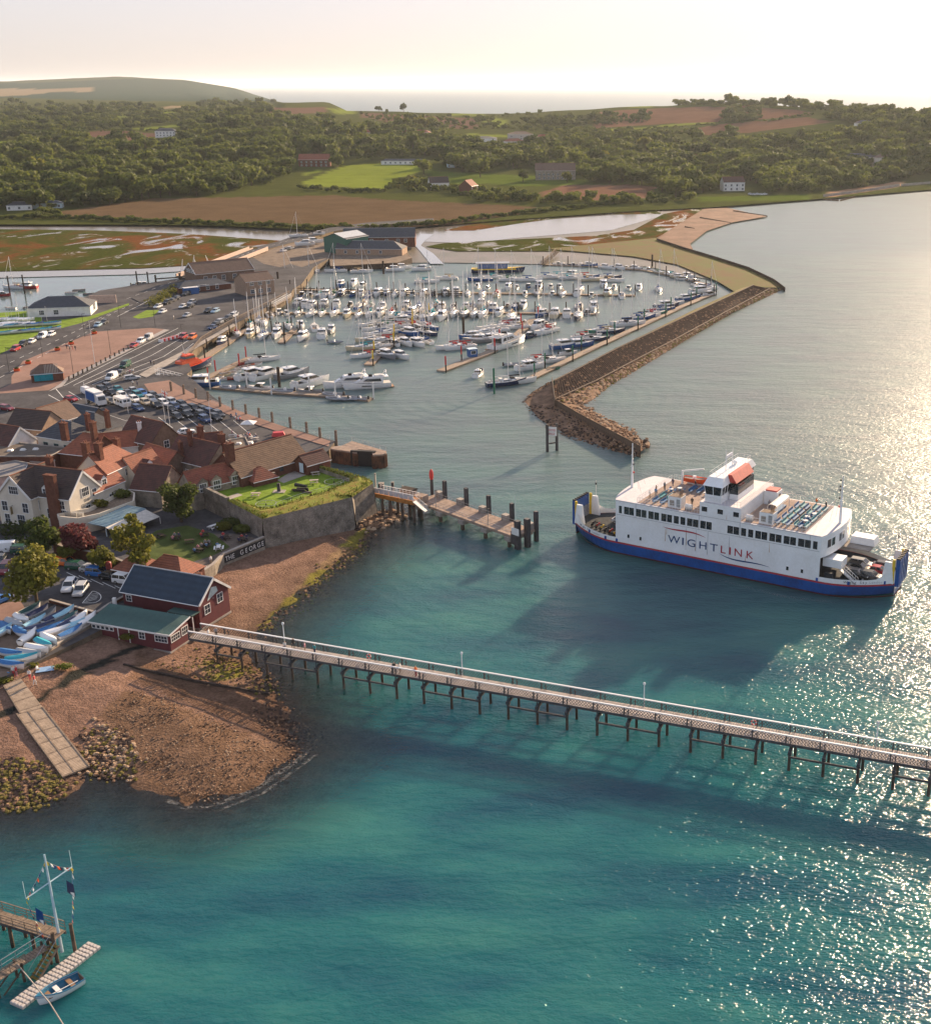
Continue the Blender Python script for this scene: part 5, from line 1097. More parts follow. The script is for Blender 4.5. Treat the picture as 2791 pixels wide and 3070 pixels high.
lp = P(40, 2905, 1.3) - ej; lr = R(-jr * 0)
sj2 = thing('boarding_platform', 'lower boarding platform reached by an open timber stair beside the jetty', 'platform', P(95, 2865, 1.9), R(58))
b = MB()
for i in range(20): b.box((-4.2 + i * .3, 0, -.06), (.26, 1.2, .06), TIMBER)
tag(b.build('deck_plank', sj2), kind='stuff'); frail([(-4.3, .6, 0), (1.8, .6, 0)], 1.1, 1.4, 'handrail', sj2, STEEL, .035, 1); frail([(-4.3, -.6, 0), (-1, -.6, 0)], 1.1, 1.4, 'handrail', sj2, TIMBER, .04, 1)
for x, y in ((-4.2, -.6), (-4.2, .6), (-1.5, -.6), (-1.5, .6), (1.5, -.6), (1.5, .6)): b = MB(); b.tube((x, y, -5), (x, y, .3), .14, PILE, n=7); b.build('pile', sj2)
b = MB(); b.bar((-4.2, .6, -2.2), (-1.5, .6, -.3), .12, .12, PILE); b.bar((-4.2, -.6, -2.2), (-1.5, -.6, -.3), .12, .12, PILE); b.build('brace', sj2)
stp = P(165, 2830, 2.4); ste = P(100, 2940, .1)
st = thing('boat_stair', 'open timber stair stepping down from the jetty to the water', 'stair', ste, 0); dv = stp - ste; sdir = Vector((dv.x, dv.y, 0)).normalized(); nn = Vector((-sdir.y, sdir.x, 0))
for q in (-.5, .5): b = MB(); b.bar(nn * q, dv + nn * q, .08, .25, TIMBER); b.build('stringer', st)
for k in range(9): p = dv * (k + .5) / 9; b = MB(); b.box((p.x, p.y, p.z), (.3, 1.0, .05), mat('weedy_tread', (.22, .16, .05), rough=.9), rz=math.atan2(dv.y, dv.x)); b.build('tread', st)
for q in (-.55, .55): b = MB(); b.tube(nn * q + Vector((0, 0, .9)), dv + nn * q + Vector((0, 0, .9)), .03, STEEL); b.build('stair_rail', st)
mb_ = P(184, 2843, 0.8); ms = thing('signal_mast', 'tall pale blue signal mast with yard and strings of coloured flags', 'flag mast', mb_, 0)
MP = mat('mast_pale_blue', (.50, .62, .68), rough=.4, var=.15)
zt = 11.3; yd = (P(215, 2592, 8.3) - P(78, 2686, 8.3)); yl = yd.length / 2; yn = yd.normalized(); b = MB(); b.tube((0, 0, -.5), (0, 0, zt), .17, MP, .09, 8); b.build('pole', ms); b = MB(); b.tube((-yn.x * yl, -yn.y * yl, 8.0), (yn.x * yl, yn.y * yl, 8.0), .07, MP); b.build('yard', ms)
for q in (-1, 1): b = MB(); b.tube((yn.x * yl * q, yn.y * yl * q, 8.0), (yn.x * yl * q, yn.y * yl * q, 10.0), .025, MP, n=4); b.build('aerial', ms)
FC = [RED, YELLOW, WHITE, BLUEC, MATS['orange_paint'], CLOTH['navy'], CLOTH['white']]
def bunting(p, q, n, sag, s):
    p, q = Vector(p), Vector(q); prev = p; bb = MB()
    for i in range(1, n + 1):
        t = i / n; c = p.lerp(q, t) + Vector((0, 0, -sag * 4 * t * (1 - t))); bb.tube(prev, c, .018, STEEL, n=3)
        f = MB(); d = (c - prev).normalized(); m0 = prev.lerp(c, .2); m1 = prev.lerp(c, .8); dn = Vector((.15 * (-1) ** i, .1, -1)) * s; f.mesh([m0, m1, m1 + dn * .9 + Vector((.1, 0, 0)), m0 + dn], [(0, 1, 2, 3)], FC[i % 7]); f.build('flag', ms); prev = c
    bb.build('halyard', ms)
E_, W_ = (yn.x * yl, yn.y * yl, 8.0), (-yn.x * yl, -yn.y * yl, 8.0)
bunting((0, 0, 10.6), E_, 8, .35, .5); bunting((0, 0, 10.6), W_, 8, .2, .35); bunting(E_, (1.3, .5, 2.8), 11, .2, .4); bunting(W_, (-1.2, -.8, 2.2), 11, .3, .45)
for p, m1, m2 in (((yn.x * 1.9, yn.y * 1.9, 7.0), CLOTH['navy'], WHITE), ((-yn.x * 2.0, -yn.y * 2.0, 6.4), BLUEC, WHITE)):
    b = MB(); b.mesh([p, (p[0] - .1, p[1], p[2] - 1.5), (p[0] + .8, p[1] - .3, p[2] - 1.9), (p[0] + .75, p[1] - .2, p[2] - .4)], [(0, 1, 2, 3)], m1); b.mesh([(p[0] + .1, p[1] - .04, p[2] - 1.4), (p[0] + .75, p[1] - .35, p[2] - 1.85), (p[0] + .75, p[1] - .33, p[2] - 1.3)], [(0, 1, 2)], m2); b.build('flag', ms)
# floating pontoon of plastic cubes
ca, cb = P(45, 3012, .35), P(282, 2828, .35); fl = thing('cube_pontoon', 'floating pontoon of grey plastic cubes beside the rowing boat', 'pontoon', ca, math.atan2((cb - ca).y, (cb - ca).x)); FL = (cb - ca).length
CUB = mat('pontoon_plastic', (.47, .43, .40), rough=.6, var=.2, scale=2.5); n = 20; cs_ = FL / n; b = MB()
e = .04; s = cs_ / 2 - e; b.loft([[(-s, -s, -.45), (s, -s, -.45), (s, s, -.45), (-s, s, -.45)], [(-s, -s, -.06), (s, -s, -.06), (s, s, -.06), (-s, s, -.06)], [(-s + .07, -s + .07, 0), (s - .07, -s + .07, 0), (s - .07, s - .07, 0), (-s + .07, s - .07, 0)]], CUB); c0 = b.build('float_cube', fl, (cs_ / 2, 0, 0))
rd = random.Random(5)
for i in range(n):
    for j in range(4):
        if i or j: cp(c0, ((i + .5) * cs_, (j - 1.0) * cs_ * .92 - .3, rd.uniform(-.02, .02)), rd.uniform(-.02, .02))
        else: c0.location = (cs_ / 2, -cs_ * .92 - .3, 0)
ra, rb_ = P(118, 3005, .4), P(246, 2935, .4); rbt = thing('rowing_boat', 'blue and white rowing boat with timber thwarts moored to the cube pontoon', 'rowing boat', (ra + rb_) / 2 * 1 + Vector((0, 0, -.3)), math.atan2((ra - rb_).y, (ra - rb_).x))
rs = hull_rings((rb_ - ra).length, 2.0, .75, .5, .8, .3, 11); rs_in = [[(p[0] * .97, p[1] * .86, p[2] - .06 if k in (0, 6) else max(p[2], -.05) + .12) for k, p in enumerate(r)] for r in rs]
RBB = mat('rowboat_blue', (.03, .16, .27), rough=.4); b = MB(); b.loft(rs, HULLC['white'], closed=False); b.face(rs[0], WHITE); b.build('hull', rbt, smooth=True); b = MB(); b.loft(rs_in, RBB, closed=False); b.face(rs_in[0], TEAK); b.build('lining', rbt)
for sd in (0, 6):
    b = MB()
    for a_, c_ in zip(rs[:-1], rs[1:]): b.tube(a_[sd], c_[sd], .07, RBB, n=5)
    b.build('gunwale', rbt)
for x, m1 in ((-1.0, TEAK), (.3, WHITE), (1.2, TEAK)): b = MB(); b.box((x, 0, .5), (.45, 1.6 if x < 1 else 1.35, .06), m1); b.build('thwart', rbt)
b = MB(); b.face([(1.6, -.55, .74), (2.5, -.1, .98), (2.5, .1, .98), (1.6, .55, .74)], RBB); b.build('fore_deck', rbt); b = MB(); b.bar((-1.6, .3, .6), (1.2, .25, .62), .08, .06, WHITE); b.build('oar', rbt)
b = MB(); b.tube(P(52, 2892, 1.9), P(150, 3010, 2.2), .06, CONC); b.tube(P(150, 3010, 2.2), P(200, 3090, 2.4), .06, CONC); tag(b.build('mooring_rope', None), 'thick pale mooring rope stretched across the bottom left corner', 'rope')
# ================================================================== slipway of planks on the beach
sl0, sl1, sl2 = P(45, 2050, 1.9), P(155, 2185, 1.4), P(235, 2328, .25)
slw = thing('plank_slipway', 'pale timber plank slipway running down the beach to the weed', 'slipway')
def slab_row(a0, a1, b0, b1, n):
    for i in range(n):
        t0, t1 = (i + .06) / n, (i + .86) / n; A, B = a0.lerp(b0, t0), a1.lerp(b1, t0); Cc, D = a1.lerp(b1, t1), a0.lerp(b0, t1); up = Vector((0, 0, .10)); bb = MB()
        q = [A, B, Cc, D]; bb.loft([[p - up for p in q], [p + up for p in q]], WTIMB if i % 9 else TIMBER); bb.build('plank', slw)
WTIMB = mat('bleached_plank', (.40, .31, .23), rough=.95, var=.35, scale=1.2, bump=.3)
def PB(x, y, dz=.22):
    p = P(x, y, 2.4)
    for _ in range(6): p = P(x, y, beach_z(p.x, p.y) + dz)
    return p
slab_row(PB(12, 2055), PB(62, 2035), PB(62, 2142), PB(128, 2122), 30); slab_row(PB(50, 2142), PB(130, 2122), PB(190, 2332), PB(268, 2300), 55)
for a, c in ((PB(12, 2058), PB(62, 2142)), (PB(50, 2142), PB(190, 2332)), (PB(128, 2122), PB(268, 2300)), (PB(85, 2135), PB(225, 2318))): b = MB(); b.bar(a + Vector((0, 0, .16)), c + Vector((0, 0, .16)), .2, .3, TIMBER); b.build('edge_beam', slw)
ob = MB(); ob.bar(PB(370, 1990, .3), PB(560, 2035, .35), .3, .5, DTIMBER); ob.bar(PB(560, 2035, .35), PB(810, 2078, .3), .3, .5, DTIMBER); tag(ob.build('groyne'), 'long dark timber groyne lying across the beach beside the pier', 'groyne')
# stones and weed on the foreshore
rd = random.Random(3); b = MB()
def scat(poly, n, s0, s1, ms):
    x0, x1 = min(p[0] for p in poly), max(p[0] for p in poly); y0, y1 = min(p[1] for p in poly), max(p[1] for p in poly); k = 0
    while k < n:
        x, y = rd.uniform(x0, x1), rd.uniform(y0, y1)
        if inpoly(x, y, poly): w = P(x + rd.gauss(0, 16), y + rd.gauss(0, 9), .4); add_rock(b, Vector((w.x, w.y, beach_z(w.x, w.y) + .02)), rd.uniform(s0, s1), rd, rd.choice(ms)); k += 1
BR, PR, DR, WR = ROCKM
scat([(-60, 2310), (60, 2288), (150, 2300), (215, 2335), (160, 2400), (60, 2420), (-60, 2430)], 620, .15, .5, [WR, WR, DR, BR]); scat([(240, 2240), (300, 2180), (380, 2210), (420, 2280), (380, 2330), (280, 2330), (245, 2290)], 420, .15, .45, [BR, DR, WR, PR])
scat([(300, 2180), (420, 2090), (600, 2130), (800, 2230), (900, 2290), (760, 2350), (620, 2405), (480, 2350)], 1500, .06, .17, [BR, PR, DR, BR]); scat([(780, 2100), (900, 2130), (960, 2200), (900, 2280), (820, 2220), (770, 2150)], 330, .12, .3, [DR, DR, BR]); scat([(600, 1950), (720, 1960), (860, 2060), (800, 2080), (620, 2030)], 380, .1, .35, [BR, DR, WR]); scat([(900, 1800), (960, 1730), (1080, 1630), (1120, 1590), (1100, 1640), (1000, 1720), (920, 1800), (800, 1890), (780, 1880)], 420, .12, .4, [WR, BR, DR]); scat([(1060, 1560), (1180, 1520), (1210, 1545), (1120, 1580)], 260, .3, .8, [BR, PR, DR]); scat([(480, 2000), (700, 1960), (640, 2040), (560, 2040)], 150, .08, .25, [BR, WR])
tag(b.build('foreshore_stones'), kind='stuff')
# ================================================================== town
def tiles(name, c1, c2, row=0.32):
    m_, n = newmat(name); v = n.coord(); f = n.noise(.9, 5, .65, v); g = n.noise(7, 3, .6, v); w = n.n('ShaderNodeTexWave', wave_type='BANDS', bands_direction='Z'); w.inputs['Scale'].default_value = 1 / row * .35; w.inputs['Distortion'].default_value = .4; n.l(v, w.inputs['Vector'])
    k = n.math('ADD', n.math('MULTIPLY', f, .6), n.math('MULTIPLY', g, .4)); col = n.ramp(k, [(.36, c2), (.62, c1)])
    n.l(n.mix(n.math('MULTIPLY', w.outputs['Fac'], .30), col, (c2[0] * .5, c2[1] * .5, c2[2] * .5)), n.b.inputs['Base Color']); n.b.inputs['Roughness'].default_value = .85; n.bump(n.math('ADD', w.outputs['Fac'], g), .5, .08); return m_
RT = {'red': tiles('red_clay_tiles', (.33, .10, .055), (.17, .055, .035)), 'orange': tiles('orange_clay_tiles', (.36, .12, .065), (.19, .065, .04)), 'dark': tiles('dark_brown_tiles', (.085, .055, .045), (.04, .03, .028)), 'maroon': tiles('maroon_tiles', (.13, .05, .038), (.06, .03, .025)), 'slate': tiles('slate_tiles', (.075, .08, .095), (.04, .045, .055)), 'green': tiles('green_felt', (.055, .12, .105), (.035, .085, .08), .8), 'blue': tiles('blue_felt', (.03, .055, .085), (.018, .035, .06), .8), 'brown': tiles('brown_tiles', (.20, .12, .085), (.11, .07, .05)), 'weathered': tiles('lichen_tiles', (.22, .13, .075), (.10, .055, .035))}
WALLM = {'cream': CREAM, 'brick': BRICK, 'stone': STONE, 'white': WHITE, 'buff': mat('buff_brick', (.36, .25, .18), rough=.9, var=.3, scale=1.5, bump=.2, bscale=12), 'brownbrick': mat('brown_brick', (.20, .135, .10), rough=.9, var=.35, scale=1.5, bump=.2, bscale=12), 'pink': mat('pink_render', (.55, .38, .33), rough=.85), 'maroonboard': mat('maroon_boards', (.115, .022, .028), rough=.6, var=.2), 'grey': mat('grey_render', (.42, .40, .38), rough=.9, var=.2), 'green': mat('green_cladding', (.02, .11, .08), rough=.6, var=.15), 'paleblue': mat('pale_blue_wall', (.55, .68, .74), rough=.7, var=.1)}
FRAME = mat('white_frame', (.78, .78, .76), rough=.4, var=.05); RIDGE = mat('ridge_tile', (.26, .12, .08), rough=.9)
_hw = {}
def hwin(parent, x, y, z, w, h, rz, name='window', bars=True, fm=FRAME):
    key = (w, h, bars, fm.name)
    if key not in _hw:
        f = MB(); e = .09
        for cx, cz, dx, dz in ((0, -e, w + 2 * e, e), (0, h, w + 2 * e, e), (-w / 2 - e / 2, 0, e, h), (w / 2 + e / 2, 0, e, h)): f.box((cx, 0, cz), (dx, .14, dz), fm)
        if bars:
            f.box((0, 0, h / 2 - .02), (w, .09, .05), fm)
            for k in range(1, max(2, int(w / .45))): f.box((-w / 2 + w * k / max(2, int(w / .45)), 0, 0), (.04, .09, h), fm)
        o = f.build('t'); g = MB(); g.box((0, 0, 0), (w, .05, h), GLASS); q = g.build('t'); _hw[key] = (o.data, q.data); bpy.data.objects.remove(o); bpy.data.objects.remove(q)
    o = link(name, _hw[key][0], parent, (x, y, z), rz); link('pane', _hw[key][1], o); return o
def chimney(parent, x, y, z0, h, w=.9, d=.7, m_=BRICK):
    h *= .74; b = MB(); b.box((x, y, z0), (w, d, h), m_); b.box((x, y, z0 + h), (w + .2, d + .2, .22), m_)
    for k in (-1, 1): b.tube((x + k * w * .25, y, z0 + h + .2), (x + k * w * .25, y, z0 + h + .65), .14, RIDGE, n=7)
    return b.build('chimney', parent)
def house(label, cx, cy, L, Wd, ang, z0, ze, zr, wall='cream', roof='red', hip=(0, 0), wins=(), chim=(), cat='house', name='house', barge=None, over=.25):
    t = thing(name, label, cat, (cx, cy, z0), R(ang)); e, r = ze - z0, zr - z0; hx, hy = L / 2, Wd / 2; wm, rm = WALLM[wall], RT[roof]
    b = MB(); b.prism([(-hx, -hy), (hx, -hy), (hx, hy), (-hx, hy)], -1.5, e, wm)
    for s, hp in ((-1, hip[0]), (1, hip[1])):
        if not hp: b.face([(s * hx, -s * hy, e), (s * hx, s * hy, e), (s * hx, 0, r - .05)], wm)
    b.build('wall', t)
    k = r - e; o = over; sl = k / hy; ye = hy + o; zo = e - sl * o; rf = MB(); th = .16
    x0, x1 = -hx - (0 if hip[0] else o), hx + (0 if hip[1] else o); r0 = x0 + (hy if hip[0] else 0) * .9; r1 = x1 - (hy if hip[1] else 0) * .9; xe0 = x0 - (o if hip[0] else 0); xe1 = x1 + (o if hip[1] else 0)
    for s in (-1, 1):
        q = [(xe0, s * ye, zo), (xe1, s * ye, zo), (r1, 0, r), (r0, 0, r)]; q = q if s < 0 else q[::-1]
        rf.loft([[(p[0], p[1], p[2] - th) for p in q], q], rm)
    if hip[0]: rf.face([(xe0, ye, zo), (xe0, -ye, zo), (r0, 0, r)], rm)
    if hip[1]: rf.face([(xe1, -ye, zo), (xe1, ye, zo), (r1, 0, r)], rm)
    ro = rf.build('roof', t); b = MB(); b.tube((r0, 0, r), (r1, 0, r), .13, RIDGE if roof not in ('slate', 'blue', 'green') else STEEL, n=6); b.build('ridge_tile', ro)
    b = MB()
    for s in (-1, 1): b.tube((xe0, s * (ye + .03), zo - .06), (xe1, s * (ye + .03), zo - .06), .08, FRAME, n=5)
    b.build('gutter', ro)
    if barge:
        for s, hp in ((-1, hip[0]), (1, hip[1])):
            if not hp:
                for q in (-1, 1): b = MB(); b.bar((s * (hx + o + .03), q * ye, zo + .05), (s * (hx + o + .03), 0, r + .05), .12, .38, barge); b.build('barge_board', t)
    for w in wins:
        sd, u, z, w_, h_ = w[:5]; fm = w[5] if len(w) > 5 else FRAME
        if sd == 'S': hwin(t, u, -hy - .01, z, w_, h_, 0, fm=fm)
        elif sd == 'N': hwin(t, u, hy + .01, z, w_, h_, math.pi, fm=fm)
        elif sd == 'E': hwin(t, hx + .01, u, z, w_, h_, R(90), fm=fm)
        else: hwin(t, -hx - .01, u, z, w_, h_, R(-90), fm=fm)
    for c in chim: chimney(t, *c)
    return t
def dormer(t, x, y, z, rz, w=1.5, h=1.5, d=2.2, roof='red', wall=FRAME):
    b = MB(); cr, sr = math.cos(rz), math.sin(rz); T = lambda a, c, e: (x + a * cr - c * sr, y + a * sr + c * cr, z + e); rm = RT[roof]
    b.loft([[T(-w / 2, 0, 0), T(w / 2, 0, 0), T(w / 2, d, 0), T(-w / 2, d, 0)], [T(-w / 2, 0, h), T(w / 2, 0, h), T(w / 2, d, h), T(-w / 2, d, h)]], wall); b.face([T(-w / 2, 0, h), T(w / 2, 0, h), T(0, 0, h + w * .45)], wall)
    for s in (-1, 1): b.face([T(s * (w / 2 + .15), -.15, h - .1), T(0, -.15, h + w * .45), T(0, d + .8, h + w * .45), T(s * (w / 2 + .15), d + .8, h - .1)], rm)
    o = b.build('dormer', t); hwin(o, *T(0, -.03, .25), w * .62, h * .75, rz); return o
# land the town stands on: slab with quay walls
QUAY = [(575, 1108), (560, 1122), (640, 1190), (700, 1232), (818, 1268), (920, 1297), (1005, 1322), (985, 1350), (930, 1385)]
TOWN_EDGE = [(1119, 1448), (1056, 1490), (786, 1556), (793, 1612), (668, 1672), (600, 1725), (560, 1780), (470, 1800), (395, 1840), (280, 1900), (45, 2018), (-60, 2075)]
slab = QUAY + TOWN_EDGE + [(-500, 2075), (-900, 1400), (-900, 1060), (0, 1000), (300, 870), (560, 830), (770, 745), (900, 700), (1010, 735), (985, 775), (940, 800), (905, 850), (880, 865), (868, 884), (600, 1026), (560, 1075)]
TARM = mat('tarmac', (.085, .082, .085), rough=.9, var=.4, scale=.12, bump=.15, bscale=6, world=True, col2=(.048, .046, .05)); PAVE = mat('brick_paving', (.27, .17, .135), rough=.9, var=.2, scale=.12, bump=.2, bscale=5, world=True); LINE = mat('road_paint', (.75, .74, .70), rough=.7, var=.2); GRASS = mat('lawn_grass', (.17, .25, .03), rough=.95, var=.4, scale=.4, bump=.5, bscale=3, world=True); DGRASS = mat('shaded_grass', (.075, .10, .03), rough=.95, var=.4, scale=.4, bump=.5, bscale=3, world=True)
g = MB(); pts = [P(x, y, 3.0) for x, y in slab]; g.prism([(p.x, p.y) for p in pts], -3, 3.0, mat('quay_wall', (.16, .125, .09), rough=.95, var=.5, scale=.4, bump=.5, world=True), TARM); tag(g.build('town_ground'), kind='structure')
# ---- The George hotel
bw_ = FRAME
hot = house('large cream hotel with THE GEORGE on its gable, dark tiled roof and tall brick chimney', -105.2, 222.4, 12.4, 8.8, -18, 3, 9.2, 13.6, 'cream', 'dark', wins=[('E', .2, 5.3, 1.9, 1.7), ('E', 2.6, 4.6, 1.2, 1.4), ('E', -2.6, 1.2, 1.3, 1.9), ('E', .4, 1.0, 1.2, 2.3), ('E', 3.0, 3.0, 1.0, .7), ('S', 1.4, 1.6, 1.4, 2.0), ('S', 4.6, 1.6, 1.4, 2.0), ('S', -2.0, 1.6, 1.3, 2.0), ('S', 4.4, 3.9, 1.2, 1.6)], barge=WHITE, cat='hotel', name='hotel')
for i, (tx, sz) in enumerate((('THE', .85), ('GEORGE', .85))): letters(hot, tx, (6.23, .3, 4.15 - i * .85), (R(90), 0, R(90)), sz, mat('letter_grey_dark', (.12, .11, .10)), 1.0)
b = MB(); b.box((2.9, -4.75, -1), (2.3, .9, 11.6), BRICK); b.box((2.9, -4.75, 10.6), (2.5, 1.1, .25), BRICK); b.build('chimney', hot); dormer(hot, .6, -4.0, 6.0, 0, 1.7, 1.6, 2.0, 'dark'); chimney(hot, -3.5, 2.5, 9, 3.4, 1.3, .9)
win_ = house('cream front gable wing of the hotel with a hanging sign above tall sash windows', -110.4, 222.7, 10.0, 8.1, 72, 3, 9.2, 13.3, 'cream', 'dark', wins=[('W', -.2, 6.6, 2.1, 1.5), ('W', 2.5, 3.0, 1.3, 1.9), ('W', -2.4, 3.0, 1.3, 1.9), ('W', -1.0, .4, 1.7, 2.0), ('W', 2.3, .4, 1.2, 1.9), ('S', -2.6, 3.2, 1.3, 1.9), ('S', 0, .6, 1.2, 1.8)], barge=WHITE, cat='hotel wing', name='hotel_wing')
b = MB(); b.box((-5.5, .6, 2.5), (.5, .1, 1.5), mat('hanging_sign', (.22, .16, .07), var=.6, scale=2)); b.bar((-5.0, .6, 4.2), (-5.9, .6, 4.2), .06, .06, BLACK); b.build('hanging_sign', win_)
red = house('cream rear range of the hotel under a tall red tiled roof with two big chimneys', -100.2, 235.5, 11, 7.4, 74, 3, 10.2, 13.8, 'cream', 'orange', hip=(0, 1), wins=[('S', -2.4, 4.6, .9, 1.4), ('S', .6, 4.9, .9, 1.4), ('S', 3.6, 4.9, .9, 1.4), ('S', -1.2, .6, 1.0, 3.2), ('S', 1.8, .8, .9, 1.6)], chim=[(-3.6, -1.0, 8, 6.2, 1.1, 1.3), (-3.6, 2.0, 8, 6.0, 1.1, 1.3), (4.6, 1.0, 7, 5.5, 1.0, 1.2)], cat='hotel range', name='hotel_range')
for z in (0,): pass
mid = house('lower red tiled hotel wing with a white dormer beside the roof terrace', -100.6, 228.2, 8.6, 7.6, 70, 3, 8.2, 11.8, 'cream', 'red', hip=(0, 0), wins=[('S', -2.6, .4, .9, 2.6), ('S', .2, 1.6, 1.1, 1.9), ('S', 2.6, .6, 1.0, 2.6)], chim=[(2.5, 2.0, 6.5, 5.5, 1.1, 1.1)], cat='hotel wing', name='hotel_wing'); dormer(mid, -.6, -3.2, 5.4, 0, 1.7, 1.5, 2.0, 'red')
ex = house('red tiled lower house with a white dormer window joined to the hotel range', -95.3, 238.8, 7.5, 7.0, 64, 3, 8.0, 11.6, 'cream', 'orange', wins=[('S', -1.4, 1.2, .9, 1.2), ('S', 1.5, 1.2, .9, 1.2), ('W', 0, 3.4, .8, 1.0)], cat='house'); dormer(ex, .2, -2.9, 5.2, 0, 1.7, 1.5, 2.0, 'maroon')
# terrace, flat bay and conservatory
tz = 5.6; A_ = [(640, 1105), (985, 1040), (1385, 830), (1480, 870), (1470, 960), (1090, 1100), (860, 1150), (650, 1130)]; A_ = [(x * .2728, 1250 + y * .2728) for x, y in A_]
tr_ = thing('roof_terrace', 'cream flat roofed hotel terrace with a parapet and glass balustrade', 'terrace', P(*A_[0], tz)); T0 = P(*A_[0], tz); tp_ = [P(*q, tz) - T0 for q in A_]
b = MB(); b.prism([(p.x, p.y) for p in tp_], -3.4, 0, CREAM, TIMBER); b.build('wall', tr_)
for p, q in zip(tp_, tp_[1:] + tp_[:1]): b = MB(); b.bar(p + Vector((0, 0, .75)), q + Vector((0, 0, .75)), .25, .78, CREAM); b.build('parapet', tr_)
for k in range(3): b = MB(); b.box((tp_[1].x * .35 + k * 1.3, tp_[1].y * .35 - .3 * k - .3, 0), (1.0, .8, .9), STEEL); b.build('air_conditioner', tr_)
letters(tr_, 'THE GEORGE', (tp_[7].x * .5 + 2.5, tp_[7].y - .45, -1.3), (R(90), 0, R(-12)), .55, MATS['letter_grey_dark'])
for k, (u, v) in enumerate([(.12, 0), (.4, 0)]): hwin(tr_, tp_[7].x + (tp_[6].x - tp_[7].x) * u * 1.8 + .3, tp_[7].y + (tp_[6].y - tp_[7].y) * u * 1.8 - .15, -4.0, 1.0, 1.9, R(-10))
UU = lambda x, y, z: P(x * .2728, 1250 + y * .2728, z)
cq = [UU(965, 1165, 5.5), UU(1160, 1205, 5.0), UU(1600, 1010, 5.0), UU(1385, 970, 6.0)]; cz = thing('conservatory', 'long conservatory with a blue grey standing seam roof beside the hotel lawn', 'conservatory', cq[0]); C0 = cq[0]
b = MB(); rm_ = mat('blue_seam_roof', (.16, .26, .33), rough=.5, var=.2, scale=1); q = [p - C0 for p in cq]; b.loft([[p - Vector((0, 0, .15)) for p in q], q], rm_); b.build('roof', cz)
for k in range(17): t = k / 16; b = MB(); b.bar(q[0].lerp(q[3], t) + Vector((0, 0, .1)), q[1].lerp(q[2], t) + Vector((0, 0, .1)), .07, .1, mat('roof_seam', (.30, .42, .48), rough=.5)); b.build('roof_seam', cz)
for k in range(9): t = k / 8; p = q[1].lerp(q[2], t); b = MB(); b.box((p.x, p.y, 3.0 - C0.z), (.16, .16, 1.55), WALLM['paleblue']); b.build('pillar', cz)
for k in range(8): p, s = q[1].lerp(q[2], k / 8), q[1].lerp(q[2], (k + 1) / 8); b = MB(); b.mesh([(p.x, p.y + .15, 3 - C0.z), (s.x, s.y + .15, 3 - C0.z), (s.x, s.y + .15, 4.4 - C0.z), (p.x, p.y + .15, 4.4 - C0.z)], [(0, 1, 2, 3)], GLASS); b.build('glass_panel', cz)
aq = [UU(1160, 1215, 4.9), UU(1300, 1285, 4.5), UU(1755, 1095, 4.5), UU(1600, 1015, 4.9)]; aw_ = thing('awning', 'large pale fabric awning on posts in front of the conservatory', 'awning', aq[0]); b = MB(); b.loft([[p - aq[0] - Vector((0, 0, .06)) for p in aq], [p - aq[0] for p in aq]], mat('awning_fabric', (.62, .58, .52), rough=.8)); b.build('canopy', aw_)
for t in (0, .5, 1): p = aq[1].lerp(aq[2], t) - aq[0]; b = MB(); b.tube((p.x, p.y, 3 - aq[0].z), (p.x, p.y, -.6), .06, WHITE); b.build('post', aw_)
# ---- other town houses, back to front
W2 = lambda s, us, z, w=1.0, h=1.3, fm=FRAME: [(s, u, z, w, h, fm) for u in us]
house('brown brick house with a gable window at the left end of the town', -133.6, 276.2, 10, 8.0, -17, 3, 7.6, 11.0, 'buff', 'dark', wins=W2('S', (1.0,), 2.2) + W2('E', (-.5,), 2.4, 1.3) + W2('S', (4.2,), 2.0))
house('buff brick house with a broad brown roof beside the car ferry queue', -132.2, 283.0, 9, 8.5, 65, 3, 7.2, 10.6, 'buff', 'brown', wins=W2('S', (1.5,), 2.4, 1.8, 1.2))
house('white gabled cottage with a dark roof at the left edge of town', -134.6, 262.2, 11, 8.0, -24, 3, 7.6, 11.3, 'white', 'maroon', wins=W2('E', (-1.0, .8, 2.0), 1.6, .7, 1.0), barge=WHITE)
GF = mat('green_frame', (.05, .16, .13), rough=.5)
house('white rendered house with green sash windows and a slate hipped roof', -119.6, 261.9, 10.5, 8.2, -24, 3, 9.2, 12.2, 'cream', 'slate', hip=(1, 1), wins=W2('S', (-2.8, .4, 3.4), 2.8, 1.2, 2.0, GF), chim=[(5.0, 1.5, 7, 5.0, .9, .9)])
house('slate roofed rear block with white hip ridges behind the white house', -117.2, 269.6, 10, 8.0, -26, 3, 8.6, 12.2, 'cream', 'slate', hip=(1, 1), chim=[(5.2, 0, 6, 5.2, .9, .9)])
house('low blue slate shed beside the box lorry', -128.3, 293.0, 9.0, 5.0, -30, 3, 5.4, 7.6, 'brownbrick', 'blue')
house('brown brick house with a dark maroon roof and small white windows below the car park', -101.3, 262.2, 11.0, 8.2, -33, 3, 8.4, 12.6, 'brownbrick', 'maroon', wins=W2('S', (-2.6, .8), 4.2, .6, .8) + W2('E', (.2,), 3.6, 1.3, 1.6) + W2('E', (.2,), 1.2, 1.3, 1.4))
house('orange tiled house with tall chimneys behind the hotel', -112.2, 254.3, 9.0, 8.0, -18, 3, 7.8, 11.4, 'brick', 'orange', hip=(1, 0), chim=[(-3.8, -2.2, 7.0, 5.2, 1.5, 1.0), (3.6, -1.6, 7, 6.0, .9, 1.2)])
house('long low orange roof with a white end gable and stepped chimney', -107.0, 259.0, 8.5, 5.0, 24, 3, 7.6, 10.4, 'white', 'orange', chim=[(4.6, 0, 5.5, 4.6, .9, .9, WHITE)])
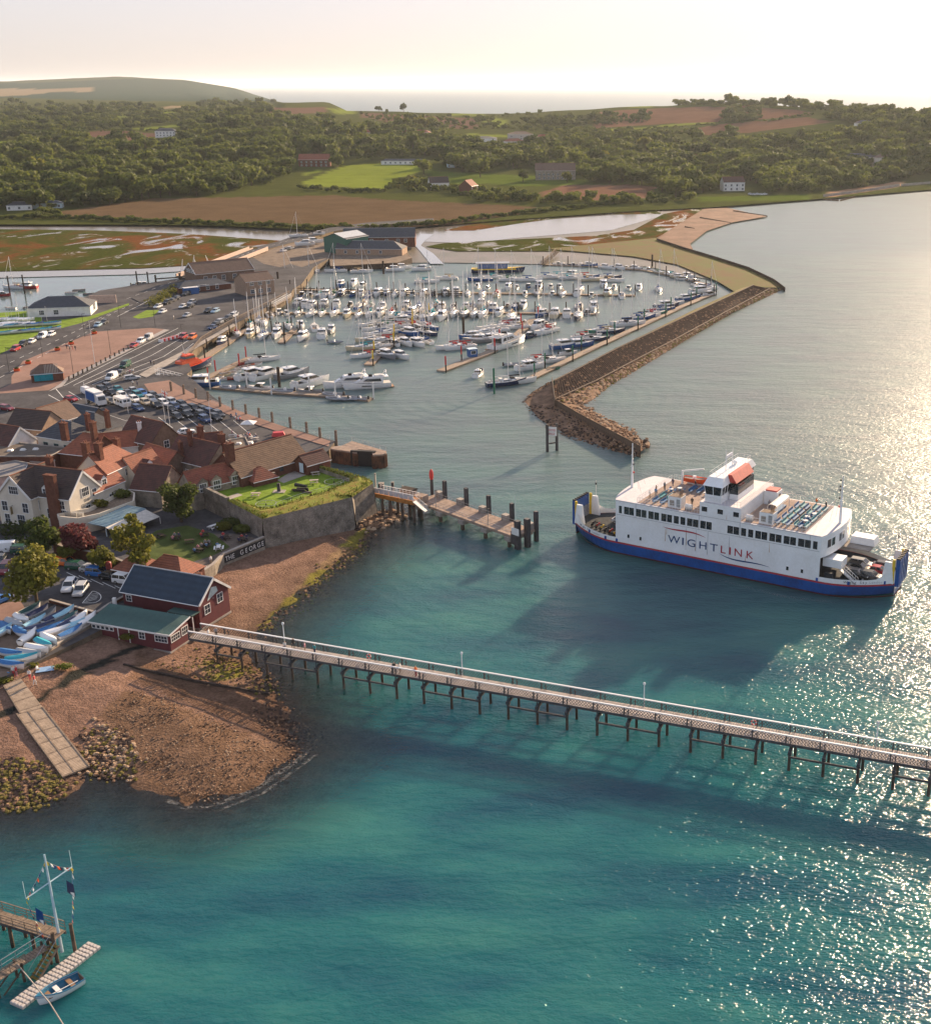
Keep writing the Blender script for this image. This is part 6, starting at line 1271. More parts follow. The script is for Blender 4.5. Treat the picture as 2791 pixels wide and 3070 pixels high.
def flatroof(label, px, z, wall, top, cat='building', wins=(), lights=3):
    q = [P(x, y, z) for x, y in px]; t = thing('flat_roofed_building', label, cat, q[0]); b = MB(); b.prism([((p - q[0]).x, (p - q[0]).y) for p in q], 1.5 - z, -.3, WALLM[wall]); b.build('wall', t); b = MB(); b.prism([((p - q[0]).x, (p - q[0]).y) for p in q], -.3, 0, WALLM[wall], top); b.build('roof', t)
    c = sum(((p - q[0]) for p in q), Vector()) / len(q)
    for k in range(lights): b = MB(); b.box((c.x + (k - 1) * 2.6, c.y + .5 * (k - 1), 0), (1.2, .9, .35), WHITE, top=(.7, .7)); b.build('roof_light', t)
    for p, s in zip(q, q[1:] + q[:1]): b = MB(); b.bar(p - q[0] + Vector((0, 0, .22)), s - q[0] + Vector((0, 0, .22)), .22, .24, CONC); b.build('coping', t)
    return t
TT = lambda l: [(x * .3819, 1050 + y * .3819) for x, y in l]
FLT = mat('brown_felt_roof', (.15, .125, .105), rough=.95, var=.3, scale=.6); FLG = mat('grey_felt_roof', (.22, .21, .21), rough=.95, var=.25, scale=.6)
flatroof('brown flat roofed brick building with roof lights behind the hotel', TT([(-60, 760), (110, 725), (520, 768), (395, 835), (-60, 835)]), 7.6, 'brick', FLT)
flatroof('grey flat roofed pink walled building at the left edge', TT([(-60, 905), (120, 870), (300, 905), (60, 990), (-60, 1010)]), 7.0, 'pink', FLG, lights=1)
flatroof('small flat roofed pink shop behind the grey roof', TT([(180, 845), (410, 845), (430, 870), (320, 885), (190, 870)]), 6.4, 'pink', FLG, lights=1)
house('maroon roofed house between the hotel and the castle', -93.4, 247.6, 10.5, 7.5, -36, 3, 7.0, 10.2, 'brownbrick', 'red', chim=[(4.0, 2.0, 5, 4.5)])
house('old stone barn with a deep maroon roof and stone gable against the castle wall', -89.6, 233.2, 7.0, 8.6, -15, 3, 6.8, 10.8, 'stone', 'maroon', wins=W2('E', (-1.0,), 2.6, 1.2, 1.2, DTIMBER))
house('dark roofed stone house with two tall brick chimneys on the quay side', -85.2, 248.2, 13.0, 8.2, -33, 3, 7.8, 11.8, 'stone', 'maroon', wins=W2('S', (-4, -2, 0, 2, 4), 1.4, .9, 1.6), chim=[(-1.2, -1.5, 7.5, 4.2), (6.0, 1.0, 6, 6.0, 1.3, 1.0), (-2.2, 2.2, 7, 5.0, 1.1, 1.0)])
house('small dark gabled house behind the tall chimney on the quay', -87.5, 261.0, 6.0, 5.0, 22, 3, 6.6, 9.6, 'stone', 'maroon')
flatroof('flat roofed kitchen block in the middle of the old town roofs', [(540, 1385), (575, 1372), (640, 1392), (610, 1412)], 6.6, 'stone', FLT)
flatroof('pale flat roofed terrace building by the quay tables', [(678, 1322), (735, 1312), (748, 1338), (700, 1350)], 6.0, 'grey', FLT)
house('long lichen covered tiled roof of the castle hall', -71.2, 243.0, 17.5, 10.5, 53, 3, 8.2, 12.4, 'brick', 'weathered', wins=W2('S', (-6, 1.5, 5.5), 3.9, .9, 1.1, DTIMBER), chim=[(-8.2, -1.5, 7, 6.0, 1.6, 1.2)], cat='castle hall', name='castle_hall')
lo = house('castle lodging with a red tiled roof and three pale stone gables', -78.2, 233.2, 12, 6.4, 45, 3, 7.6, 10.6, 'stone', 'red', cat='castle lodging', name='castle_lodging')
for u in (-4.0, -1.0, 3.2): dormer(lo, u, -3.4, 3.4, 0, 2.3, 2.2, 2.4, 'red', STONE)
house('small hipped red roof against the castle hall', -69.6, 236.6, 5.5, 5.0, 45, 3, 7.2, 9.2, 'brick', 'red', hip=(1, 1), cat='castle outbuilding', name='outbuilding')
bg_ = house('small orange brick gable with a pale blue door at the castle lawn', -60.4, 244.6, 6.0, 4.6, 50, 3, 8.2, 10.0, 'brick', 'maroon', cat='castle outbuilding', name='outbuilding'); b = MB(); b.box((-3.27, -.6, 3.3), (.06, 1.3, 2.1), WALLM['paleblue']); b.build('door', bg_)
# ---- castle
CZ = 7.0; CP = [(600, 1462), (683, 1502), (786, 1556), (1056, 1490), (1058, 1478), (1119, 1448), (1106, 1436), (925, 1388)]
cq = [P(x, y, CZ) for x, y in CP]; cas = thing('castle', 'grey stone castle bastion with a walled lawn and turf parapet above the beach', 'castle', cq[0]); K0 = cq[0]; CZF = CZ - 1.1
CST = mat('castle_stone', (.30, .265, .225), rough=.95, var=.4, scale=.5, bump=1.0, bscale=2.2, col2=(.12, .11, .095)); c_ = [p - K0 for p in cq]
n_ = NT(CST); br_ = n_.n('ShaderNodeTexBrick'); br_.inputs['Scale'].default_value = 1.6; br_.inputs['Color1'].default_value = (1, 1, 1, 1); br_.inputs['Color2'].default_value = (.72, .70, .68, 1); br_.inputs['Mortar'].default_value = (.55, .52, .5, 1); br_.inputs['Mortar Size'].default_value = .03
old = n_.b.inputs['Base Color'].links[0].from_socket; n_.l(n_.mapping(n_.coord(), (1, 1, 1), (R(90), 0, 0)), br_.inputs['Vector']); n_.l(n_.mix(.8, old, br_.outputs['Color'], 'MULTIPLY'), n_.b.inputs['Base Color'])
b = MB(); ctr = sum(c_, Vector()) / len(c_)
for p, q in zip(c_, c_[1:] + c_[:1]):
    d = (q - p); nr = Vector((d.y, -d.x, 0)).normalized(); bo = nr * .55
    b.face([p + bo + Vector((0, 0, -CZ - .5)), q + bo + Vector((0, 0, -CZ - .5)), q, p], CST)
b.build('bastion_wall', cas)
b = MB(); b.face([p + Vector((0, 0, CZF - CZ)) for p in c_], GRASS); b.build('lawn', cas)
inn = [(640, 1462), (711, 1500), (777, 1523), (826, 1521), (895, 1495), (976, 1472), (1046, 1446), (1050, 1434), (935, 1396)]; iq = [P(x, y, CZF + .9) - K0 for x, y in inn]
OUTI = [0, 1, 2, 2, 3, 3, 5, 6, 7]; b = MB(); TURF = mat('turf_bank', (.16, .19, .035), rough=.95, var=.6, scale=.7, bump=1, bscale=3, col2=(.20, .13, .04))
for k in range(1, 8):
    p, q, o1, o2 = iq[k], iq[k + 1], c_[OUTI[k]], c_[OUTI[k + 1]]; m1, m2 = p.lerp(o1, .45) + Vector((0, 0, .45)), q.lerp(o2, .45) + Vector((0, 0, .45))
    b.face([p, q, m2, m1], TURF); b.face([m1, m2, o2, o1], TURF)
    b.face([p + Vector((0, 0, -.95)), q + Vector((0, 0, -.95)), q, p], STONE)
b.build('turf_bank', cas); rd = random.Random(8); b = MB()
for k in range(1, 8):
    L_ = int((iq[k] - iq[k + 1]).length * 34)
    for _ in range(L_):
        u, v = rd.random(), rd.random(); p = iq[k].lerp(iq[k + 1], u).lerp(c_[OUTI[k]].lerp(c_[OUTI[k + 1]], u), v) + Vector((0, 0, .30)); a = rd.uniform(0, 6.28); s = rd.uniform(.10, .24); d = Vector((math.cos(a) * s, math.sin(a) * s, 0))
        b.face([p - d - Vector((0, 0, .3)), p + d - Vector((0, 0, .3)), p + d * .4 + Vector((rd.uniform(-.1, .1), 0, s * 1.3))], LEAFY if rd.random() < .3 else LEAF)
tag(b.build('grass_tuft', cas), kind='stuff')
for a, c in ((c_[0], c_[1]), (P(683, 1448, CZ) - K0, P(825, 1425, CZ) - K0)): b = MB(); b.bar(a + Vector((0, 0, .7)), c + Vector((0, 0, .7)), .7, 2.0, CST); b.build('inner_wall', cas)
b = MB(); b.bar(c_[0] + Vector((0, 0, .7)), P(683, 1448, CZ) - K0 + Vector((0, 0, .7)), .6, 2, CST); b.build('inner_wall', cas)
pth = MB(); pth.face([P(x, y, CZF + .02) - K0 for x, y in [(830, 1440), (850, 1448), (915, 1425), (945, 1412), (925, 1400), (870, 1415)]], CONC); pth.face([P(x, y, CZF + .02) - K0 for x, y in [(680, 1490), (690, 1497), (728, 1484), (712, 1478)]], CONC); pth.build('path', cas)
wz = CZF
p = P(837, 1474, wz); b = MB(); b.box((0, 0, 0), (2.4, 1.8, .12), CONC); so_ = thing('standing_stone', 'dark upright stone on a pale plinth on the castle lawn', 'monument', p); b.build('plinth', so_); b = MB(); b.box((0, 0, .12), (.7, .5, 1.7), DSTEEL, top=(.8, .9)); b.build('stone', so_)
cn = thing('cannon', 'black iron cannon on a timber carriage on the castle lawn', 'cannon', P(905, 1474, wz), R(-25)); b = MB(); b.tube((-1.5, 0, 1.3), (1.3, 0, 1.35), .42, BLACK, .26, 10); b.build('barrel', cn)
for q in (-.5, .5): b = MB(); b.bar((-1.6, q, .55), (1.2, q, .85), .25, .45, BLACK); b.build('carriage', cn)
for x in (-1.3, .9):
    for q in (-.7, .7): b = MB(); b.tube((x, q - .08, .3), (x, q + .08, .3), .3, BLACK, n=9); b.build('wheel', cn)
b = MB(); b.bar((-2.4, 0, .25), (2.4, 0, .25), .5, .2, DTIMBER); b.build('slide', cn)
def picnic(px, py, z, label, group, rz=0.3, m_=None):
    m_ = m_ or TIMBER; t = thing('picnic_table', label, 'picnic table', P(px, py, z), rz, group); b = MB(); b.box((0, 0, .72), (1.8, .75, .05), m_); b.build('table_top', t)
    for q in (-.75, .75): b = MB(); b.box((0, q, .42), (1.8, .28, .05), m_); b.build('bench', t)
    for q in (-.6, .6): b = MB(); b.bar((q, -.75, .42), (q, .75, .42), .08, .1, m_); b.bar((q, -.6, 0), (q, -.2, .72), .08, .08, m_); b.bar((q, .6, 0), (q, .2, .72), .08, .08, m_); b.build('trestle', t)
    return t
for i, (x, y, w) in enumerate([(767, 1488, 'on the near left of the castle lawn'), (942, 1449, 'beside the cannon on the castle lawn'), (946, 1425, 'in the far corner of the castle lawn by the wall')]): picnic(x, y, wz, 'grey picnic table ' + w, 'picnic tables on the castle lawn', .2 * i, mat('pale_bench_wood', (.42, .36, .30), rough=.9))
for i, (x, y) in enumerate(((798, 1516), (1002, 1449))):
    rr = thing('gun_ring', 'round iron gun traversing ring set in the lawn, %s' % ('near corner' if i == 0 else 'far right corner'), 'gun ring', P(x, y, wz)); b = MB()
    for k in range(20): a, c = 6.283 * k / 20, 6.283 * (k + 1) / 20; b.tube((2.0 * math.cos(a), 2.0 * math.sin(a), .45), (2.0 * math.cos(c), 2.0 * math.sin(c), .45), .05, STEEL, n=4, cap=False)
    for k in range(10): a = 6.283 * k / 10; b.tube((2 * math.cos(a), 2 * math.sin(a), 0), (2 * math.cos(a), 2 * math.sin(a), .45), .03, STEEL, n=4)
    b.build('rail', rr); b = MB(); b.tube((0, 0, 0), (0, 0, .5), .12, BLACK); b.build('pivot', rr)
frail([P(x, y, CZF + .9) for x, y in inn[2:7]], .9, 1.8, 'lawn_railing', None, STEEL, .025); tag(bpy.data.objects['lawn_railing'], 'thin iron railing along the inner edge of the castle turf bank', 'railing')
person('person in an orange coat on the quay behind the castle outbuilding', P(982, 1400, 3.3), 0, 'stand', 'orange', 'blue')
# ---- garden wall with lettering
gwl = [P(668, 1672, 3.0), P(791, 1620, 3.0)]; gd = gwl[1] - gwl[0]; gwt = thing('garden_wall', 'dark garden wall lettered THE GEORGE in white above the beach', 'wall', gwl[0], math.atan2(gd.y, gd.x)); b = MB(); b.box((gd.length / 2, 0, -2.6), (gd.length, .5, 3.3), STONE); b.build('wall', gwt); b = MB(); b.box((gd.length / 2, 0, .7), (gd.length + .1, .6, .12), CONC); b.build('coping', gwt); b = MB(); b.box((gd.length / 2, -.28, -1.05), (gd.length - .1, .07, 1.5), BLACK); b.build('sign_band', gwt)
lx = [.06, .14, .215, .42, .53, .64, .735, .84, .935]
for ch, u in zip('THEGEORGE', lx): letters(gwt, ch, (gd.length * u, -.33, -.78), (R(90), 0, 0), 1.3, WHITE, .9, 'letter')
def wallrun(label, px, z, h, w, m_, cat='wall', cap=None):
    q = [P(x, y, z) for x, y in px]; t = thing('boundary_wall', label, cat, q[0])
    for a, c in zip(q[:-1], q[1:]): b = MB(); b.bar(a - q[0] + Vector((0, 0, h)), c - q[0] + Vector((0, 0, h)), w, h + 2.6, m_); b.build('wall_length', t); b = MB(); b.bar(a - q[0] + Vector((0, 0, h + .1)), c - q[0] + Vector((0, 0, h + .1)), w + .12, .11, cap or CONC); b.build('coping', t)
    return t
wallrun('brown stone retaining wall between the garden corner and the pavilion', [(668, 1672), (640, 1700), (600, 1727), (560, 1755)], 3, .6, .5, STONE)
wallrun('pale stone wall above the beach beside the upturned dinghies', [(46, 2016), (110, 1985), (190, 1930), (276, 1880)], 2.6, .7, .6, STONE)
wallrun('brick garden wall between the car park and the hotel trees', [(165, 1655), (200, 1668), (320, 1690), (430, 1735), (480, 1752)], 3, 1.8, .4, BRICK); wallrun('low wall along the foot of the car park above the dinghies', [(150, 1806), (290, 1845), (330, 1818), (385, 1790)], 3, .5, .35, BRICK); wallrun('low brown wall beside the lane at the left edge', [(-40, 1925), (45, 1880), (90, 1845)], 3, .6, .4, STONE)
# ---- red boathouse buildings at the pier head
BH = house('maroon boarded boathouse with a dark blue roof and white trimmed gable', -69.2, 181.6, 15.2, 7.6, -21, 2.4, 5.6, 8.6, 'maroonboard', 'blue', wins=[('E', -1.8, .6, 1.3, 1.5), ('E', 1.5, 1.3, 1.3, 1.5), ('S', -6.4, 1.4, 1.0, 1.0)], barge=WHITE, cat='boathouse', name='boathouse', over=.35)
b = MB(); b.mesh([(7.63, -1.6, 2.6), (7.63, 1.2, 3.4), (7.63, .9, 4.3), (7.63, -.3, 4.6), (7.63, -.8, 4.0)], [(0, 1, 2, 3, 4)], mat('island_sign', (.45, .52, .52), rough=.6)); b.box((7.62, -.1, 2.55), (.04, .1, .1), WHITE); b.build('gable_sign', BH)
b = MB(); b.box((5.2, -4.6, 1.6), (5.0, 2.0, .14), RT['green']); b.build('porch_roof', BH)
for x in (2.8, 4.4, 6.0, 7.6): b = MB(); b.box((x, -5.5, -1.2), (.14, .14, 2.8), WHITE); b.build('porch_post', BH)
for x in (-7, -3, 1, 5, 7.2): b = MB(); b.box((x, -3.5, -4), (.5, .5, 3.2), STONE); b.build('stilt', BH)
b = MB(); b.box((0, 0, -1.7), (15.4, 7.8, .35), CONC); b.build('floor_slab', BH)
GR = thing('boat_store', 'low maroon boarded building with a green roof and white windows by the pier', 'boat store', (-71.7, 171.5, 2.2), R(-19)); b = MB(); b.box((0, 0, -1.0), (14.8, 4.6, 2.9), WALLM['maroonboard']); b.build('wall', GR); b = MB(); b.loft([[(-7.7, -2.7, 1.85), (7.7, -2.7, 1.85), (7.7, 2.6, 2.75), (-7.7, 2.6, 2.75)], [(-7.7, -2.7, 2.0), (7.7, -2.7, 2.0), (7.7, 2.6, 2.9), (-7.7, 2.6, 2.9)]], RT['green']); b.build('roof', GR)
for a, c in (((-7.7, -2.72, 2.02), (7.7, -2.72, 2.02)), ((7.72, -2.7, 2.02), (7.72, 2.6, 2.92))): b = MB(); b.bar(a, c, .08, .24, WHITE); b.build('fascia', GR)
for k in range(5): hwin(GR, -6.9 + k * .85, -2.31, .9, .6, .5, 0, bars=False)
for x, w, h in ((2.2, 1.0, 1.1), (5.8, 2.2, 1.0)): hwin(GR, x, -2.31, .4, w, h, 0)
hwin(GR, 7.41, -1.0, .4, 2.0, 1.0, R(90)); hwin(GR, 7.41, 1.3, .4, 1.4, 1.2, R(90))
for x in (-2.3, -.2): b = MB(); b.box((x, -2.33, -.9), (.14, .08, 2.8), WHITE); b.build('drain_pipe', GR)
b = MB(); b.box((3.0, -.2, -1.5), (9.0, 4.8, .5), CONC); b.build('floor_slab', GR)
for x in (3, 6.8):
    for y in (-1.8, 1.8): b = MB(); b.box((x, y, -4), (.6, .6, 2.6), STONE); b.build('stilt', GR)
b = MB(); b.box((3.5, 3.4, -1.3), (9.5, 2.6, .2), TIMBER); b.build('walkway', GR)
PV = house('garden pavilion with a red hipped roof beside the boathouse', -72.8, 191.0, 8.5, 6.0, -20, 2.8, 5.2, 7.6, 'brick', 'orange', hip=(1, 1), wins=[('E', 0, .4, 2.6, 1.4)], cat='pavilion', name='pavilion'); house('second hip of the red pavilion roof behind the boathouse', -79.0, 192.6, 7.5, 5.0, -22, 2.8, 5.0, 7.0, 'brick', 'orange', hip=(1, 1), cat='pavilion', name='pavilion'); b = MB(); b.box((-66.8, 186.6, 2.6), (1.0, .8, 3.6), BRICK); tag(b.build('brick_stack'), 'brick chimney stack standing behind the boathouse roof', 'chimney')
# ================================================================== harbour side: roads, quays, cars
def sheet(name, px, z, m_): return ground(name, px, z, m_)
QQ = lambda l: [(x * .3819, 700 + y * .3819) for x, y in l]
KERB = mat('kerb_stone', (.36, .33, .31), rough=.9, var=.2, world=True)
sheet('grass_verge', QQ([(-900, 1100), (-900, 640), (0, 620), (330, 600), (330, 690), (700, 650), (1010, 545), (1015, 560), (640, 700), (300, 790), (0, 945), (-600, 1130)]), 3.012, GRASS)
sheet('paved_square', QQ([(90, 1120), (180, 1000), (740, 770), (1180, 740), (1290, 750), (940, 930), (520, 1130), (470, 1180), (380, 1230), (0, 1255), (-400, 1290), (0, 1220), (90, 1180)]), 3.012, PAVE)
sheet('pavement', QQ([(1290, 750), (1330, 755), (960, 945), (530, 1150), (490, 1200), (380, 1240), (470, 1180), (520, 1130), (940, 930)]), 3.10, KERB)
sheet('quay_pavement', QQ([(1090, 1105), (1230, 1025), (1500, 890), (1833, 705), (1850, 720), (1520, 910), (1260, 1065), (1150, 1130)]), 3.10, CONC)
sheet('slip_ramp', QQ([(1130, 1180), (1330, 1150), (1540, 1270), (1560, 1340), (1440, 1330), (1180, 1250)]), 3.02, PAVE)
sheet('quay_walk', [(560, 1195), (640, 1200), (740, 1240), (870, 1285), (990, 1322), (985, 1338), (850, 1300), (720, 1256), (620, 1216)], 3.10, PAVE)
sheet('boatyard_ground', [(740, 760), (900, 703), (1005, 735), (985, 772), (905, 800), (870, 790), (840, 800), (790, 790)], 3.012, mat('yard_gravel', (.20, .155, .12), rough=.95, var=.4, scale=.3, bump=.4, world=True))
sheet('hotel_lawn', [(395, 1640), (470, 1590), (560, 1575), (640, 1600), (690, 1640), (640, 1665), (560, 1690), (450, 1690)], 3.012, DGRASS)
sheet('garden_gravel', [(640, 1600), (700, 1600), (790, 1618), (668, 1670), (600, 1722), (560, 1700), (640, 1665), (690, 1640)], 3.016, mat('garden_gravel', (.15, .12, .10), rough=.95, var=.3, world=True))
sheet('dinghy_park', [(-300, 1925), (60, 1860), (160, 1815), (290, 1850), (275, 1880), (46, 2016), (-100, 2070), (-300, 2090)], 3.012, mat('dinghy_concrete', (.20, .145, .11), rough=.95, var=.3, scale=.2, bump=.3, world=True))
sheet('front_lane', [(-200, 1845), (60, 1800), (85, 1840), (0, 1880), (-200, 1930)], 3.012, PAVE)
lines = thing('road_marking', None, None); NL = [0]
def rline(px, w=.14, dash=None, z=3.03, m_=None):
    q = [P(x, y, z) for x, y in px]; bb = MB()
    for a, c in zip(q[:-1], q[1:]):
        L_ = (c - a).length; d = (c - a) / L_; s = Vector((-d.y, d.x, 0)) * w / 2; k = 0.0
        while k < L_:
            e = min(L_, k + (dash or L_)); bb.face([a + d * k - s, a + d * e - s, a + d * e + s, a + d * k + s], m_ or LINE); k += 2.2 * (dash or L_)
    o = bb.build('road_line'); tag(o, kind='structure'); return o
bpy.data.objects.remove(lines)
for i in range(5): rline(QQ([(500 + i * 75, 1195 - i * 3), (1000 + i * 95, 940 + i * 8), (1400 + i * 30, 740 + i * 30)]), .18)
for a, c in (((0, 1050), (900, 620)), ((0, 1130), (760, 730)), ((640, 720), (1180, 500))): rline(QQ([a, c]), .16, 3.0)
rline(QQ([(920, 650), (1100, 560), (1180, 515)]), .18); rline(QQ([(980, 615), (1020, 600)]), .2); rline(QQ([(440, 1220), (500, 1290)]), .18); rline(QQ([(540, 1240), (640, 1300)]), .18); rline(QQ([(380, 1265), (480, 1320)]), .18)
for k in range(7): rline([(430 + k * 45, 1248 + k * 2), (470 + k * 48, 1278 + k * 5)], .14); rline([(330 + k * 50, 1245 + k * 14), (380 + k * 50, 1262 + k * 14)], .12)
for k in range(6): rline([(200 + k * 36, 1716 + k * 10), (238 + k * 36, 1734 + k * 10)], .12)
pc = P(272, 1790, 3); rg = [(247, 1808)] + [(272 + 31 * math.cos(a), 1790 + 18 * math.sin(a)) for a in [-1.4 + .35 * i for i in range(10)]] + [(247, 1808)]; rline(rg, .14)
for k in range(5): rline([(252 + k * 5, 1806 - k * 6), (290 + k * 2, 1795 - k * 4)], .12)
def hd(px, v): a = P(*px, 3); b_ = P(px[0] + v[0], px[1] + v[1], 3); return math.atan2((b_ - a).y, (b_ - a).x)
queue = [(805, 305, 'black'), (850, 282, 'dark grey'), (882, 332, 'black'), (930, 305, 'teal'), (1010, 335, 'dark grey'), (965, 358, 'white'), (1050, 315, 'silver'), (1060, 383, 'white'), (1085, 352, 'teal'), (1122, 335, 'blue'), (1147, 408, 'beige'), (1187, 380, 'silver'), (1207, 353, 'dark grey'), (1232, 434, 'black'), (1272, 378, 'dark grey'), (1290, 412, 'white'), (1355, 402, 'silver'), (1345, 462, 'black'), (1378, 440, 'dark blue'), (1395, 522, 'black'), (1435, 424, 'black'), (1462, 462, 'dark grey'), (1472, 502, 'black'), (1525, 452, 'black'), (1585, 502, 'dark grey'), (1612, 545, 'dark blue'), (1695, 532, 'black'), (1718, 506, 'dark grey'), (1607, 470, 'black'), (1655, 492, 'dark blue'), (872, 400, 'dark grey')]
qs = sorted(queue, key=lambda q: (round(q[1] / 42), q[0])); rowk = {}
for x, y, c in qs:
    r = round(y / 42); k = rowk.get(r, 0); rowk[r] = k + 1; px = (x * .3819, 1050 + y * .3819 + 6); kd = ['car', 'estate', 'suv'][(x // 7) % 3]
    lane = ['far edge', 'back', 'second', 'third', 'middle', 'fourth', 'fifth', 'near edge'][max(0, min(7, r - 6))]
    car(kd, c, P(*px, 3.0), hd(px, (40, 17)) + random.uniform(-.05, .05), '%s %s, %s from left in the %s ferry queue line' % (c, KINDW[kd], ORD[k], lane), 'cars queuing on the quay for the ferry')
def carat(l, f, v, where, group, kinds=('car', 'estate', 'suv')):
    for i, e in enumerate(l):
        x, y, c = e[:3]; k = e[3] if len(e) > 3 else kinds[i % len(kinds)]; px = f(x, y); vv = e[4] if len(e) > 4 else v
        car(k, c, P(*px, 3.0), hd(px, vv), '%s %s %s' % (c, KINDW[k], where[i] if isinstance(where, (list, tuple)) else where), group)
fq = lambda x, y: (x * .3819, 700 + y * .3819); ft = lambda x, y: (x * .3819, 1050 + y * .3819)
carat([(985, 1048, 'dark green', 'van'), (945, 1108, 'dark grey', 'car'), (878, 1142, 'white', 'van'), (1040, 1146, 'silver', 'estate', (60, -8)), (1165, 832, 'silver', 'van'), (1105, 858, 'white', 'suv'), (1050, 890, 'red', 'car'), (1437, 822, 'red', 'suv'), (1510, 825, 'orange', 'suv')], fq, (-55, 28),
      ['waiting alone in the empty ferry lanes', 'behind the white van in the ferry lanes', 'parked beside the caravan end of the queue', 'parked broadside by the slipway trailer', 'first in the row along the bollards', 'between the silver van and the red car', 'last in the row along the bollards', 'beside the red and white barriers', 'on the quay next to the red tall car'], 'vehicles on the harbour road')
carat([(1668, 748, 'dark blue'), (1690, 725, 'black'), (1716, 708, 'silver'), (1745, 694, 'black'), (1790, 672, 'dark grey'), (1830, 655, 'white'), (1840, 640, 'silver')], fq, (-60, 20), ['%s from the left along the quay railing' % ORD[i] for i in range(7)], 'cars parked along the quay railing')
carat([(1468, 652, 'silver'), (1690, 618, 'pale blue'), (1637, 618, 'black'), (1437, 582, 'white'), (1492, 580, 'black'), (1312, 552, 'black'), (1347, 536, 'dark grey'), (1382, 520, 'black'), (1465, 482, 'dark grey'), (1276, 622, 'white'), (1240, 582, 'white'), (1505, 552, 'silver')], fq, (-35, 12),
      ['in the middle of the harbour office yard', 'right of the dark car in front of the harbour office', 'in front of the harbour office door', 'left of the black car at the office wall', 'at the left corner of the harbour office', 'first by the tall hedge', 'second by the tall hedge', 'third by the tall hedge', 'beside the blue container', 'behind the round grass bed', 'on the round grass bed', 'at the back corner of the harbour office'], 'cars by the harbour office')
carat([(770, 728, 'pale blue'), (400, 802, 'white'), (335, 818, 'white', 'van'), (247, 858, 'white'), (182, 880, 'black', 'suv'), (122, 918, 'red'), (820, 705, 'dark grey')], fq, (-50, 24), ['nearest the junction on the main road', 'parked behind the white van on the verge road', 'parked beside the grass verge', 'just behind the dark jeep on the verge road', 'parked on the verge road behind the red car', 'at the left end of the verge road', 'turning at the junction by the square'], 'vehicles on the main road')
carat([(560, 398, 'red'), (55, 470, 'maroon')], ft, (50, 8), ['driving past the blue box lorry', 'at the left edge behind the brick house'], 'red cars behind the town roofs'); carat([(1465, 655, 'white')], ft, (40, -6), ['parked between the town roofs beside the brick chimney'], None)
f5 = lambda x, y: (600 + x * .3819, 650 + y * .3819)
carat([(655, 272, 'white'), (710, 252, 'silver'), (685, 262, 'dark grey')], f5, (40, -8), ['first in the boatyard by the bridge', 'last in the boatyard by the bridge', 'between two pale cars in the boatyard'], 'cars in the boatyard'); carat([(452, 285, 'red', 'car', (60, -30))], f5, (60, -30), ['crossing the far end of the road bridge'], None)
# lorry and caravan
def lorry():
    px = ft(765, 425); t = thing('box_lorry', 'white box lorry with a blue curtain side in the ferry queue', 'lorry', P(*px, 3), hd(px, (50, 22))); b = MB(); b.box((-1.3, 0, 1.0), (6.2, 2.45, 2.7), WHITE); b.build('box', t); b = MB(); b.box((-1.3, -1.25, 1.1), (6.0, .06, 2.3), mat('curtain_blue', (.015, .10, .30), rough=.6)); b.build('curtain', t); b = MB(); b.loft([[(1.9, -1.15, .6), (3.7, -1.15, .6), (3.7, 1.15, .6), (1.9, 1.15, .6)], [(1.9, -1.15, 2.0), (3.7, -1.15, 1.8), (3.7, 1.15, 1.8), (1.9, 1.15, 2.0)], [(1.9, -1.1, 3.3), (3.2, -1.1, 3.0), (3.2, 1.1, 3.0), (1.9, 1.1, 3.3)]], WHITE); b.build('cab', t); b = MB(); b.mesh([(3.72, -1.0, 1.85), (3.72, 1.0, 1.85), (3.26, .95, 2.85), (3.26, -.95, 2.85)], [(0, 1, 2, 3)], DARKGLASS); b.build('windscreen', t); b = MB(); b.box((0, 0, .6), (7.2, .9, .4), BLACK); b.build('chassis', t)
    for x in (-3.2, 2.7):
        for s in (-1, 1): b = MB(); b.tube((x, s * .8, .48), (x, s * 1.18, .48), .48, BLACK, n=10); b.build('wheel', t)
lorry()
px = ft(965, 440); t = thing('caravan', 'white touring caravan between the box lorry and the dark towing car', 'caravan', P(*px, 3), hd(px, (50, 20))); b = MB(); b.loft([[(-3.0, y, .45), (-3.1, y, 1.6), (-2.8, y, 2.6), (2.4, y, 2.6), (3.1, y, 1.5), (2.9, y, .45)] for y in (-1.1, 1.1)], WHITE); b.build('body', t)
for x in (-1.8, 0, 1.6): b = MB(); b.box((x, -1.11, 1.4), (1.1, .05, .6), DARKGLASS); b.build('window', t)
b = MB(); b.mesh([(3.06, -.9, 1.55), (3.06, .9, 1.55), (2.62, .9, 2.3), (2.62, -.9, 2.3)], [(0, 1, 2, 3)], DARKGLASS); b.build('front_window', t)
for s in (-1, 1): b = MB(); b.tube((0, s * .85, .33), (0, s * 1.12, .33), .33, BLACK, n=9); b.build('wheel', t)
carat([(1085, 470, 'dark blue', 'estate', (50, 20))], ft, (50, 20), ['towing the white caravan on the quay'], None); carat([(690, 345, 'white', 'van', (50, 20))], ft, (50, 20), ['half hidden behind the blue box lorry'], None)
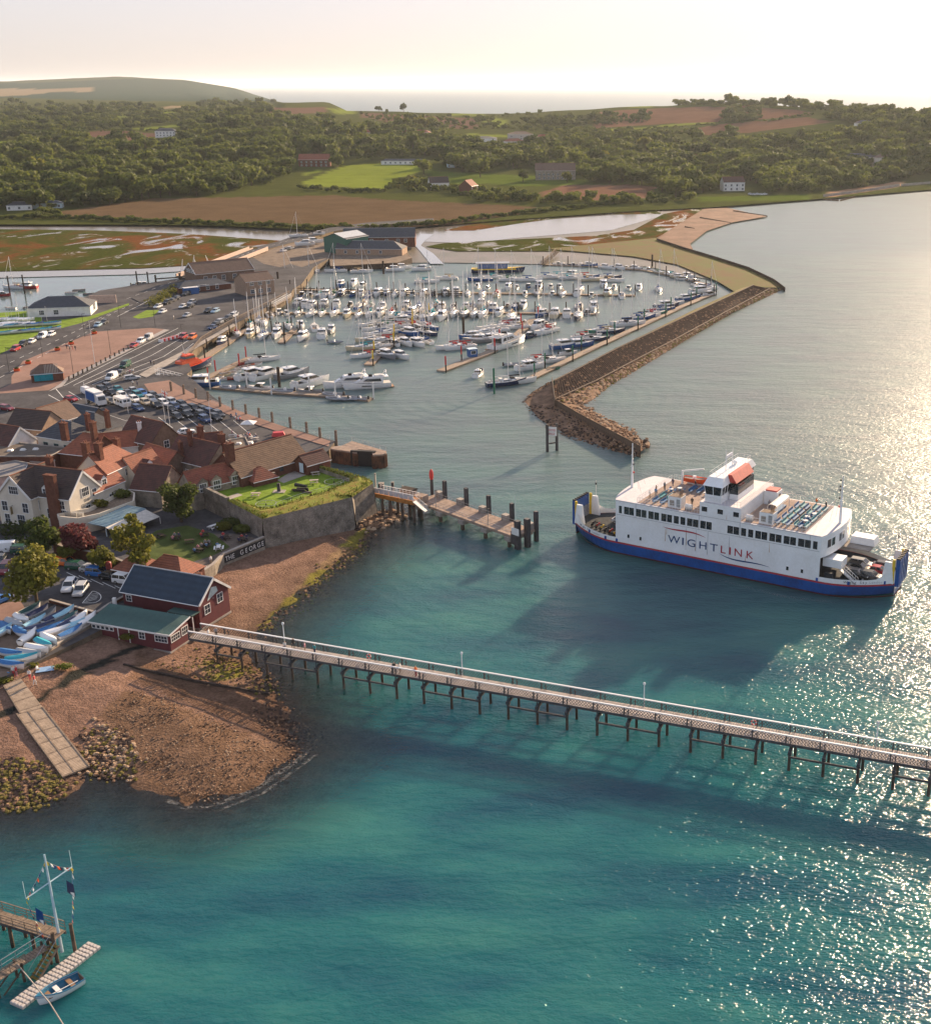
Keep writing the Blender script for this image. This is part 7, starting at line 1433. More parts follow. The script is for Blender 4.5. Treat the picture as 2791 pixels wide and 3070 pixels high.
# street furniture
def lamp(px, py, h, label, double=False, sign=None):
    t = thing('street_lamp', label, 'street lamp', P(px, py, 3)); b = MB(); b.tube((0, 0, -.3), (0, 0, h), .08, BLACK if not sign else STEEL, .05, 6); b.build('post', t); b = MB(); b.bar((-1.0 if double else 0, 0, h), (1.0, 0, h), .18, .1, BLACK); b.build('lamp_head', t); return t
for i, (x, y, w) in enumerate([(335, 965, 'left edge of the paved square by the road'), (668, 812, 'far left of the paved square'), (575, 1090, 'middle of the paved square near the shelter'), (870, 945, 'right edge of the paved square among the bollards'), (950, 740, 'junction corner of the square'), (1220, 735, 'far right corner of the square'), (75, 1100, 'left end of the paved square'), (1440, 900, 'quay side lanes near the red barriers')]): lamp(*fq(x, y), 8, 'dark street lamp standing at the ' + w, i in (2, 3))
for i, (x, y, h, w) in enumerate([(745, 1015, 13, 'tall white flag pole among the bollards of the square'), (1300, 575, 9, 'white flag pole flying the naval ensign above the roofs'), (1335, 595, 9, 'plain white pole beside the ensign'), (1665, 640, 8, 'slim white lamp pole behind the dark roof'), (680, 420, 6, 'short white pole beside the box lorry'), (1008, 495, 6, 'short white pole below the caravan')]):
    p_ = fq(x, y) if i == 0 else ft(x, y); t = thing('white_pole', w, 'pole', P(*p_, 3)); b = MB(); b.tube((0, 0, -.2), (0, 0, h), .09, WHITE, .05, 6); b.build('pole', t)
    if i == 1: b = MB(); b.face([(.08, 0, h - .3), (1.7, -.6, h - .9), (1.5, -.6, h - 2.3), (.08, 0, h - 1.6)], WHITE); b.face([(.08, -.02, h - .8), (1.65, -.63, h - 1.4), (1.62, -.63, h - 1.65), (.08, -.02, h - 1.05)], RED); b.face([(.75, -.3, h - .55), (.98, -.38, h - .65), (.92, -.38, h - 2.05), (.7, -.3, h - 1.9)], RED); b.build('ensign', t)
for i in range(14):
    t_ = i / 13; p_ = fq(lerp(545, 1010, t_), lerp(1150, 905, t_)); tt_ = thing('bollard', 'dark bollard in the row between the square and the ferry lanes, %s from the shelter' % ORD[i], 'bollard', P(*p_, 3.1), 0, 'bollards between the square and the ferry lanes'); b = MB(); b.box((0, 0, 0), (.45, .45, 1.0), BLACK, top=(.7, .7)); b.build('post', tt_); b = MB(); b.box((0, 0, 1.0), (.5, .5, .12), DTIMBER); b.build('cap', tt_)
for i, (x, y) in enumerate([(222, 1020), (452, 915), (560, 868), (742, 785), (133, 1078)]): t = thing('planter', 'orange flower planter on the edge of the square, %s from the left' % ORD[[1, 2, 3, 4, 0][i]], 'planter', P(*fq(x, y), 3.1), .4, 'orange planters along the square'); b = MB(); b.box((0, 0, 0), (1.6, .9, .7), ORANGE, top=(1.1, 1.1)); b.build('tub', t); b = MB(); b.ball((0, 0, .8), .6, LEAF, 7, 4, (1.2, .7, .7)); b.build('flowers', t)
sh = house('timber bus shelter with a striped brown roof and turquoise front on the square', *P(145, 1138, 3)[:2], 8.5, 5.5, 22, 3, 5.6, 7.6, 'brick', 'brown', hip=(1, 1), cat='shelter', name='bus_shelter'); b = MB(); b.box((-1, -2.9, .4), (5.0, .15, 2.1), TEALC); b.build('front_panel', sh)
for k in range(9): b = MB(); b.bar((-.5 + k * .42, 0, 4.65), (-.5 + k * .42, -2.9, 2.55), .14, .08, mat('roof_batten', (.40, .33, .25))); b.build('roof_batten', sh)
for i in range(9): t_ = i / 8; p_ = fq(lerp(1265, 1395, t_), lerp(850, 815, t_)); t = tag(MB().box((0, 0, 0), (1.6, .5, .9), RED if i % 2 else WHITE, top=(1, .5)).build('traffic_barrier', None, P(*p_, 3), .25), '%s plastic traffic barrier in the row across the ferry lanes, %s from the left' % ('red' if i % 2 else 'white', ORD[i]), 'barrier', 'red and white barriers')
grp = [(525, 905, 'navy', 'black', 'left of a group of four crossing the square'), (548, 912, 'white', 'navy', 'second of a group of four crossing the square'), (572, 915, 'red', 'red', 'third of the group on the square'), (594, 918, 'black', 'maroon', 'right of a group of four crossing the square'), (1185, 1030, 'navy', 'black', 'at the harbour rail by the lifeboat gangway'), (1212, 1032, 'black', 'black', 'second at the harbour rail by the gangway'), (1022, 1108, 'pink', 'navy', 'walking past the silver estate car'), (1047, 1103, 'white', 'tan', 'beside the silver estate car on the slip'), (1365, 675, 'white', 'tan', 'walking in the harbour office yard'), (1045, 1195, 'white', 'black', 'left of two near the slipway'), (1080, 1195, 'grey', 'navy', 'right of two near the slipway')]
for i, (x, y, a, c, w) in enumerate(grp): person('person in %s %s' % (a, w), P(*fq(x, y), 3.1), i, 'walk' if i % 2 else 'stand', a, c if c in CLOTH else 'navy')
fv = lambda x, y: (400 + x * .2728, 1200 + y * .2728)
rd = random.Random(6); cc = list(CLOTH)
for i in range(26):
    x, y = ((rd.uniform(1070, 1200), rd.uniform(180, 260)) if i < 9 else (rd.uniform(1060, 1360), rd.uniform(390, 480))); a = rd.choice(['white', 'pink', 'white', 'red', 'navy', 'grey', 'blue']); zone = 'by the red flowers on the quay corner' if i < 9 else 'at the quayside cafe tables'
    person('person in %s %s, %s of the crowd' % (a, zone, ORD[i]), P(*fv(x, y), 3.1), rd.uniform(0, 6), 'sit' if i % 3 else 'stand', a, 'navy', 'people on the quay')
for i in range(9): picnic(400 * 0 + fv(1090 + (i % 5) * 62, 410 + (i // 5) * 50)[0], fv(0, 410 + (i // 5) * 50 + (i % 5) * 8)[1], 3.1, 'pale cafe table on the quay terrace, %s in the %s row' % (ORD[i % 5], 'back' if i < 5 else 'front'), 'cafe tables on the quay', .4, mat('pale_cafe_wood', (.5, .45, .4)))
t = thing('kiosk_parasol', 'white square parasol over a stall on the quay', 'parasol', P(*fv(1275, 350), 3.1)); b = MB(); b.loft([[(-1.7, -1.7, 2.4), (1.7, -1.7, 2.4), (1.7, 1.7, 2.4), (-1.7, 1.7, 2.4)], [(-.1, -.1, 3.1), (.1, -.1, 3.1), (.1, .1, 3.1), (-.1, .1, 3.1)]], WHITE); b.build('canopy', t); b = MB(); b.tube((0, 0, 0), (0, 0, 3.1), .05, STEEL); b.build('pole', t)
b = MB(); b.loft([[(-1.6, -1, .2), (1.6, -1, .2), (1.6, 1, .2), (-1.6, 1, .2)], [(-1.2, -.7, 1.1), (1.2, -.7, 1.1), (1.2, .7, 1.1), (-1.2, .7, 1.1)]], RED); tag(b.build('covered_boat', None, P(*fv(1595, 395), 3.1), .3), 'bright red covered boat on the quay walkway', 'boat')
# quay piles
qp = [(515, 1182), (553, 1192), (589, 1203), (626, 1213), (662, 1230), (700, 1240), (739, 1253), (779, 1264), (818, 1277), (872, 1293), (921, 1308), (961, 1325), (1009, 1334)]
for i, (x, y) in enumerate(qp): p = P(x, y, 2.0); b = MB(); b.tube((0, 0, -6), (0, 0, 5.6), .36, TIMBER, .33, 8); b.ball((0, 0, 5.6), .36, TIMBER, 8, 4, (1, 1, .5)); tag(b.build('quay_pile', None, (p.x, p.y, 0)), 'tall weathered timber mooring pile along the quay, %s from the left' % ORD[i], 'pile', 'timber piles along the town quay')
rdl = [P(x, y, 3.1) for x, y in [(626, 1205), (700, 1230), (818, 1268), (920, 1297), (990, 1320)]]; frail(rdl, 1.1, 1.6, 'quay_railing', None, STEEL, .03, 2); tag(bpy.data.objects['quay_railing'], 'thin steel railing along the edge of the town quay', 'railing')
for a in ([(560, 1072), (605, 1020), (700, 965), (868, 880)],): frail([P(x, y, 3.1) for x, y in a], 1.2, 1.4, 'harbour_fence', None, TIMBER, .07, 2)
tag(bpy.data.objects['harbour_fence'], 'timber post and rail fence along the west harbour quay', 'fence')
bt = thing('quay_piling', 'timber fender piling along the face of the west harbour quay', 'quay fender')
posts_line([P(*q, 1.5) for q in [(560, 1082), (604, 1028), (700, 975), (868, 888)]], -4, 5.4, 1.6, .4, 'fender_pile', bt, mat('weedy_pile', (.20, .16, .06), rough=.95, var=.5, scale=1, col2=(.09, .06, .04)))
# hedges / flower beds by harbour: grasses and shrubs
def shrub(px, py, z, w, h, m_, label, cat='shrub', group=None, seed=0, n=260, ls=.35): return tag(link('shrub', crown_mesh('shrub_leaves', seed, [(0, 0, h * .45, w * .5, w * .4, h * .5), (w * .25, .2, h * .4, w * .35, w * .35, h * .42)], n, ls, m_), None, P(px, py, z)), label, cat, group)
for i, (x, y) in enumerate([(1285, 515), (1330, 485), (1375, 455), (1235, 545), (1195, 575)]): shrub(*fq(x, y), 3, 6.5, 4.0, LEAFY, 'pale feathery hedge shrub beside the bridge road, %s from the left' % ORD[[2, 3, 4, 1, 0][i]], group='hedge by the bridge road', seed=i)
sheet('grass_island', QQ([(1040, 655), (1150, 600), (1250, 600), (1200, 650), (1090, 668)]), 3.03, GRASS)
# harbour office, lifeboat station, club
house('harbour office with a broad grey brown roof and white fascia above the quay yard', *P(660, 838, 3)[:2], 26, 14, 38, 3, 7.4, 11.5, 'brownbrick', 'brown', wins=[('W', u, 4.4, 1.6, 1.4) for u in (-4, -1.5, 1, 3.5)] + [('S', u, 1.0, 1.6, 2.0) for u in (-9, -5, -1, 4, 8)], barge=WHITE, cat='harbour office', name='harbour_office')
house('low annex of the harbour office with a dark roof', *P(605, 868, 3)[:2], 22, 9, 38, 3, 5.4, 7.2, 'brick', 'slate', hip=(1, 1), wins=[('S', u, .6, 1.2, 1.8) for u in (-7, -3, 1, 5)], cat='office annex', name='office_annex')
house('two storey harbour building with a balcony overlooking the marina', *P(765, 878, 3)[:2], 12, 12, 38, 3, 8.8, 11.5, 'buff', 'brown', wins=[('S', u, z, 1.5, 1.5) for u in (-3.5, 0, 3.5) for z in (1, 4.2)] + [('E', u, 4.2, 2.2, 1.8) for u in (-3, 1.5)], cat='harbour building', name='harbour_building')
for i, (px, c, w) in enumerate(((573, 'slate', 'blue shipping container beside the harbour office'), (596, 'green', 'green shipping container beside the blue one'))): b = MB(); b.box((0, 0, 0), (6, 2.5, 2.6), MATS['curtain_blue'] if i == 0 else GREENP); b.box((0, 0, 2.6), (6.1, 2.6, .1), WHITE); tag(b.build('shipping_container', None, P(px, 880 - i * 8, 3), R(35)), w, 'container')
house('white walled sailing club with a low grey hipped roof beside the dinghy lawn', *P(190, 938, 3)[:2], 22, 14, 12, 3, 6.4, 9.4, 'white', 'slate', hip=(1, 1), wins=[('S', u, .8, 1.6, 1.6) for u in (-6, -1)] + [('E', 1, .8, 4, 2.4)], cat='clubhouse', name='clubhouse')
b = MB(); b.box((0, 0, 0), (10, .4, 4), mat('sign_tan', (.45, .33, .27))); tag(b.build('hoarding', None, P(311, 915, 2), R(10)), 'pale brown hoarding board beyond the sailing club', 'hoarding')
# lifeboat
lb = thing('lifeboat', 'bright orange and blue lifeboat moored against the west quay', 'lifeboat', P(575, 1108, .4), R(58)); rs = hull_rings(15, 4.6, 1.7, .6, .85, .5, 11); b = MB(); add_hull(b, rs, HULLC['navy']); b.build('hull', lb, smooth=True); b = MB(); deckmesh(b, rs, ORANGE); b.build('deck', lb); b = MB(); b.loft([[(-5, -1.8, 1.7), (3.6, -1.2, 2.1), (3.6, 1.2, 2.1), (-5, 1.8, 1.7)], [(-4.6, -1.5, 3.4), (2.0, -1.1, 3.5), (2.0, 1.1, 3.5), (-4.6, 1.5, 3.4)]], ORANGE); b.build('superstructure', lb); b = MB(); b.box((-1.0, 0, 3.4), (4.2, 2.4, 1.6), ORANGE, top=(.75, .85)); b.build('wheelhouse', lb); b = MB(); b.box((-1.0, 0, 3.9), (4.0, 2.42, .7), DARKGLASS, top=(.9, .92)); b.build('window_band', lb); b = MB(); b.tube((-2, 0, 5), (-2.4, 0, 8), .08, WHITE); b.bar((-2, -1.2, 5.4), (-2, 1.2, 5.4), .3, .2, ORANGE); b.build('mast', lb)
# road bridge
ba, bb_ = P(560, 828, 4.2), P(775, 745, 4.2); bd = bb_ - ba; bg2 = thing('road_bridge', 'long low road bridge on timber piles with pale parapets', 'bridge', ba, math.atan2(bd.y, bd.x)); BL = bd.length
b = MB(); b.box((BL / 2, 0, -.7), (BL, 9.5, .7), TARM); b.build('deck', bg2)
for y in (-4.9, 4.9, 3.0): b = MB(); b.box((BL / 2, y, -.8 if y != 3.0 else 0), (BL, .35, 1.9 if y != 3.0 else .6), mat('bridge_parapet', (.52, .40, .33), rough=.9, var=.2)); b.build('parapet', bg2)
for k in range(16):
    x = BL * (k + .5) / 16
    b = MB(); b.bar((x, -5, -.8), (x, 5, -.8), .5, .6, DTIMBER); b.build('cross_beam', bg2)
    for y in (-4.2, 0, 4.2): b = MB(); b.tube((x, y, -8), (x, y, -1), .35, DTIMBER, n=7); b.build('pile', bg2)
for q in (.04, .18):
    for y in (-4.4, 4.4): b = MB(); b.tube((BL * q, y, 0), (BL * q, y * .6, 7), .12, WHITE); b.tube((BL * q + 3, y, 0), (BL * q, y * .6, 7), .08, WHITE); b.build('signal_frame', bg2)
rline([(380, 895), (560, 828), (775, 745), (985, 688)], .16, 3.5, 4.24)
sheet('causeway_road', [(395, 893), (556, 826), (566, 838), (420, 905)], 3.2, TARM)
g_ = MB(); q = [P(x, y, 3.0) for x, y in [(770, 742), (985, 684), (1100, 668), (1300, 655), (1300, 662), (1100, 678), (1000, 695), (780, 755)]]; g_.prism([(p.x, p.y) for p in q], -1, 3.4, mat('causeway_bank', (.20, .15, .09), rough=.95, var=.4, world=True), TARM); tag(g_.build('causeway'), kind='structure')
rg_ = thing('bridge_fender', 'dark timber guide frame standing in the river by the bridge', 'fender', P(470, 865, 0)); 
for k in range(5): b = MB(); b.tube((k * 9.0, k * 5.0, -4), (k * 9.0, k * 5.0, 6), .4, DTIMBER, n=7); b.build('pile', rg_)
b = MB(); b.bar((0, 0, 4.5), (36, 20, 4.5), .4, .5, DTIMBER); b.bar((0, 0, 1.8), (36, 20, 1.8), .4, .5, DTIMBER); b.build('rail', rg_)
# boatyard sheds
gs = house('tall dark green boat shed with a pale sheet roof in the boatyard', *P(1040, 752, 3)[:2], 17, 15, 60, 3, 10.5, 12.8, 'green', 'slate', cat='boat shed', name='boat_shed'); b = MB()
for s in (-1,): b.mesh([(-8.8, s * 7.9, 7.35), (8.8, s * 7.9, 7.35), (8.8, 0, 9.9), (-8.8, 0, 9.9)], [(0, 1, 2, 3)], mat('sheet_roof', (.50, .52, .53), rough=.5)); b.mesh([(-8.8, 7.9, 7.35), (8.8, 7.9, 7.35), (8.8, 0, 9.9), (-8.8, 0, 9.9)], [(3, 2, 1, 0)], MATS['sheet_roof']); b.build('sheet_roof', gs)
house('long dark slate roofed boatbuilding shed behind the green one', *P(1140, 728, 3)[:2], 38, 14, 6, 3, 7, 11, 'brick', 'slate', wins=[('S', u, 1.2, 1.6, 1.6) for u in (-12, -4, 4, 10, 14)], cat='boat shed', name='boat_shed'); house('low dark tiled workshop in front of the boat sheds', *P(1115, 758, 3)[:2], 34, 12, -4, 2.6, 6.0, 9.2, 'buff', 'slate', hip=(0, 1), wins=[('S', u, 1.0, 1.2, 1.4) for u in (-12, -6, 0, 6)], cat='workshop', name='workshop')
b = MB(); q = [P(x, y, 3) for x, y in [(985, 745), (1200, 735), (1235, 770), (1190, 785), (990, 795)]]; b.prism([(p.x, p.y) for p in q], -1, 2.7, DTIMBER, MATS['yard_gravel']); tag(b.build('boatyard_quay'), kind='structure')
# ================================================================== marina
f6 = lambda x, y: (1250 + x * .491, 700 + y * .491); f7 = lambda x, y: (500 + x * .3819, 950 + y * .3819)
def pontoon(label, pts, w, piles=5, pm=DTIMBER, ph=4.2, m_=None, cols=None):
    q = [P(x, y, .5) for x, y in pts]; t = thing('pontoon', label, 'pontoon', q[0])
    for a, c in zip(q[:-1], q[1:]):
        b = MB(); b.bar(a - q[0], c - q[0], w, .5, m_ or PTIMBER); b.build('deck', t); d = (c - a).normalized(); nrm = Vector((-d.y, d.x, 0))
        for s in (-1, 1): b = MB(); b.bar(a - q[0] + nrm * s * (w / 2 + .06) + Vector((0, 0, .04)), c - q[0] + nrm * s * (w / 2 + .06) + Vector((0, 0, .04)), .14, .3, TIMBER); b.build('edge_beam', t)
    for i, (p, a) in enumerate(along(q, n=max(1, piles - 1))):
        p = p - q[0] + Vector((math.cos(a + 1.57), math.sin(a + 1.57), 0)) * (w / 2 + .3) * (1 if i % 2 else -1); b = MB(); b.tube((p.x, p.y, -6), (p.x, p.y, ph), .22, pm, n=7)
        if cols: b.tube((p.x, p.y, ph - 2.6), (p.x, p.y, ph + .05), .25, cols, n=7)
        b.build('pile', t)
    return t
pontoon('long timber jetty pontoon at the back of the marina', [(875, 866), (1100, 872), (1300, 880), (1387, 876), (1903, 884)], 2.4, 24); pontoon('middle marina pontoon running across the berths', [(812, 936), (1154, 938), (1250, 932), (1790, 940)], 2.2, 22)
pontoon('diagonal pontoon with yellow topped piles in the middle of the marina', [(1104, 1092), (1190, 1015), (1275, 942)], 2.6, 7, DTIMBER, 4.4, None, YELLOW); pontoon('diagonal pontoon with red topped piles and a blue hut', [(1322, 1110), (1465, 1056), (1545, 1008), (1600, 955)], 3.0, 7, DTIMBER, 4.6, None, RED)
pontoon('long outer visitor pontoon inside the breakwater with green topped piles', [(1588, 1134), (1740, 1060), (1900, 985), (2050, 915), (2136, 880)], 2.6, 13, DTIMBER, 4.8, None, GREENP); pontoon('pontoon curving round the far right corner of the marina', [(1630, 792), (1760, 796), (1930, 808), (2040, 830), (2120, 852), (2130, 882)], 2.2, 12)
pontoon('pontoon along the foot of the west quay wall', [(600, 1078), (720, 1000), (826, 936)], 2.6, 8); pontoon('short finger pontoon below the west quay', [(770, 998), (898, 998)], 2.0, 4); pontoon('angled finger pontoon near the west quay', [(842, 1026), (886, 984)], 2.0, 2)
pontoon('pale wide pontoon at the harbour entrance with the motor yachts', [(641, 1158), (800, 1172), (960, 1182), (1111, 1196)], 3.0, 6, WHITE, 4.4); pontoon('diagonal pontoon with small open boats by the lifeboat', [(612, 1135), (680, 1102), (750, 1070)], 2.2, 4, RED, 3.4); pontoon('timber landing stage in front of the boatyard', [(756, 800), (835, 800), (875, 780)], 3.0, 8, DTIMBER, 2.2)
bl = thing('pontoon_hut', 'small blue hut on the diagonal pontoon with red piles', 'hut', P(1416, 1068, .5), .5); b = MB(); b.box((0, 0, 0), (2.8, 2.2, 2.5), MATS['curtain_blue']); b.build('wall', bl); b = MB(); b.box((0, 0, 2.5), (3.1, 2.5, .2), WALLM['paleblue']); b.build('roof', bl); hwin(bl, 0, -1.12, 1.0, 1.6, 1.0, 0, bars=False)
brw = MB(); a, c = P(815, 918, 2.6), P(868, 888, 3.1); brt = thing('access_bridge', 'white trussed access bridge sloping from the west quay to the pontoons', 'gangway', a, 0); 
b = MB(); b.bar((0, 0, 0), c - a, 1.6, .25, PTIMBER); b.build('deck', brt)
for s in (-.8, .8): nn2 = Vector((-(c - a).y, (c - a).x, 0)).normalized() * s; frail([nn2, c - a + nn2], 1.2, 1.0, 'truss', brt, WHITE, .06, 1)
a, c = P(470, 1120, 3.2), P(585, 1148, .6); lg = thing('access_bridge', 'long white latticed gangway from the slipway down to the entrance pontoon', 'gangway', a); b = MB(); b.bar((0, 0, 0), c - a, 1.8, .3, STEEL); b.build('deck', lg)
for s in (-.9, .9):
    nn2 = Vector((-(c - a).y, (c - a).x, 0)).normalized() * s; frail([nn2, c - a + nn2], 1.5, 1.2, 'truss', lg, WHITE, .07, 1)
for x0, x1, y0, y1, w in ((1650, 1672, 800, 745, 'timber ramp from the far shore down to the corner pontoon'), ):
    a, c = P(1628, 792, 1.0), P(1672, 752, 2.6); t = thing('access_bridge', w, 'gangway', a); b = MB(); b.bar((0, 0, 0), c - a, 2.0, .4, DTIMBER); b.build('deck', t); frail([Vector((-1, 0, 0)), c - a + Vector((-1, 0, 0))], 1.3, 1.4, 'railing', t, TIMBER, .1, 1)
wl_ = thing('pile_screen', 'dark timber wave screen of piles and rails behind the berths', 'wave screen', P(890, 862, 0)); q = [P(x, y, 2.4) for x, y in [(890, 862), (1100, 868), (1387, 872)]]
for k in range(3): 
    for a, c in zip(q[:-1], q[1:]): b = MB(); b.bar(a - P(890, 862, 0) + Vector((0, 0, -k * .8)), c - P(890, 862, 0) + Vector((0, 0, -k * .8)), .3, .3, DTIMBER); b.build('rail', wl_)
for p, a in along(q, step=3.0): p = p - P(890, 862, 0); b = MB(); b.box((p.x, p.y + .25, -5), (.35, .35, 8), DTIMBER); b.build('pile', wl_)
KC = {'y': 'yacht', 'c': 'cruiser', 'd': 'dayboat', 'o': 'openboat', 'r': 'rib', 'B': 'bigyacht'}
rdm = random.Random(21); HC = ['white'] * 9 + ['navy', 'cream', 'white', 'blue', 'grey']; CV = ['blue', 'white', 'blue', 'tan', 'black', 'turquoise', 'red', 'green', 'white']
def row(spec, f, head, where, group, jit=.12, sc=1.0, hulls=None):
    L = [(e[0], int(e[1]), int(e[2])) for e in (s.split(',') for s in spec.split())]
    L.sort(key=lambda e: e[1])
    for i, (k, x, y) in enumerate(L):
        kd = KC[k]; h = rdm.choice(hulls or HC); cv = rdm.choice(CV); loc = P(*f(x, y), 0); nm = BW[kd][0]
        desc = 'white' if h == 'white' else h
        if kd == 'yacht': lab = '%s yacht with %s cover, %s from left %s' % (desc, cv, ORD[i], where)
        elif kd == 'rib': lab = 'grey %s, %s from left %s' % (nm, ORD[i], where)
        else: lab = '%s %s, %s from left %s' % (desc, nm, ORD[i], where)
        hh = head + (math.pi if rdm.random() < .15 and jit < .5 else 0) + rdm.uniform(-jit, jit)
        boat(kd, loc, hh, lab, group, h, cv, sc * rdm.uniform(.92, 1.14))
S_H = R(-92); E_H = R(4)
row('y,655,452 y,845,437 y,1070,432 y,1265,437 c,1530,424 c,1590,405 c,1740,420', f5, E_H, 'along the boatyard bank', 'boats along the boatyard bank')
row('y,60,300 y,180,280 y,390,288 y,470,272 y,570,288 y,690,290 y,800,272 y,870,262 y,935,278 y,1060,288 c,940,262 y,1190,294 y,1040,270 y,1180,272', f6, E_H, 'in the row behind the long jetty', 'boats behind the long jetty')
row('d,800,622 d,870,624 y,935,628 c,995,622 c,1110,615 y,1060,620 d,1195,622 c,1265,616 y,1330,626 c,1390,616 c,1460,616 y,1530,622 c,1600,616 d,1665,618 c,1750,616 c,1100,545 c,1205,535 d,1270,545', f5, S_H, 'in front of the long jetty, left half', 'boats in front of the long jetty')
row('d,40,372 d,100,378 c,175,374 c,240,368 y,310,376 y,400,378 y,490,376 c,555,340 d,370,330 d,430,340 d,660,378 y,735,376 d,825,376 y,890,378 c,985,374 d,1065,384 c,1160,376 y,1250,386 d,610,335 d,680,330 c,745,330 d,815,332 d,870,330 c,1140,324 d,1205,336 d,1290,342 c,1355,342 y,1475,350 y,1000,345', f6, S_H, 'on the long jetty, right half', 'boats on the long jetty right half')
row('c,780,692 c,885,706 c,980,696 c,1075,696 d,1180,700 y,1250,712 y,1345,710 c,1435,716 d,1530,716 c,1625,706 y,1715,716 y,1290,690 c,830,700', f5, R(88), 'on the far side of the middle pontoon', 'boats behind the middle pontoon')
row('y,770,768 y,870,774 y,955,768 y,1050,768 c,1150,782 y,1245,780 y,1330,774 c,1410,772 y,1500,776 y,1590,772 c,1660,765 y,1770,800', f5, S_H, 'on the near side of the middle pontoon', 'boats in front of the middle pontoon')
row('y,20,462 y,80,466 c,155,458 y,225,456 c,300,456 c,395,440 c,470,466 d,555,450 c,650,450 y,740,462 y,120,440 y,340,452 y,440,450 y,600,455 y,990,455 d,1040,490', f6, R(88), 'behind the right middle pontoon', 'boats behind the right middle pontoon')
row('c,150,522 y,225,500 y,290,502 y,350,502 y,400,502 c,500,498 y,575,516 c,845,502 c,915,502 y,985,516 c,1080,468 y,40,520 y,90,515', f6, S_H, 'in front of the right middle pontoon', 'boats before the right middle pontoon', .08, 1.15)
row('y,1300,1100 y,1275,1040 y,1385,1030 y,1340,975 y,1445,985 y,1395,930 y,1480,915 y,1440,870 y,1380,890 y,1545,870 y,1500,850 c,1590,830 y,1350,860 y,1620,800 y,1560,800', f5, R(205), 'on the left of the yellow piled pontoon', 'boats left of the yellow piled pontoon')
row('c,1465,1105 c,1572,1108 c,1612,1005 c,1700,1010 y,1765,985 c,1650,930 y,1725,905 y,1790,925 y,1690,870 y,1760,850 d,1530,1010 y,1810,880', f5, R(-50), 'on the right of the yellow piled pontoon', 'boats right of the yellow piled pontoon')
row('y,290,932 c,390,938 y,490,948 y,390,862 y,500,842 y,610,872 c,600,940 y,700,872 c,790,870 y,545,782 c,800,962 y,900,882 c,960,938 c,1030,905 y,440,900 d,680,770 d,620,760 y,460,830', f5, R(-80), 'below the west quay fence', 'boats below the west quay', .2, 1.0)
row('c,165,1000', f5, R(-95), 'below the west quay', None); row('r,1060,992', f5, R(-10), 'motoring past the finger pontoons', None)
row('c,250,548', f7, R(190), 'with its bow to the latticed gangway', None, .05, 1.35); row('B,1420,548 B,1580,558', f7, R(200), 'at the outer end of the entrance pontoon', 'motor yachts at the entrance pontoon', .05, .8, ['white']); row('c,680,478 c,790,478 c,985,470 c,1130,540', f7, R(50), 'moored behind the entrance pontoon', 'cruisers behind the entrance pontoon', .1, 1.2)
row('r,490,568 d,740,572 r,920,592 d,1130,598 r,1310,622 r,1340,655 r,1430,655 r,1510,652 r,560,565', f7, R(170), 'along the front of the entrance pontoon', 'small boats before the entrance pontoon', .3, 1.1)
row('o,400,490 o,480,490 o,540,488 o,590,488 o,520,440 o,585,405 o,640,392 o,690,385 y,762,345 o,700,345 o,450,462 o,560,380 o,610,362 o,480,450 o,640,350', f7, R(35), 'at the small boat pontoon by the lifeboat', 'open boats by the lifeboat', .3, .95, ['white', 'cream', 'green', 'red', 'white'])
row('y,210,702 y,270,704 c,370,664 c,440,655 y,420,612 y,440,584 y,530,574 c,590,562 y,620,580 y,480,600 c,330,640', f6, R(200), 'left of the red piled pontoon', 'boats left of the red piled pontoon', .2); row('B,555,690', f6, R(55), 'beside the blue hut pontoon', None, .02, 1.15, ['white']); row('c,740,582 y,790,608 d,685,636 c,760,505 y,800,580', f6, R(-120), 'right of the red piled pontoon', 'boats right of the red piled pontoon', .15, 1.1)
row('y,540,925 y,610,915 c,690,828 r,580,808 y,750,780 y,815,785 c,905,700 c,990,692 d,920,738 y,1030,642 y,1085,655 y,1110,604 y,1180,608 y,1260,555 y,1300,562 y,1370,525 y,1400,515 y,1450,498 c,1520,455 y,1560,436 c,1640,408 d,1680,392 c,1730,362 d,1785,378 y,1500,470', f6, R(24), 'on the outer visitor pontoon', 'boats on the outer visitor pontoon', .15, 1.05, ['white', 'white', 'white', 'navy', 'blue', 'white', 'green'])
row('d,890,197 d,950,197 d,1000,199 c,1050,200 d,1085,197 c,1150,212 d,1190,214 c,1235,216 c,1330,218 d,1280,215 y,1480,244 d,1530,248 c,1590,272 d,1640,282 d,1690,294 c,1650,268 c,1740,332 y,1790,336 d,1700,318 d,860,190 d,1410,225 y,1560,258 d,1615,280', f6, R(-30), 'on the far corner pontoon', 'boats on the far corner pontoon', .5, .85)
boat('openboat', P(*f6(830, 830), 0), R(28), 'green open boat lying outside the outer visitor pontoon', None, 'green'); mv = boat('cruiser', P(*f6(380, 868), 0), R(75), 'white motor boat under way in the harbour mouth with two people aboard', None, 'white', 'blue', .8)
for k, c in enumerate(('black', 'navy')): person('person in %s standing aboard the moving motor boat' % c, P(*f6(388 + k * 10, 852), 1.3), 0, 'stand', c, 'black')
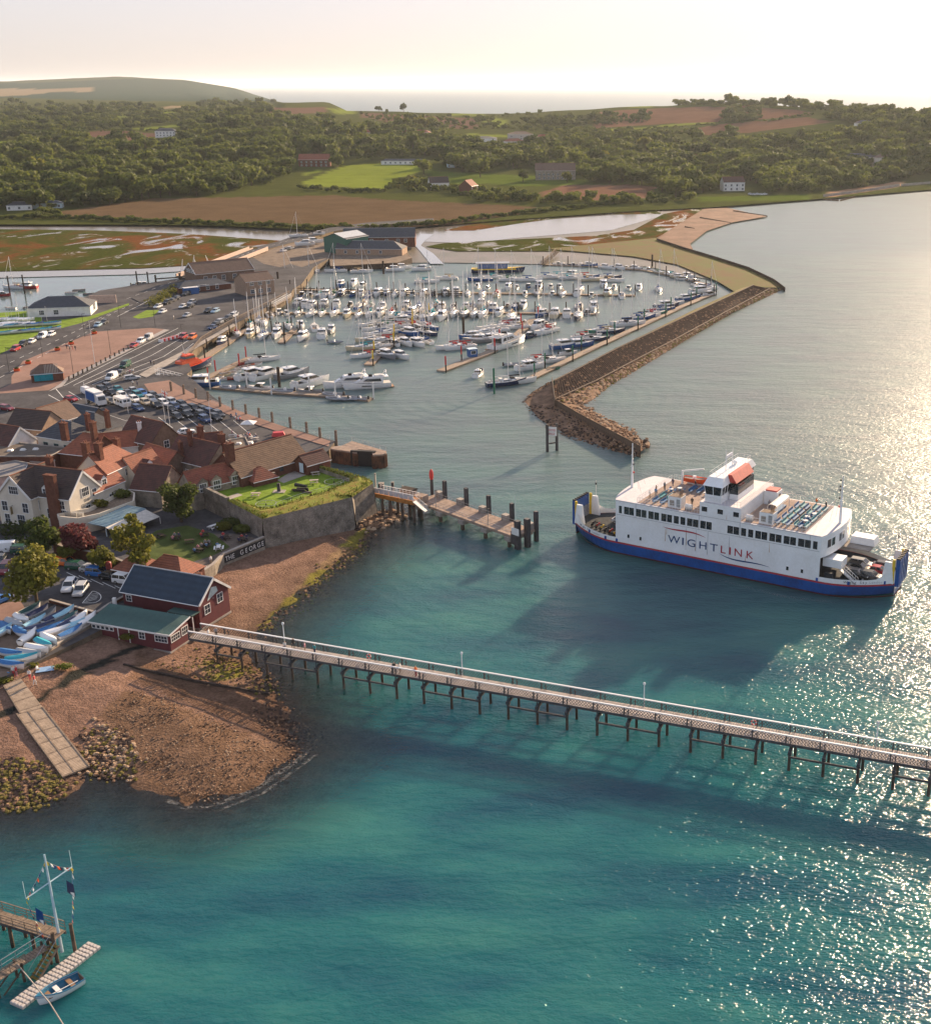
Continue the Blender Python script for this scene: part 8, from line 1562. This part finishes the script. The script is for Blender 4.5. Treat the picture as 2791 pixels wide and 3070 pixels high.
wb = thing('work_boat', 'large blue and yellow work boat berthed beyond the long jetty', 'work boat', P(1490, 816, 0), R(5)); rs = hull_rings(24, 6, 2.0, .3, .95, .5, 9); b = MB(); add_hull(b, rs, HULLC['navy']); b.build('hull', wb); b = MB(); deckmesh(b, rs, YELLOW); b.build('deck', wb); b = MB(); b.box((-2, 0, 2), (14, 4.6, 2.4), HULLC['blue']); b.box((-2, 0, 4.4), (16, 5.4, .3), STEEL); b.build('cabin', wb); b = MB(); b.bar((-11, -3.0, 2.1), (9, -2.9, 2.1), .2, .5, YELLOW); b.build('rubbing_strake', wb)
pile = MB(); pile.tube((0, 0, -5), (0, 0, 7.5), .3, GREENP, n=8); tag(pile.build('channel_pile', None, P(1482, 1180, 0)), 'lone dark green channel pile in the harbour mouth', 'pile'); 
for i, (x, y) in enumerate([(835, 855), (838, 1160), (1150, 820), (1390, 1000), (1955, 800)]): b = MB(); b.tube((0, 0, -5), (0, 0, 6), .45, DTIMBER, n=8); tag(b.build('mooring_pile', None, P(x, y, 0)), ['thick dark mooring pile near the road bridge', 'dark pile behind the entrance pontoon', 'dark pile in front of the boatyard', 'pile between the middle berths', 'pile off the far corner shore'][i], 'pile')
# river boats
row('y,120,430 c,210,430 d,15,490 o,560,470 o,620,452 o,695,480 d,1090,412 d,1130,408 o,85,592 o,230,588', fq, E_H, 'afloat in the river', 'boats in the river', .2, 1.0, ['white', 'grey', 'white', 'red'])
for i, (x, y) in enumerate([(80, 480), (195, 470), (1085, 440), (1172, 445)]): b = MB(); b.tube((0, 0, -4), (0, 0, 8), .3, DTIMBER, n=7); tag(b.build('mooring_pile', None, P(*fq(x, y), 0)), ['first dark pile by the river yacht', 'second dark pile by the river yacht', 'left pile by the small boats in the river', 'right pile by the small boats in the river'][i], 'pile')
row('y,780,205 c,895,255 c,830,275 d,935,185', f5, R(20), 'laid up ashore in the boatyard', 'boats ashore in the boatyard')
for o in [o for o in COL.objects if o.parent is None and o.get('group') == 'boats ashore in the boatyard']: o.location.z = 3.6
# ================================================================== woods, hedges and far houses
WOODS = [  # (zone name, polygon, dx, dy, scale, kinds)
 ('front wood on the left', Z1([(-300, 560), (100, 450), (330, 390), (680, 405), (900, 450), (1250, 400), (1560, 415), (1610, 480), (1590, 610), (1450, 650), (1200, 705), (830, 725), (640, 755), (330, 785), (-300, 780)]), 21, 5.5, 1.0, (0, 1, 2, 4, 3)),
 ('dark wood behind the white villa', Z1([(930, 445), (1000, 345), (1080, 300), (1040, 240), (1150, 200), (1450, 200), (1500, 260), (1620, 300), (1833, 280), (1833, 520), (1640, 430), (1250, 405)]), 17, 5, 1.0, (0, 2, 4, 2)),
 ('hedgerow trees on the left plain', Z1([(-300, 200), (500, 210), (780, 215), (900, 240), (780, 270), (600, 310), (560, 345), (230, 390), (60, 400), (-300, 410)]), 15, 4.5, .9, (0, 2, 4)),
 ('trees between the villa fields', Z1([(560, 315), (760, 265), (1040, 240), (1090, 300), (760, 335), (560, 350)]), 15, 4.5, .85, (0, 2)),
 ('parkland wood in the middle', Z2([(0, 300), (400, 335), (660, 310), (780, 350), (900, 440), (1100, 475), (1380, 420), (1500, 430), (1833, 460), (1833, 640), (1620, 640), (1500, 600), (1300, 560), (1100, 560), (930, 590), (820, 560), (700, 515), (500, 500), (280, 515), (190, 560), (0, 490)]), 18, 5.5, 1.0, (0, 1, 2, 4, 3)),
 ('wood along the right shore', Z3([(0, 430), (250, 410), (500, 440), (700, 400), (900, 430), (1150, 400), (1500, 350), (1850, 320), (2400, 330), (2400, 590), (1833, 600), (1600, 640), (1280, 690), (940, 700), (900, 640), (720, 640), (640, 690), (430, 725), (300, 660), (0, 640)]), 18, 5.5, .95, (0, 1, 2, 4, 3)),
 ('ridge wood on the right skyline', Z3([(380, 205), (520, 178), (700, 172), (780, 195), (1000, 192), (1280, 215), (1540, 250), (1850, 285), (2400, 320), (2400, 350), (1833, 340), (1500, 330), (1300, 300), (1200, 262), (1100, 230), (800, 217), (450, 220)]), 13, 3.6, .8, (0, 2, 4)),
 ('round copse in the brown field', Z3([(665, 312), (690, 268), (800, 245), (890, 250), (905, 290), (800, 312)]), 12, 3.6, .75, (2, 4)),
 ('long copse left of the brown field', Z2([(1160, 322), (1250, 288), (1833, 268), (1930, 272), (1925, 300), (1833, 312), (1400, 330)]), 12, 3.6, .7, (2, 4)),
 ('hedges of the middle fields', Z2([(300, 262), (340, 262), (990, 275), (1400, 245), (1400, 260), (1000, 290), (1150, 325), (1833, 350), (1833, 385), (1500, 400), (1200, 345), (800, 345), (500, 312)]), 15, 4.5, .5, (0, 2)),
 ('reed bed bushes', Z2([(480, 650), (560, 610), (720, 640), (900, 680), (1200, 700), (1300, 735), (1000, 745), (840, 700), (640, 700)]), 18, 5, .55, (5, 0, 3)),
 ('shoreline bushes on the right', Z3([(-450, 720), (0, 735), (430, 725), (560, 735), (300, 760), (-450, 745)]), 18, 5, .55, (5, 0, 2)),
]
HEDGES = [('dyke bushes on the left', Z1([(-200, 845), (150, 830), (420, 835), (650, 850), (1250, 868), (1700, 890), (1833, 895)]), 10, .38), ('dyke bushes in the middle', Z2([(0, 895), (250, 895), (560, 885), (830, 860), (1100, 820), (1500, 780), (1800, 740)]), 11, .40), ('hedge under the bright lawn', Z2([(0, 672), (300, 690), (460, 690), (560, 640), (640, 610)]), 13, .5), ('hedge on the skyline field', Z3([(920, 300), (1030, 282), (1180, 268)]), 10, .45), ('hedge along the yellow strip', Z3([(20, 362), (250, 348), (650, 318)]), 9, .42), ('field hedge on the left plain', Z1([(560, 352), (750, 358), (900, 345)]), 10, .5), ('pine line above the brown field', Z3([(0, 352 + 40), (200, 380), (560, 372)]), 13, .85), ('bushes left of the reed bed', Z1([(200, 835), (260, 800), (320, 820)]), 9, .5), ('hedge behind the far lawn', Z1([(600, 270), (780, 262), (1000, 245)]), 12, .6)]
rt = random.Random(17); TR = []
for zi, (nm, poly, dx, dy, sc, ks) in enumerate(WOODS):
    x0, x1 = min(p[0] for p in poly), max(p[0] for p in poly); y0, y1 = min(p[1] for p in poly), max(p[1] for p in poly); y = y0; r = 0
    while y < y1:
        x = x0 + (r % 2) * dx / 2
        while x < x1:
            px, py = x + rt.uniform(-.5, .5) * dx, y + rt.uniform(-.5, .5) * dy
            if inpoly(px, py, poly) and rowtop(px) + .5 < py < rowbot(px):
                cl_ = noise.noise(Vector((px * .012, py * .045, 1))) + .5 * noise.noise(Vector((px * .04, py * .14, 7)))
                if cl_ > -.42 and rt.random() > .06: TR.append((TD(px, py), px, py, sc * (1 + .35 * cl_) * rt.choice((.5, .75, .9, 1, 1.15, 1.35, 1.7)), ks[int(abs(cl_ * 5 + rt.uniform(-.8, .8))) % len(ks)], nm))
            x += dx
        y += dy; r += 1
for nm, pl, st, sc in HEDGES:
    for p, a in along([Vector((q[0], q[1], 0)) for q in pl], step=st):
        px, py = p.x + rt.uniform(-3, 3), p.y + rt.uniform(-2, 2)
        if rowtop(px) + .5 < py < rowbot(px): TR.append((TD(px, py), px, py, sc * rt.uniform(.7, 1.35), rt.choice((0, 2, 5)), nm))
TR.sort(key=lambda t: t[0] / t[3]); sing, rest = TR[:290], TR[290:]
KL = ['green broadleaf tree', 'tall green tree', 'dark spreading tree', 'golden green tree', 'dark round tree', 'small bushy tree']
sing.sort(key=lambda t: t[1]); tk = {}
for D, px, py, sc, k, nm in sing:
    q_ = tk.get((k, nm), 0); tk[(k, nm)] = q_ + 1
    tree('broadleaf_tree', '%s, %s such from left in the %s' % (KL[k], ORD[q_], nm), 'tree', TP(px, py) - Vector((0, 0, .4)), FAR[k][0], FAR[k][1], rt.uniform(0, 6.28), (sc, sc, sc * rt.uniform(.8, 1.15)), '%ss in the %s' % (KL[k], nm))
# everything farther off reads as one mass of woodland: one object that repeats the same crowns
cl = bpy.data.collections.new('crown_library')
for i, (c, t) in enumerate(FAR):
    o = bpy.data.objects.new('crown_%d' % i, c); cl.objects.link(o)
me = bpy.data.meshes.new('distant_woods'); me.from_pydata([TP(t[1], t[2]) - Vector((0, 0, .6)) for t in rest], [], [])
for an, ty, vals in (('kind', 'INT', [t[4] for t in rest]), ('size', 'FLOAT', [t[3] for t in rest]), ('turn', 'FLOAT', [rt.uniform(0, 6.28) for t in rest])): at = me.attributes.new(an, ty, 'POINT'); at.data.foreach_set('value', vals)
dw = link('distant_woods', me); tag(dw, kind='stuff'); ng = bpy.data.node_groups.new('woods', 'GeometryNodeTree'); ng.interface.new_socket('Geometry', in_out='INPUT', socket_type='NodeSocketGeometry'); ng.interface.new_socket('Geometry', in_out='OUTPUT', socket_type='NodeSocketGeometry')
N = ng.nodes.new; gi, go, ci, ip = N('NodeGroupInput'), N('NodeGroupOutput'), N('GeometryNodeCollectionInfo'), N('GeometryNodeInstanceOnPoints'); ci.inputs['Collection'].default_value = cl; ci.inputs['Separate Children'].default_value = True; ci.inputs['Reset Children'].default_value = True; ip.inputs['Pick Instance'].default_value = True
def na(n_, ty): a = N('GeometryNodeInputNamedAttribute'); a.data_type = ty; a.inputs['Name'].default_value = n_; return a.outputs['Attribute']
cx = N('ShaderNodeCombineXYZ'); LK = ng.links.new; LK(na('turn', 'FLOAT'), cx.inputs['Z']); LK(gi.outputs[0], ip.inputs['Points']); LK(ci.outputs[0], ip.inputs['Instance']); LK(na('kind', 'INT'), ip.inputs['Instance Index']); LK(cx.outputs[0], ip.inputs['Rotation']); LK(na('size', 'FLOAT'), ip.inputs['Scale']); LK(ip.outputs[0], go.inputs[0]); dw.modifiers.new('woods', 'NODES').node_group = ng
# skyline and specimen trees
for i, (x, y, s, k, w) in enumerate([(1135, 334, 1.3, 2, 'left of two dark trees alone on the sea skyline'), (1210, 335, 1.5, 4, 'right of two dark trees alone on the sea skyline'), (1160, 336, .8, 5, 'small tree between the two skyline trees'), (820, 308, 1.4, 2, 'tall dark tree beside the skyline masts'), (740, 306, 1.2, 4, 'dark tree on the hilltop left of the masts'), (610, 310, 1.3, 2, 'pointed dark tree on the hilltop')]): tree('skyline_tree', w, 'tree', TP(x, y), FAR[k][0], FAR[k][1], i, s)
for i, (x, y, s, k, w) in enumerate([(1270, 522, 1.5, 0, 'big green tree beside the bright lawn'), (1440, 530, 1.7, 0, 'huge round green tree in the parkland'), (1012, 500, 1.3, 0, 'green tree right of the red brick manor'), (1700, 545, 1.1, 3, 'russet tree beside the stone mansion'), (1830, 545, 1.6, 0, 'sunlit green tree right of the stone mansion'), (1568, 545, 1.0, 4, 'dark yew in the mansion garden'), (1310, 388, 1.5, 2, 'very tall dark tree above the white roofs'), (1985, 575, 1.2, 3, 'pale green tree above the right beach'), (2278, 470, 1.1, 0, 'green tree by the far car park'), (2070, 480, 1.0, 3, 'golden tree left of the far car park')]): tree('specimen_tree', w, 'tree', TP(x, y), FAR[k][0], FAR[k][1], i * 2, s)
def fhouse(px, py, L, Wd, ang, e, r, wall, roof, label, wins=4, chim=0):
    p = TP(px, py); t = house(label, p.x, p.y, L, Wd, ang, p.z - 1, p.z + e, p.z + r, wall, roof, hip=(0, 0) if r - e > 3 else (1, 1), wins=[('S', lerp(-L * .4, L * .4, k / max(1, wins - 1)), z, 1.4, 1.5) for k in range(wins) for z in ((1.8, 4.8) if e > 5.5 else (1.8,))], chim=[(-L * .3 + L * .3 * k, 0, e, r - e + 2, 1.3, 1.0) for k in range(chim)]); return t
for a in [(500, 408, 26, 12, 8, 7, 10, 'white', 'slate', 'white villa with a slate roof in the left fields', 6), (945, 498, 30, 13, 2, 7, 12, 'brick', 'red', 'red roofed manor house with chimneys on the left of the lawn', 6, 3), (1120, 410, 34, 12, 5, 6, 9, 'white', 'orange', 'white terrace with orange roof in the middle wood', 6), (1240, 410, 44, 13, -4, 6, 9, 'cream', 'orange', 'long cream terrace in the middle wood', 7), (1437, 428, 42, 22, 4, 6, 8, 'white', 'slate', 'large white roofed shed in the distance', 4), (1560, 418, 30, 20, 10, 7, 10, 'grey', 'brown', 'grey hall beside the distant white shed', 3), (1540, 438, 22, 10, 30, 6, 9, 'white', 'orange', 'white gabled house below the distant hall', 3), (1630, 425, 20, 10, 5, 6, 9, 'cream', 'orange', 'cream house right of the distant hall', 3), (1210, 491, 44, 8, 0, 3.5, 5, 'white', 'slate', 'long low white bungalow above the bright lawn', 8), (1365, 500, 16, 12, 10, 6, 9, 'paleblue', 'dark', 'pale blue house under the parkland trees', 3), (1315, 566, 16, 9, 20, 5.5, 10, 'white', 'dark', 'white gabled house at the edge of the reed bed', 3, 1), (1405, 578, 12, 11, 70, 6, 10.5, 'brick', 'red', 'brick house with bright red roof by the reed bed', 2), (1665, 536, 36, 14, 3, 8, 14, 'stone', 'brown', 'large stone mansion with twin gables on the right', 8, 3), (2195, 570, 18, 11, 10, 7, 11, 'white', 'maroon', 'white house with red roof above the right beach', 4, 2), (2590, 388, 20, 12, 0, 7, 10, 'white', 'slate', 'white villa with turret on the right hillside', 4, 1), (2590, 495, 40, 12, 8, 8, 11, 'cream', 'slate', 'white terrace by the right shore', 8), (2150, 480, 60, 14, 6, 4, 6, 'brick', 'red', 'long low red roofed building in the right wood', 8), (2350, 472, 70, 12, 5, 3.5, 5.5, 'brick', 'maroon', 'long brown chalet row in the right wood', 8), (2170, 418, 16, 9, 30, 5, 8, 'cream', 'orange', 'small bungalow below the brown field', 2), (140, 622, 22, 8, 15, 3.5, 5, 'paleblue', 'blue', 'pale blue sheds left of the reed bed', 4), (60, 628, 16, 8, 20, 3.5, 5.5, 'white', 'slate', 'white shed at the left edge below the wood', 3), (675, 346, 18, 10, 5, 6, 9, 'paleblue', 'slate', 'pale house among the dark hilltop trees', 3), (2660, 500, 26, 12, 10, 9, 12, 'cream', 'brown', 'cream apartment house at the right shore', 5)]: fhouse(*a)
mp = TP(812, 306)
for k in range(3): b = MB(); b.tube((0, 0, 0), (0, 0, 34 - k * 6), .5, STEEL, .2, 5); tag(b.build('radio_mast', None, mp + Vector((k * 9, 0, 0))), 'thin radio mast on the hilltop skyline, %s from the left' % ORD[k], 'mast', 'radio masts on the hilltop')
for i in range(22): p = TP(2085 + rt.uniform(0, 70), 487 + rt.uniform(0, 12)); car('car', rt.choice(['white', 'silver', 'pale blue']), p, rt.uniform(0, 3), 'small pale car in the far car park, %s of the cluster' % ORD[i], 'cars in the far car park')
for i in range(5): p = TP(2250 + i * 11, 583 + (i % 2)); car('car', 'white', p, .2, 'white car on the grass by the right beach house, %s from the left' % ORD[i], 'cars by the right beach house')
sh_ = thing('shore_wall', 'long pale sea wall along the right hand shore', 'sea wall'); posts_line([TP(2480, 588) , TP(2560, 578), TP(2690, 558), TP(2850, 545)], -3, 5, 12, 11.9, 'wall_panel', sh_, CONC)
posts_line([P(2480, 598, .5), P(2520, 600, .5), P(2560, 590, .5)], -1, 1.6, 6, 6, 'rock_toe', sh_, RUB)
# ================================================================== near shore: trees, garden, car park, dinghies, beach people
def bigtree(px, py, h, w, m_, n, ls, label, seed, lob=None, sparse=False, name='broadleaf_tree'):
    c = crown_mesh('near_crown', seed, lob or lobes_round(seed, w, h, 11), n, ls, m_); t = trunk_mesh('near_trunk', h, .32, 6, seed); return tree(name, label, 'tree', P(px, py, 3.0), c, t, seed)
bigtree(112, 1818, 11.6, 10.4, LEAFY, 3600, .34, 'large round green tree standing in the car park beside the dinghies', 31); bigtree(135, 1668, 7.6, 8.0, LEAF, 2600, .34, 'bushy green tree in front of the hotel wing', 32); bigtree(243, 1672, 7.0, 7.4, LEAFR, 2600, .32, 'dark copper leaved tree beside the conservatory', 33, name='copper_tree')
bigtree(420, 1742, 10.2, 9.5, LEAFY, 1900, .36, 'airy golden green tree between the conservatory and pavilion', 34, [(0, 0, 9.4, 2.2, 2.2, 1.8), (-3.2, 0, 8.0, 1.9, 1.8, 1.6), (3.3, .4, 8.2, 2.2, 1.9, 1.5), (.8, -1, 6.4, 2.9, 2.2, 1.6), (-2.2, 1, 5.6, 2.6, 2.2, 1.6), (4.0, 0, 6.0, 1.9, 1.8, 1.4), (.2, 0, 11.6, 1.2, 1.2, 1.1), (-1.6, 0, 10.6, 1, 1, .9)]); bigtree(315, 1712, 4.8, 5.5, LEAFY, 1300, .3, 'small golden shrub tree right of the copper tree', 35); bigtree(545, 1565, 9.0, 8.5, LEAFD, 2600, .34, 'tall dark ivy covered tree against the castle wall', 36); bigtree(205, 1690, 4.0, 4.0, LEAFY, 800, .28, 'low yellow green bush left of the copper tree', 37)
for i, (x, y, w, h, m_, lb_) in enumerate([(40, 1600, 8, 2.6, LEAFD, 'dark clipped hedge at the foot of the hotel wing'), (70, 1640, 11, 2.4, LEAFD, 'long dark hedge between the hotel and car park'), (690, 1580, 4, 2.2, LEAFD, 'round dark bush by the castle wall'), (722, 1597, 3.6, 1.9, LEAF, 'olive bush at the castle wall foot'), (668, 1590, 3, 2, LEAFY, 'yellow green bush in the hotel garden corner'), (450, 1510, 4.5, 3.0, LEAFD, 'ivy shrub on the stone barn wall'), (365, 1492, 3.5, 2.0, LEAF, 'green planting on the hotel roof terrace'), (300, 1520, 3.0, 1.8, LEAFY, 'golden planting at the end of the roof terrace')]): shrub(x, y, 3 if i < 6 else 5.6, w, h, m_, lb_, 'hedge' if 'hedge' in lb_ else 'bush', None, 50 + i, 620, .28)
f2 = lambda x, y: (x * .2728, 1500 + y * .2728); cp_ = [(740, 712, 'orange', (45, 4), 'estate', 'at the left end of the row by the brick wall'), (868, 755, 'dark green', (45, 2), 'estate', 'second along the brick wall'), (1010, 790, 'silver', (45, 6), 'car', 'third along the brick wall'), (1095, 830, 'blue', (45, 4), 'suv', 'fourth along the brick wall'), (1225, 870, 'black', (45, 8), 'car', 'fifth along the brick wall'), (1385, 910, 'white', (45, 6), 'suv', 'nearest the boathouse corner'), (765, 975, 'white', (-28, 40), 'estate', 'in sunlight beside the large round tree'), (890, 1020, 'silver', (-28, 42), 'estate', 'in sunlight beside the hatched bay'), (35, 545, 'pale blue', (45, -4), 'suv', 'at the far left of the hedge row'), (130, 560, 'white', (45, -4), 'van', 'beside the hedge left of the dark green car'), (270, 585, 'dark green', (45, 0), 'suv', 'behind the large round tree by the hedge'), (62, 790, 'maroon', (-28, 36), 'suv', 'at the left edge of the car park'), (165, 815, 'white', (-20, 40), 'car', 'between the maroon car and the round tree'), (5, 690, 'dark grey', (-28, 36), 'car', 'cut by the left edge of view'), (8, 1120, 'blue', (45, -20), 'car', 'behind the low wall in the left lane')]
for x, y, c, v, k, w in cp_: car(k, c, P(*f2(x, y), 3.0), hd(f2(x, y), v), '%s %s %s' % (c, KINDW[k], w), 'cars in the shore car park')
b = MB(); rk = flat('kiosk_red', (.22, .025, .025)); b.box((0, 0, 0), (.9, .9, 2.2), rk, top=(.95, .95)); b.ball((0, 0, 2.2), .5, rk, 8, 4, (1, 1, .5)); tag(b.build('phone_kiosk', None, P(330, 1722, 3), .2), 'red kiosk standing against the brick garden wall', 'kiosk')
b = MB(); b.box((0, 0, 0), (.5, .5, 2.2), WHITE); tag(b.build('white_post', None, P(347, 1830, 3)), 'short white post at the corner of the green roof', 'post')
for i, (x, y) in enumerate([(190, 1652), (203, 1660)]): b = MB(); b.box((0, 0, 0), (1.1, .12, 1.7), WHITE); b.box((0, -.07, .3), (.7, .02, 1.0), CLOTH['navy']); tag(b.build('notice_board', None, P(x, y, 3), .5), '%s white notice board by the car park wall' % ('left' if i == 0 else 'right'), 'sign')
f3 = lambda x, y: (400 + x * .2728, 1550 + y * .2728); rg2 = random.Random(9)
tabs = [(470, 250, 'under the awning side of the lawn'), (620, 290, 'in the middle of the lawn'), (780, 215, 'behind the middle of the garden'), (880, 130, 'at the back by the castle wall'), (1010, 245, 'on the gravel near the castle bushes'), (800, 330, 'on the gravel edge of the lawn'), (940, 360, 'near the end of the lettered wall'), (1200, 270, 'close behind the lettered wall'), (300, 230, 'in the dark left corner of the garden'), (720, 385, 'beside the red pavilion')]
for i, (x, y, w) in enumerate(tabs):
    picnic(*f3(x, y), 3.03, 'dark picnic table ' + w, 'picnic tables in the hotel garden', .3 * i, WHITE if i in (3, 6) else DTIMBER)
    for k in range((3, 0, 2, 0, 2, 4, 1, 3, 0, 2)[i]):
        a = rg2.choice(['white', 'blue', 'pink', 'grey', 'red', 'navy']); p = P(*f3(x, y), 3.03); person('person in %s, %s bench of the table %s' % (a, ('far left', 'near left', 'far right', 'near right')[k], w.replace('white topped, ', '').replace('pale, ', '')), p + Vector((rg2.uniform(.3, .6) * (-1, -1, 1, 1)[k], (.8, -.8, .8, -.8)[k], 0)), (0, math.pi)[k % 2], 'sit', a, 'navy', 'people in the hotel garden')
person('person in white standing by the pavilion tables above the beach', P(633, 1692, 3.03), 1, 'stand', 'white', 'tan')
# upturned and covered dinghies on the hard
def make_dinghy():
    t = thing('dinghy', None, None); rs = hull_rings(4.3, 1.6, .55, .45, .7, .25); b = MB(); add_hull(b, rs, GEL); b.build('hull', t, smooth=True); c = MB(); cr = []
    for r in rs: cr.append([(r[0][0], r[0][1] * 1.03, r[0][2] - .08), (r[0][0], r[0][1] * .55, r[0][2] + .14), (r[0][0], 0, r[0][2] + .26), (r[6][0], r[6][1] * .55, r[6][2] + .14), (r[6][0], r[6][1] * 1.03, r[6][2] - .08)])
    c.loft(cr, BLUEC, closed=False); c.build('cover', t); k = MB(); k.box((0, 0, -.3), (1.2, .9, .12), TIMBER); k.build('cradle', t); return t
DG = make_dinghy(); f8 = lambda x, y: (x * .2728, 1800 + y * .2728); DC = {'white': HULLC['white'], 'grey': flat('grey_cover', (.38, .40, .42)), 'pale blue': flat('pale_blue_cover', (.30, .55, .66)), 'blue': flat('blue_cover', (.02, .14, .36)), 'navy': CLOTH['navy'], 'turquoise': flat('turquoise_cover', (.02, .32, .40)), 'dark green': flat('dark_green_cover', (.02, .09, .09)), 'dark grey': flat('dark_grey_cover', (.07, .08, .09))}
dl = [(245, 218, 'white', (70, 40), 'at the back left by the wall'), (165, 265, 'grey', (70, 30), 'left of the pale blue boat'), (380, 262, 'pale blue', (90, -45), 'gleaming in the middle of the back rows'), (65, 318, 'blue', (60, 55), 'at the left edge'), (230, 368, 'blue', (60, 45), 'crumpled, behind the white hull'), (310, 420, 'white', (80, -60), 'alone on the open concrete'), (430, 315, 'navy', (140, -30), 'in the long middle row'), (550, 330, 'blue', (120, -40), 'in the centre of the long row'), (600, 362, 'white', (140, -35), 'below the bright blue one'), (770, 372, 'blue', (130, -60), 'against the beach wall end'), (865, 218, 'white', (90, -60), 'second from the green roof'), (958, 235, 'white', (95, -60), 'touching the green roof corner'), (695, 165, 'pale blue', (110, -55), 'at the back by the car park wall'), (495, 172, 'dark grey', (100, -50), 'in shade left of the pale blue one'), (590, 205, 'navy', (100, -50), 'dark, in the shaded back row'), (725, 222, 'dark green', (110, -50), 'in the shaded right back row'), (485, 492, 'turquoise', (80, 40), 'by the beach wall, crumpled'), (550, 445, 'white', (80, 45), 'beside the turquoise one'), (410, 545, 'white', (110, 25), 'third from the wall end'), (320, 595, 'grey', (110, 20), 'second from the wall end'), (115, 600, 'blue', (110, 22), 'long, at the lower left'), (230, 655, 'turquoise', (140, -15), 'nearest the slipway but one'), (130, 722, 'blue', (110, 20), 'nearest the slipway'), (325, 122, 'dark green', (100, -50), 'at the very back left'), (410, 150, 'navy', (100, -50), 'at the back under the tree'), (750, 265, 'navy', (90, -50), 'between the white hulls'), (780, 303, 'pale blue', (60, -20), 'small, in the right middle'), (5, 372, 'pale blue', (60, -30), 'cut by the left edge'), (640, 258, 'dark grey', (100, -50), 'in the dark middle back')]
for x, y, c, v, w in dl: o = dup(DG, P(*f8(x, y), 3.35), hd(f8(x, y), v), '%s covered dinghy %s of the dinghy park' % (c, w), 'dinghies on the shore dinghy park', None, {'cover': DC[c]}); o['category'] = 'dinghy'
rd = random.Random(12)
for i in range(52):
    r, k = divmod(i, 13); x = -20 + k * 20 + r * 6 if r < 2 else 20 + k * 34; y = 680 + r * 34 if r < 2 else (705 if r == 2 else 745) + (13 - k) * (2 if r == 2 else 3); c = rd.choice(['white', 'white', 'white', 'grey']) if r < 2 else rd.choice(['blue', 'navy', 'turquoise', 'white'])
    o = dup(DG, P(*fq(x, y), 3.35), rd.uniform(.2, .8), '%s dinghy on the clubhouse lawn, %s in the %s row' % (c, ORD[k], ['back', 'second', 'third', 'front'][r]), 'dinghies on the clubhouse lawn', None, {'cover': DC[c]}); o['category'] = 'dinghy'
    if i % 4 == 0: mm_ = MB(); mm_.tube((.6, 0, .4), (.6, 0, 6.5), .05, ALLOY, n=4); mm_.build('mast', o)
for c in list(DG.children): bpy.data.objects.remove(c)
bpy.data.objects.remove(DG)
for x, y, a, c, ps, w in [(100, 845, 'blue', 'white', 'sit', 'person in pale blue sitting on the wall at the top of the slipway'), (157, 850, 'white', 'red', 'stand', 'person in white and red standing at the top of the slipway'), (190, 850, 'red', 'pink', 'stand', 'small person in red beside the slipway wall'), (333, 878, 'white', 'red', 'stand', 'person in white and red shorts on the sunlit beach'), (385, 925, 'red', 'white', 'walk', 'person in a red top and pale trousers walking on the beach'), (410, 785, 'white', 'tan', 'sit', 'person in white sitting on the blue beach blanket')]:
    p = P(*f8(x, y), 2.3); person(w, Vector((p.x, p.y, max(2.2, beach_z(p.x, p.y)) + (.0 if ps != 'sit' else -.35))), x, ps, a, c)
p = P(*f8(495, 772), 2.4); b = MB(); b.prism([(-1.2, -.8), (1.3, -.7), (1.2, .9), (-1.1, .8)], 0, .06, flat('blanket_blue', (.22, .36, .55))); tag(b.build('beach_blanket', None, Vector((p.x, p.y, beach_z(p.x, p.y) + .12)), .3), 'pale blue blanket spread on the shingle beside the sea wall', 'blanket')
for i, (x, y, w, lb_) in enumerate([(300, 2005, 3.2, 'strip of green weed at the middle of the sea wall'), (170, 2002, 2.6, 'green plants at the lower end of the sea wall'), (8, 2048, 2.5, 'grassy clump beside the top of the slipway'), (380, 1915, 3.0, 'ivy at the foot of the maroon boat store')][:4]): shrub(x * .62 if i == 0 else x * .5 if i == 1 else x, y, 2.4, w, .9, LEAFY if i else LEAF, lb_, 'plants', None, 80 + i, 260, .2)
# prototypes are only templates: remove them again once everything is copied
for t in list(CARS.values()) + list(BOATS.values()):
    for c in list(t.children):
        for g in list(c.children): bpy.data.objects.remove(g)
        bpy.data.objects.remove(c)
    bpy.data.objects.remove(t)
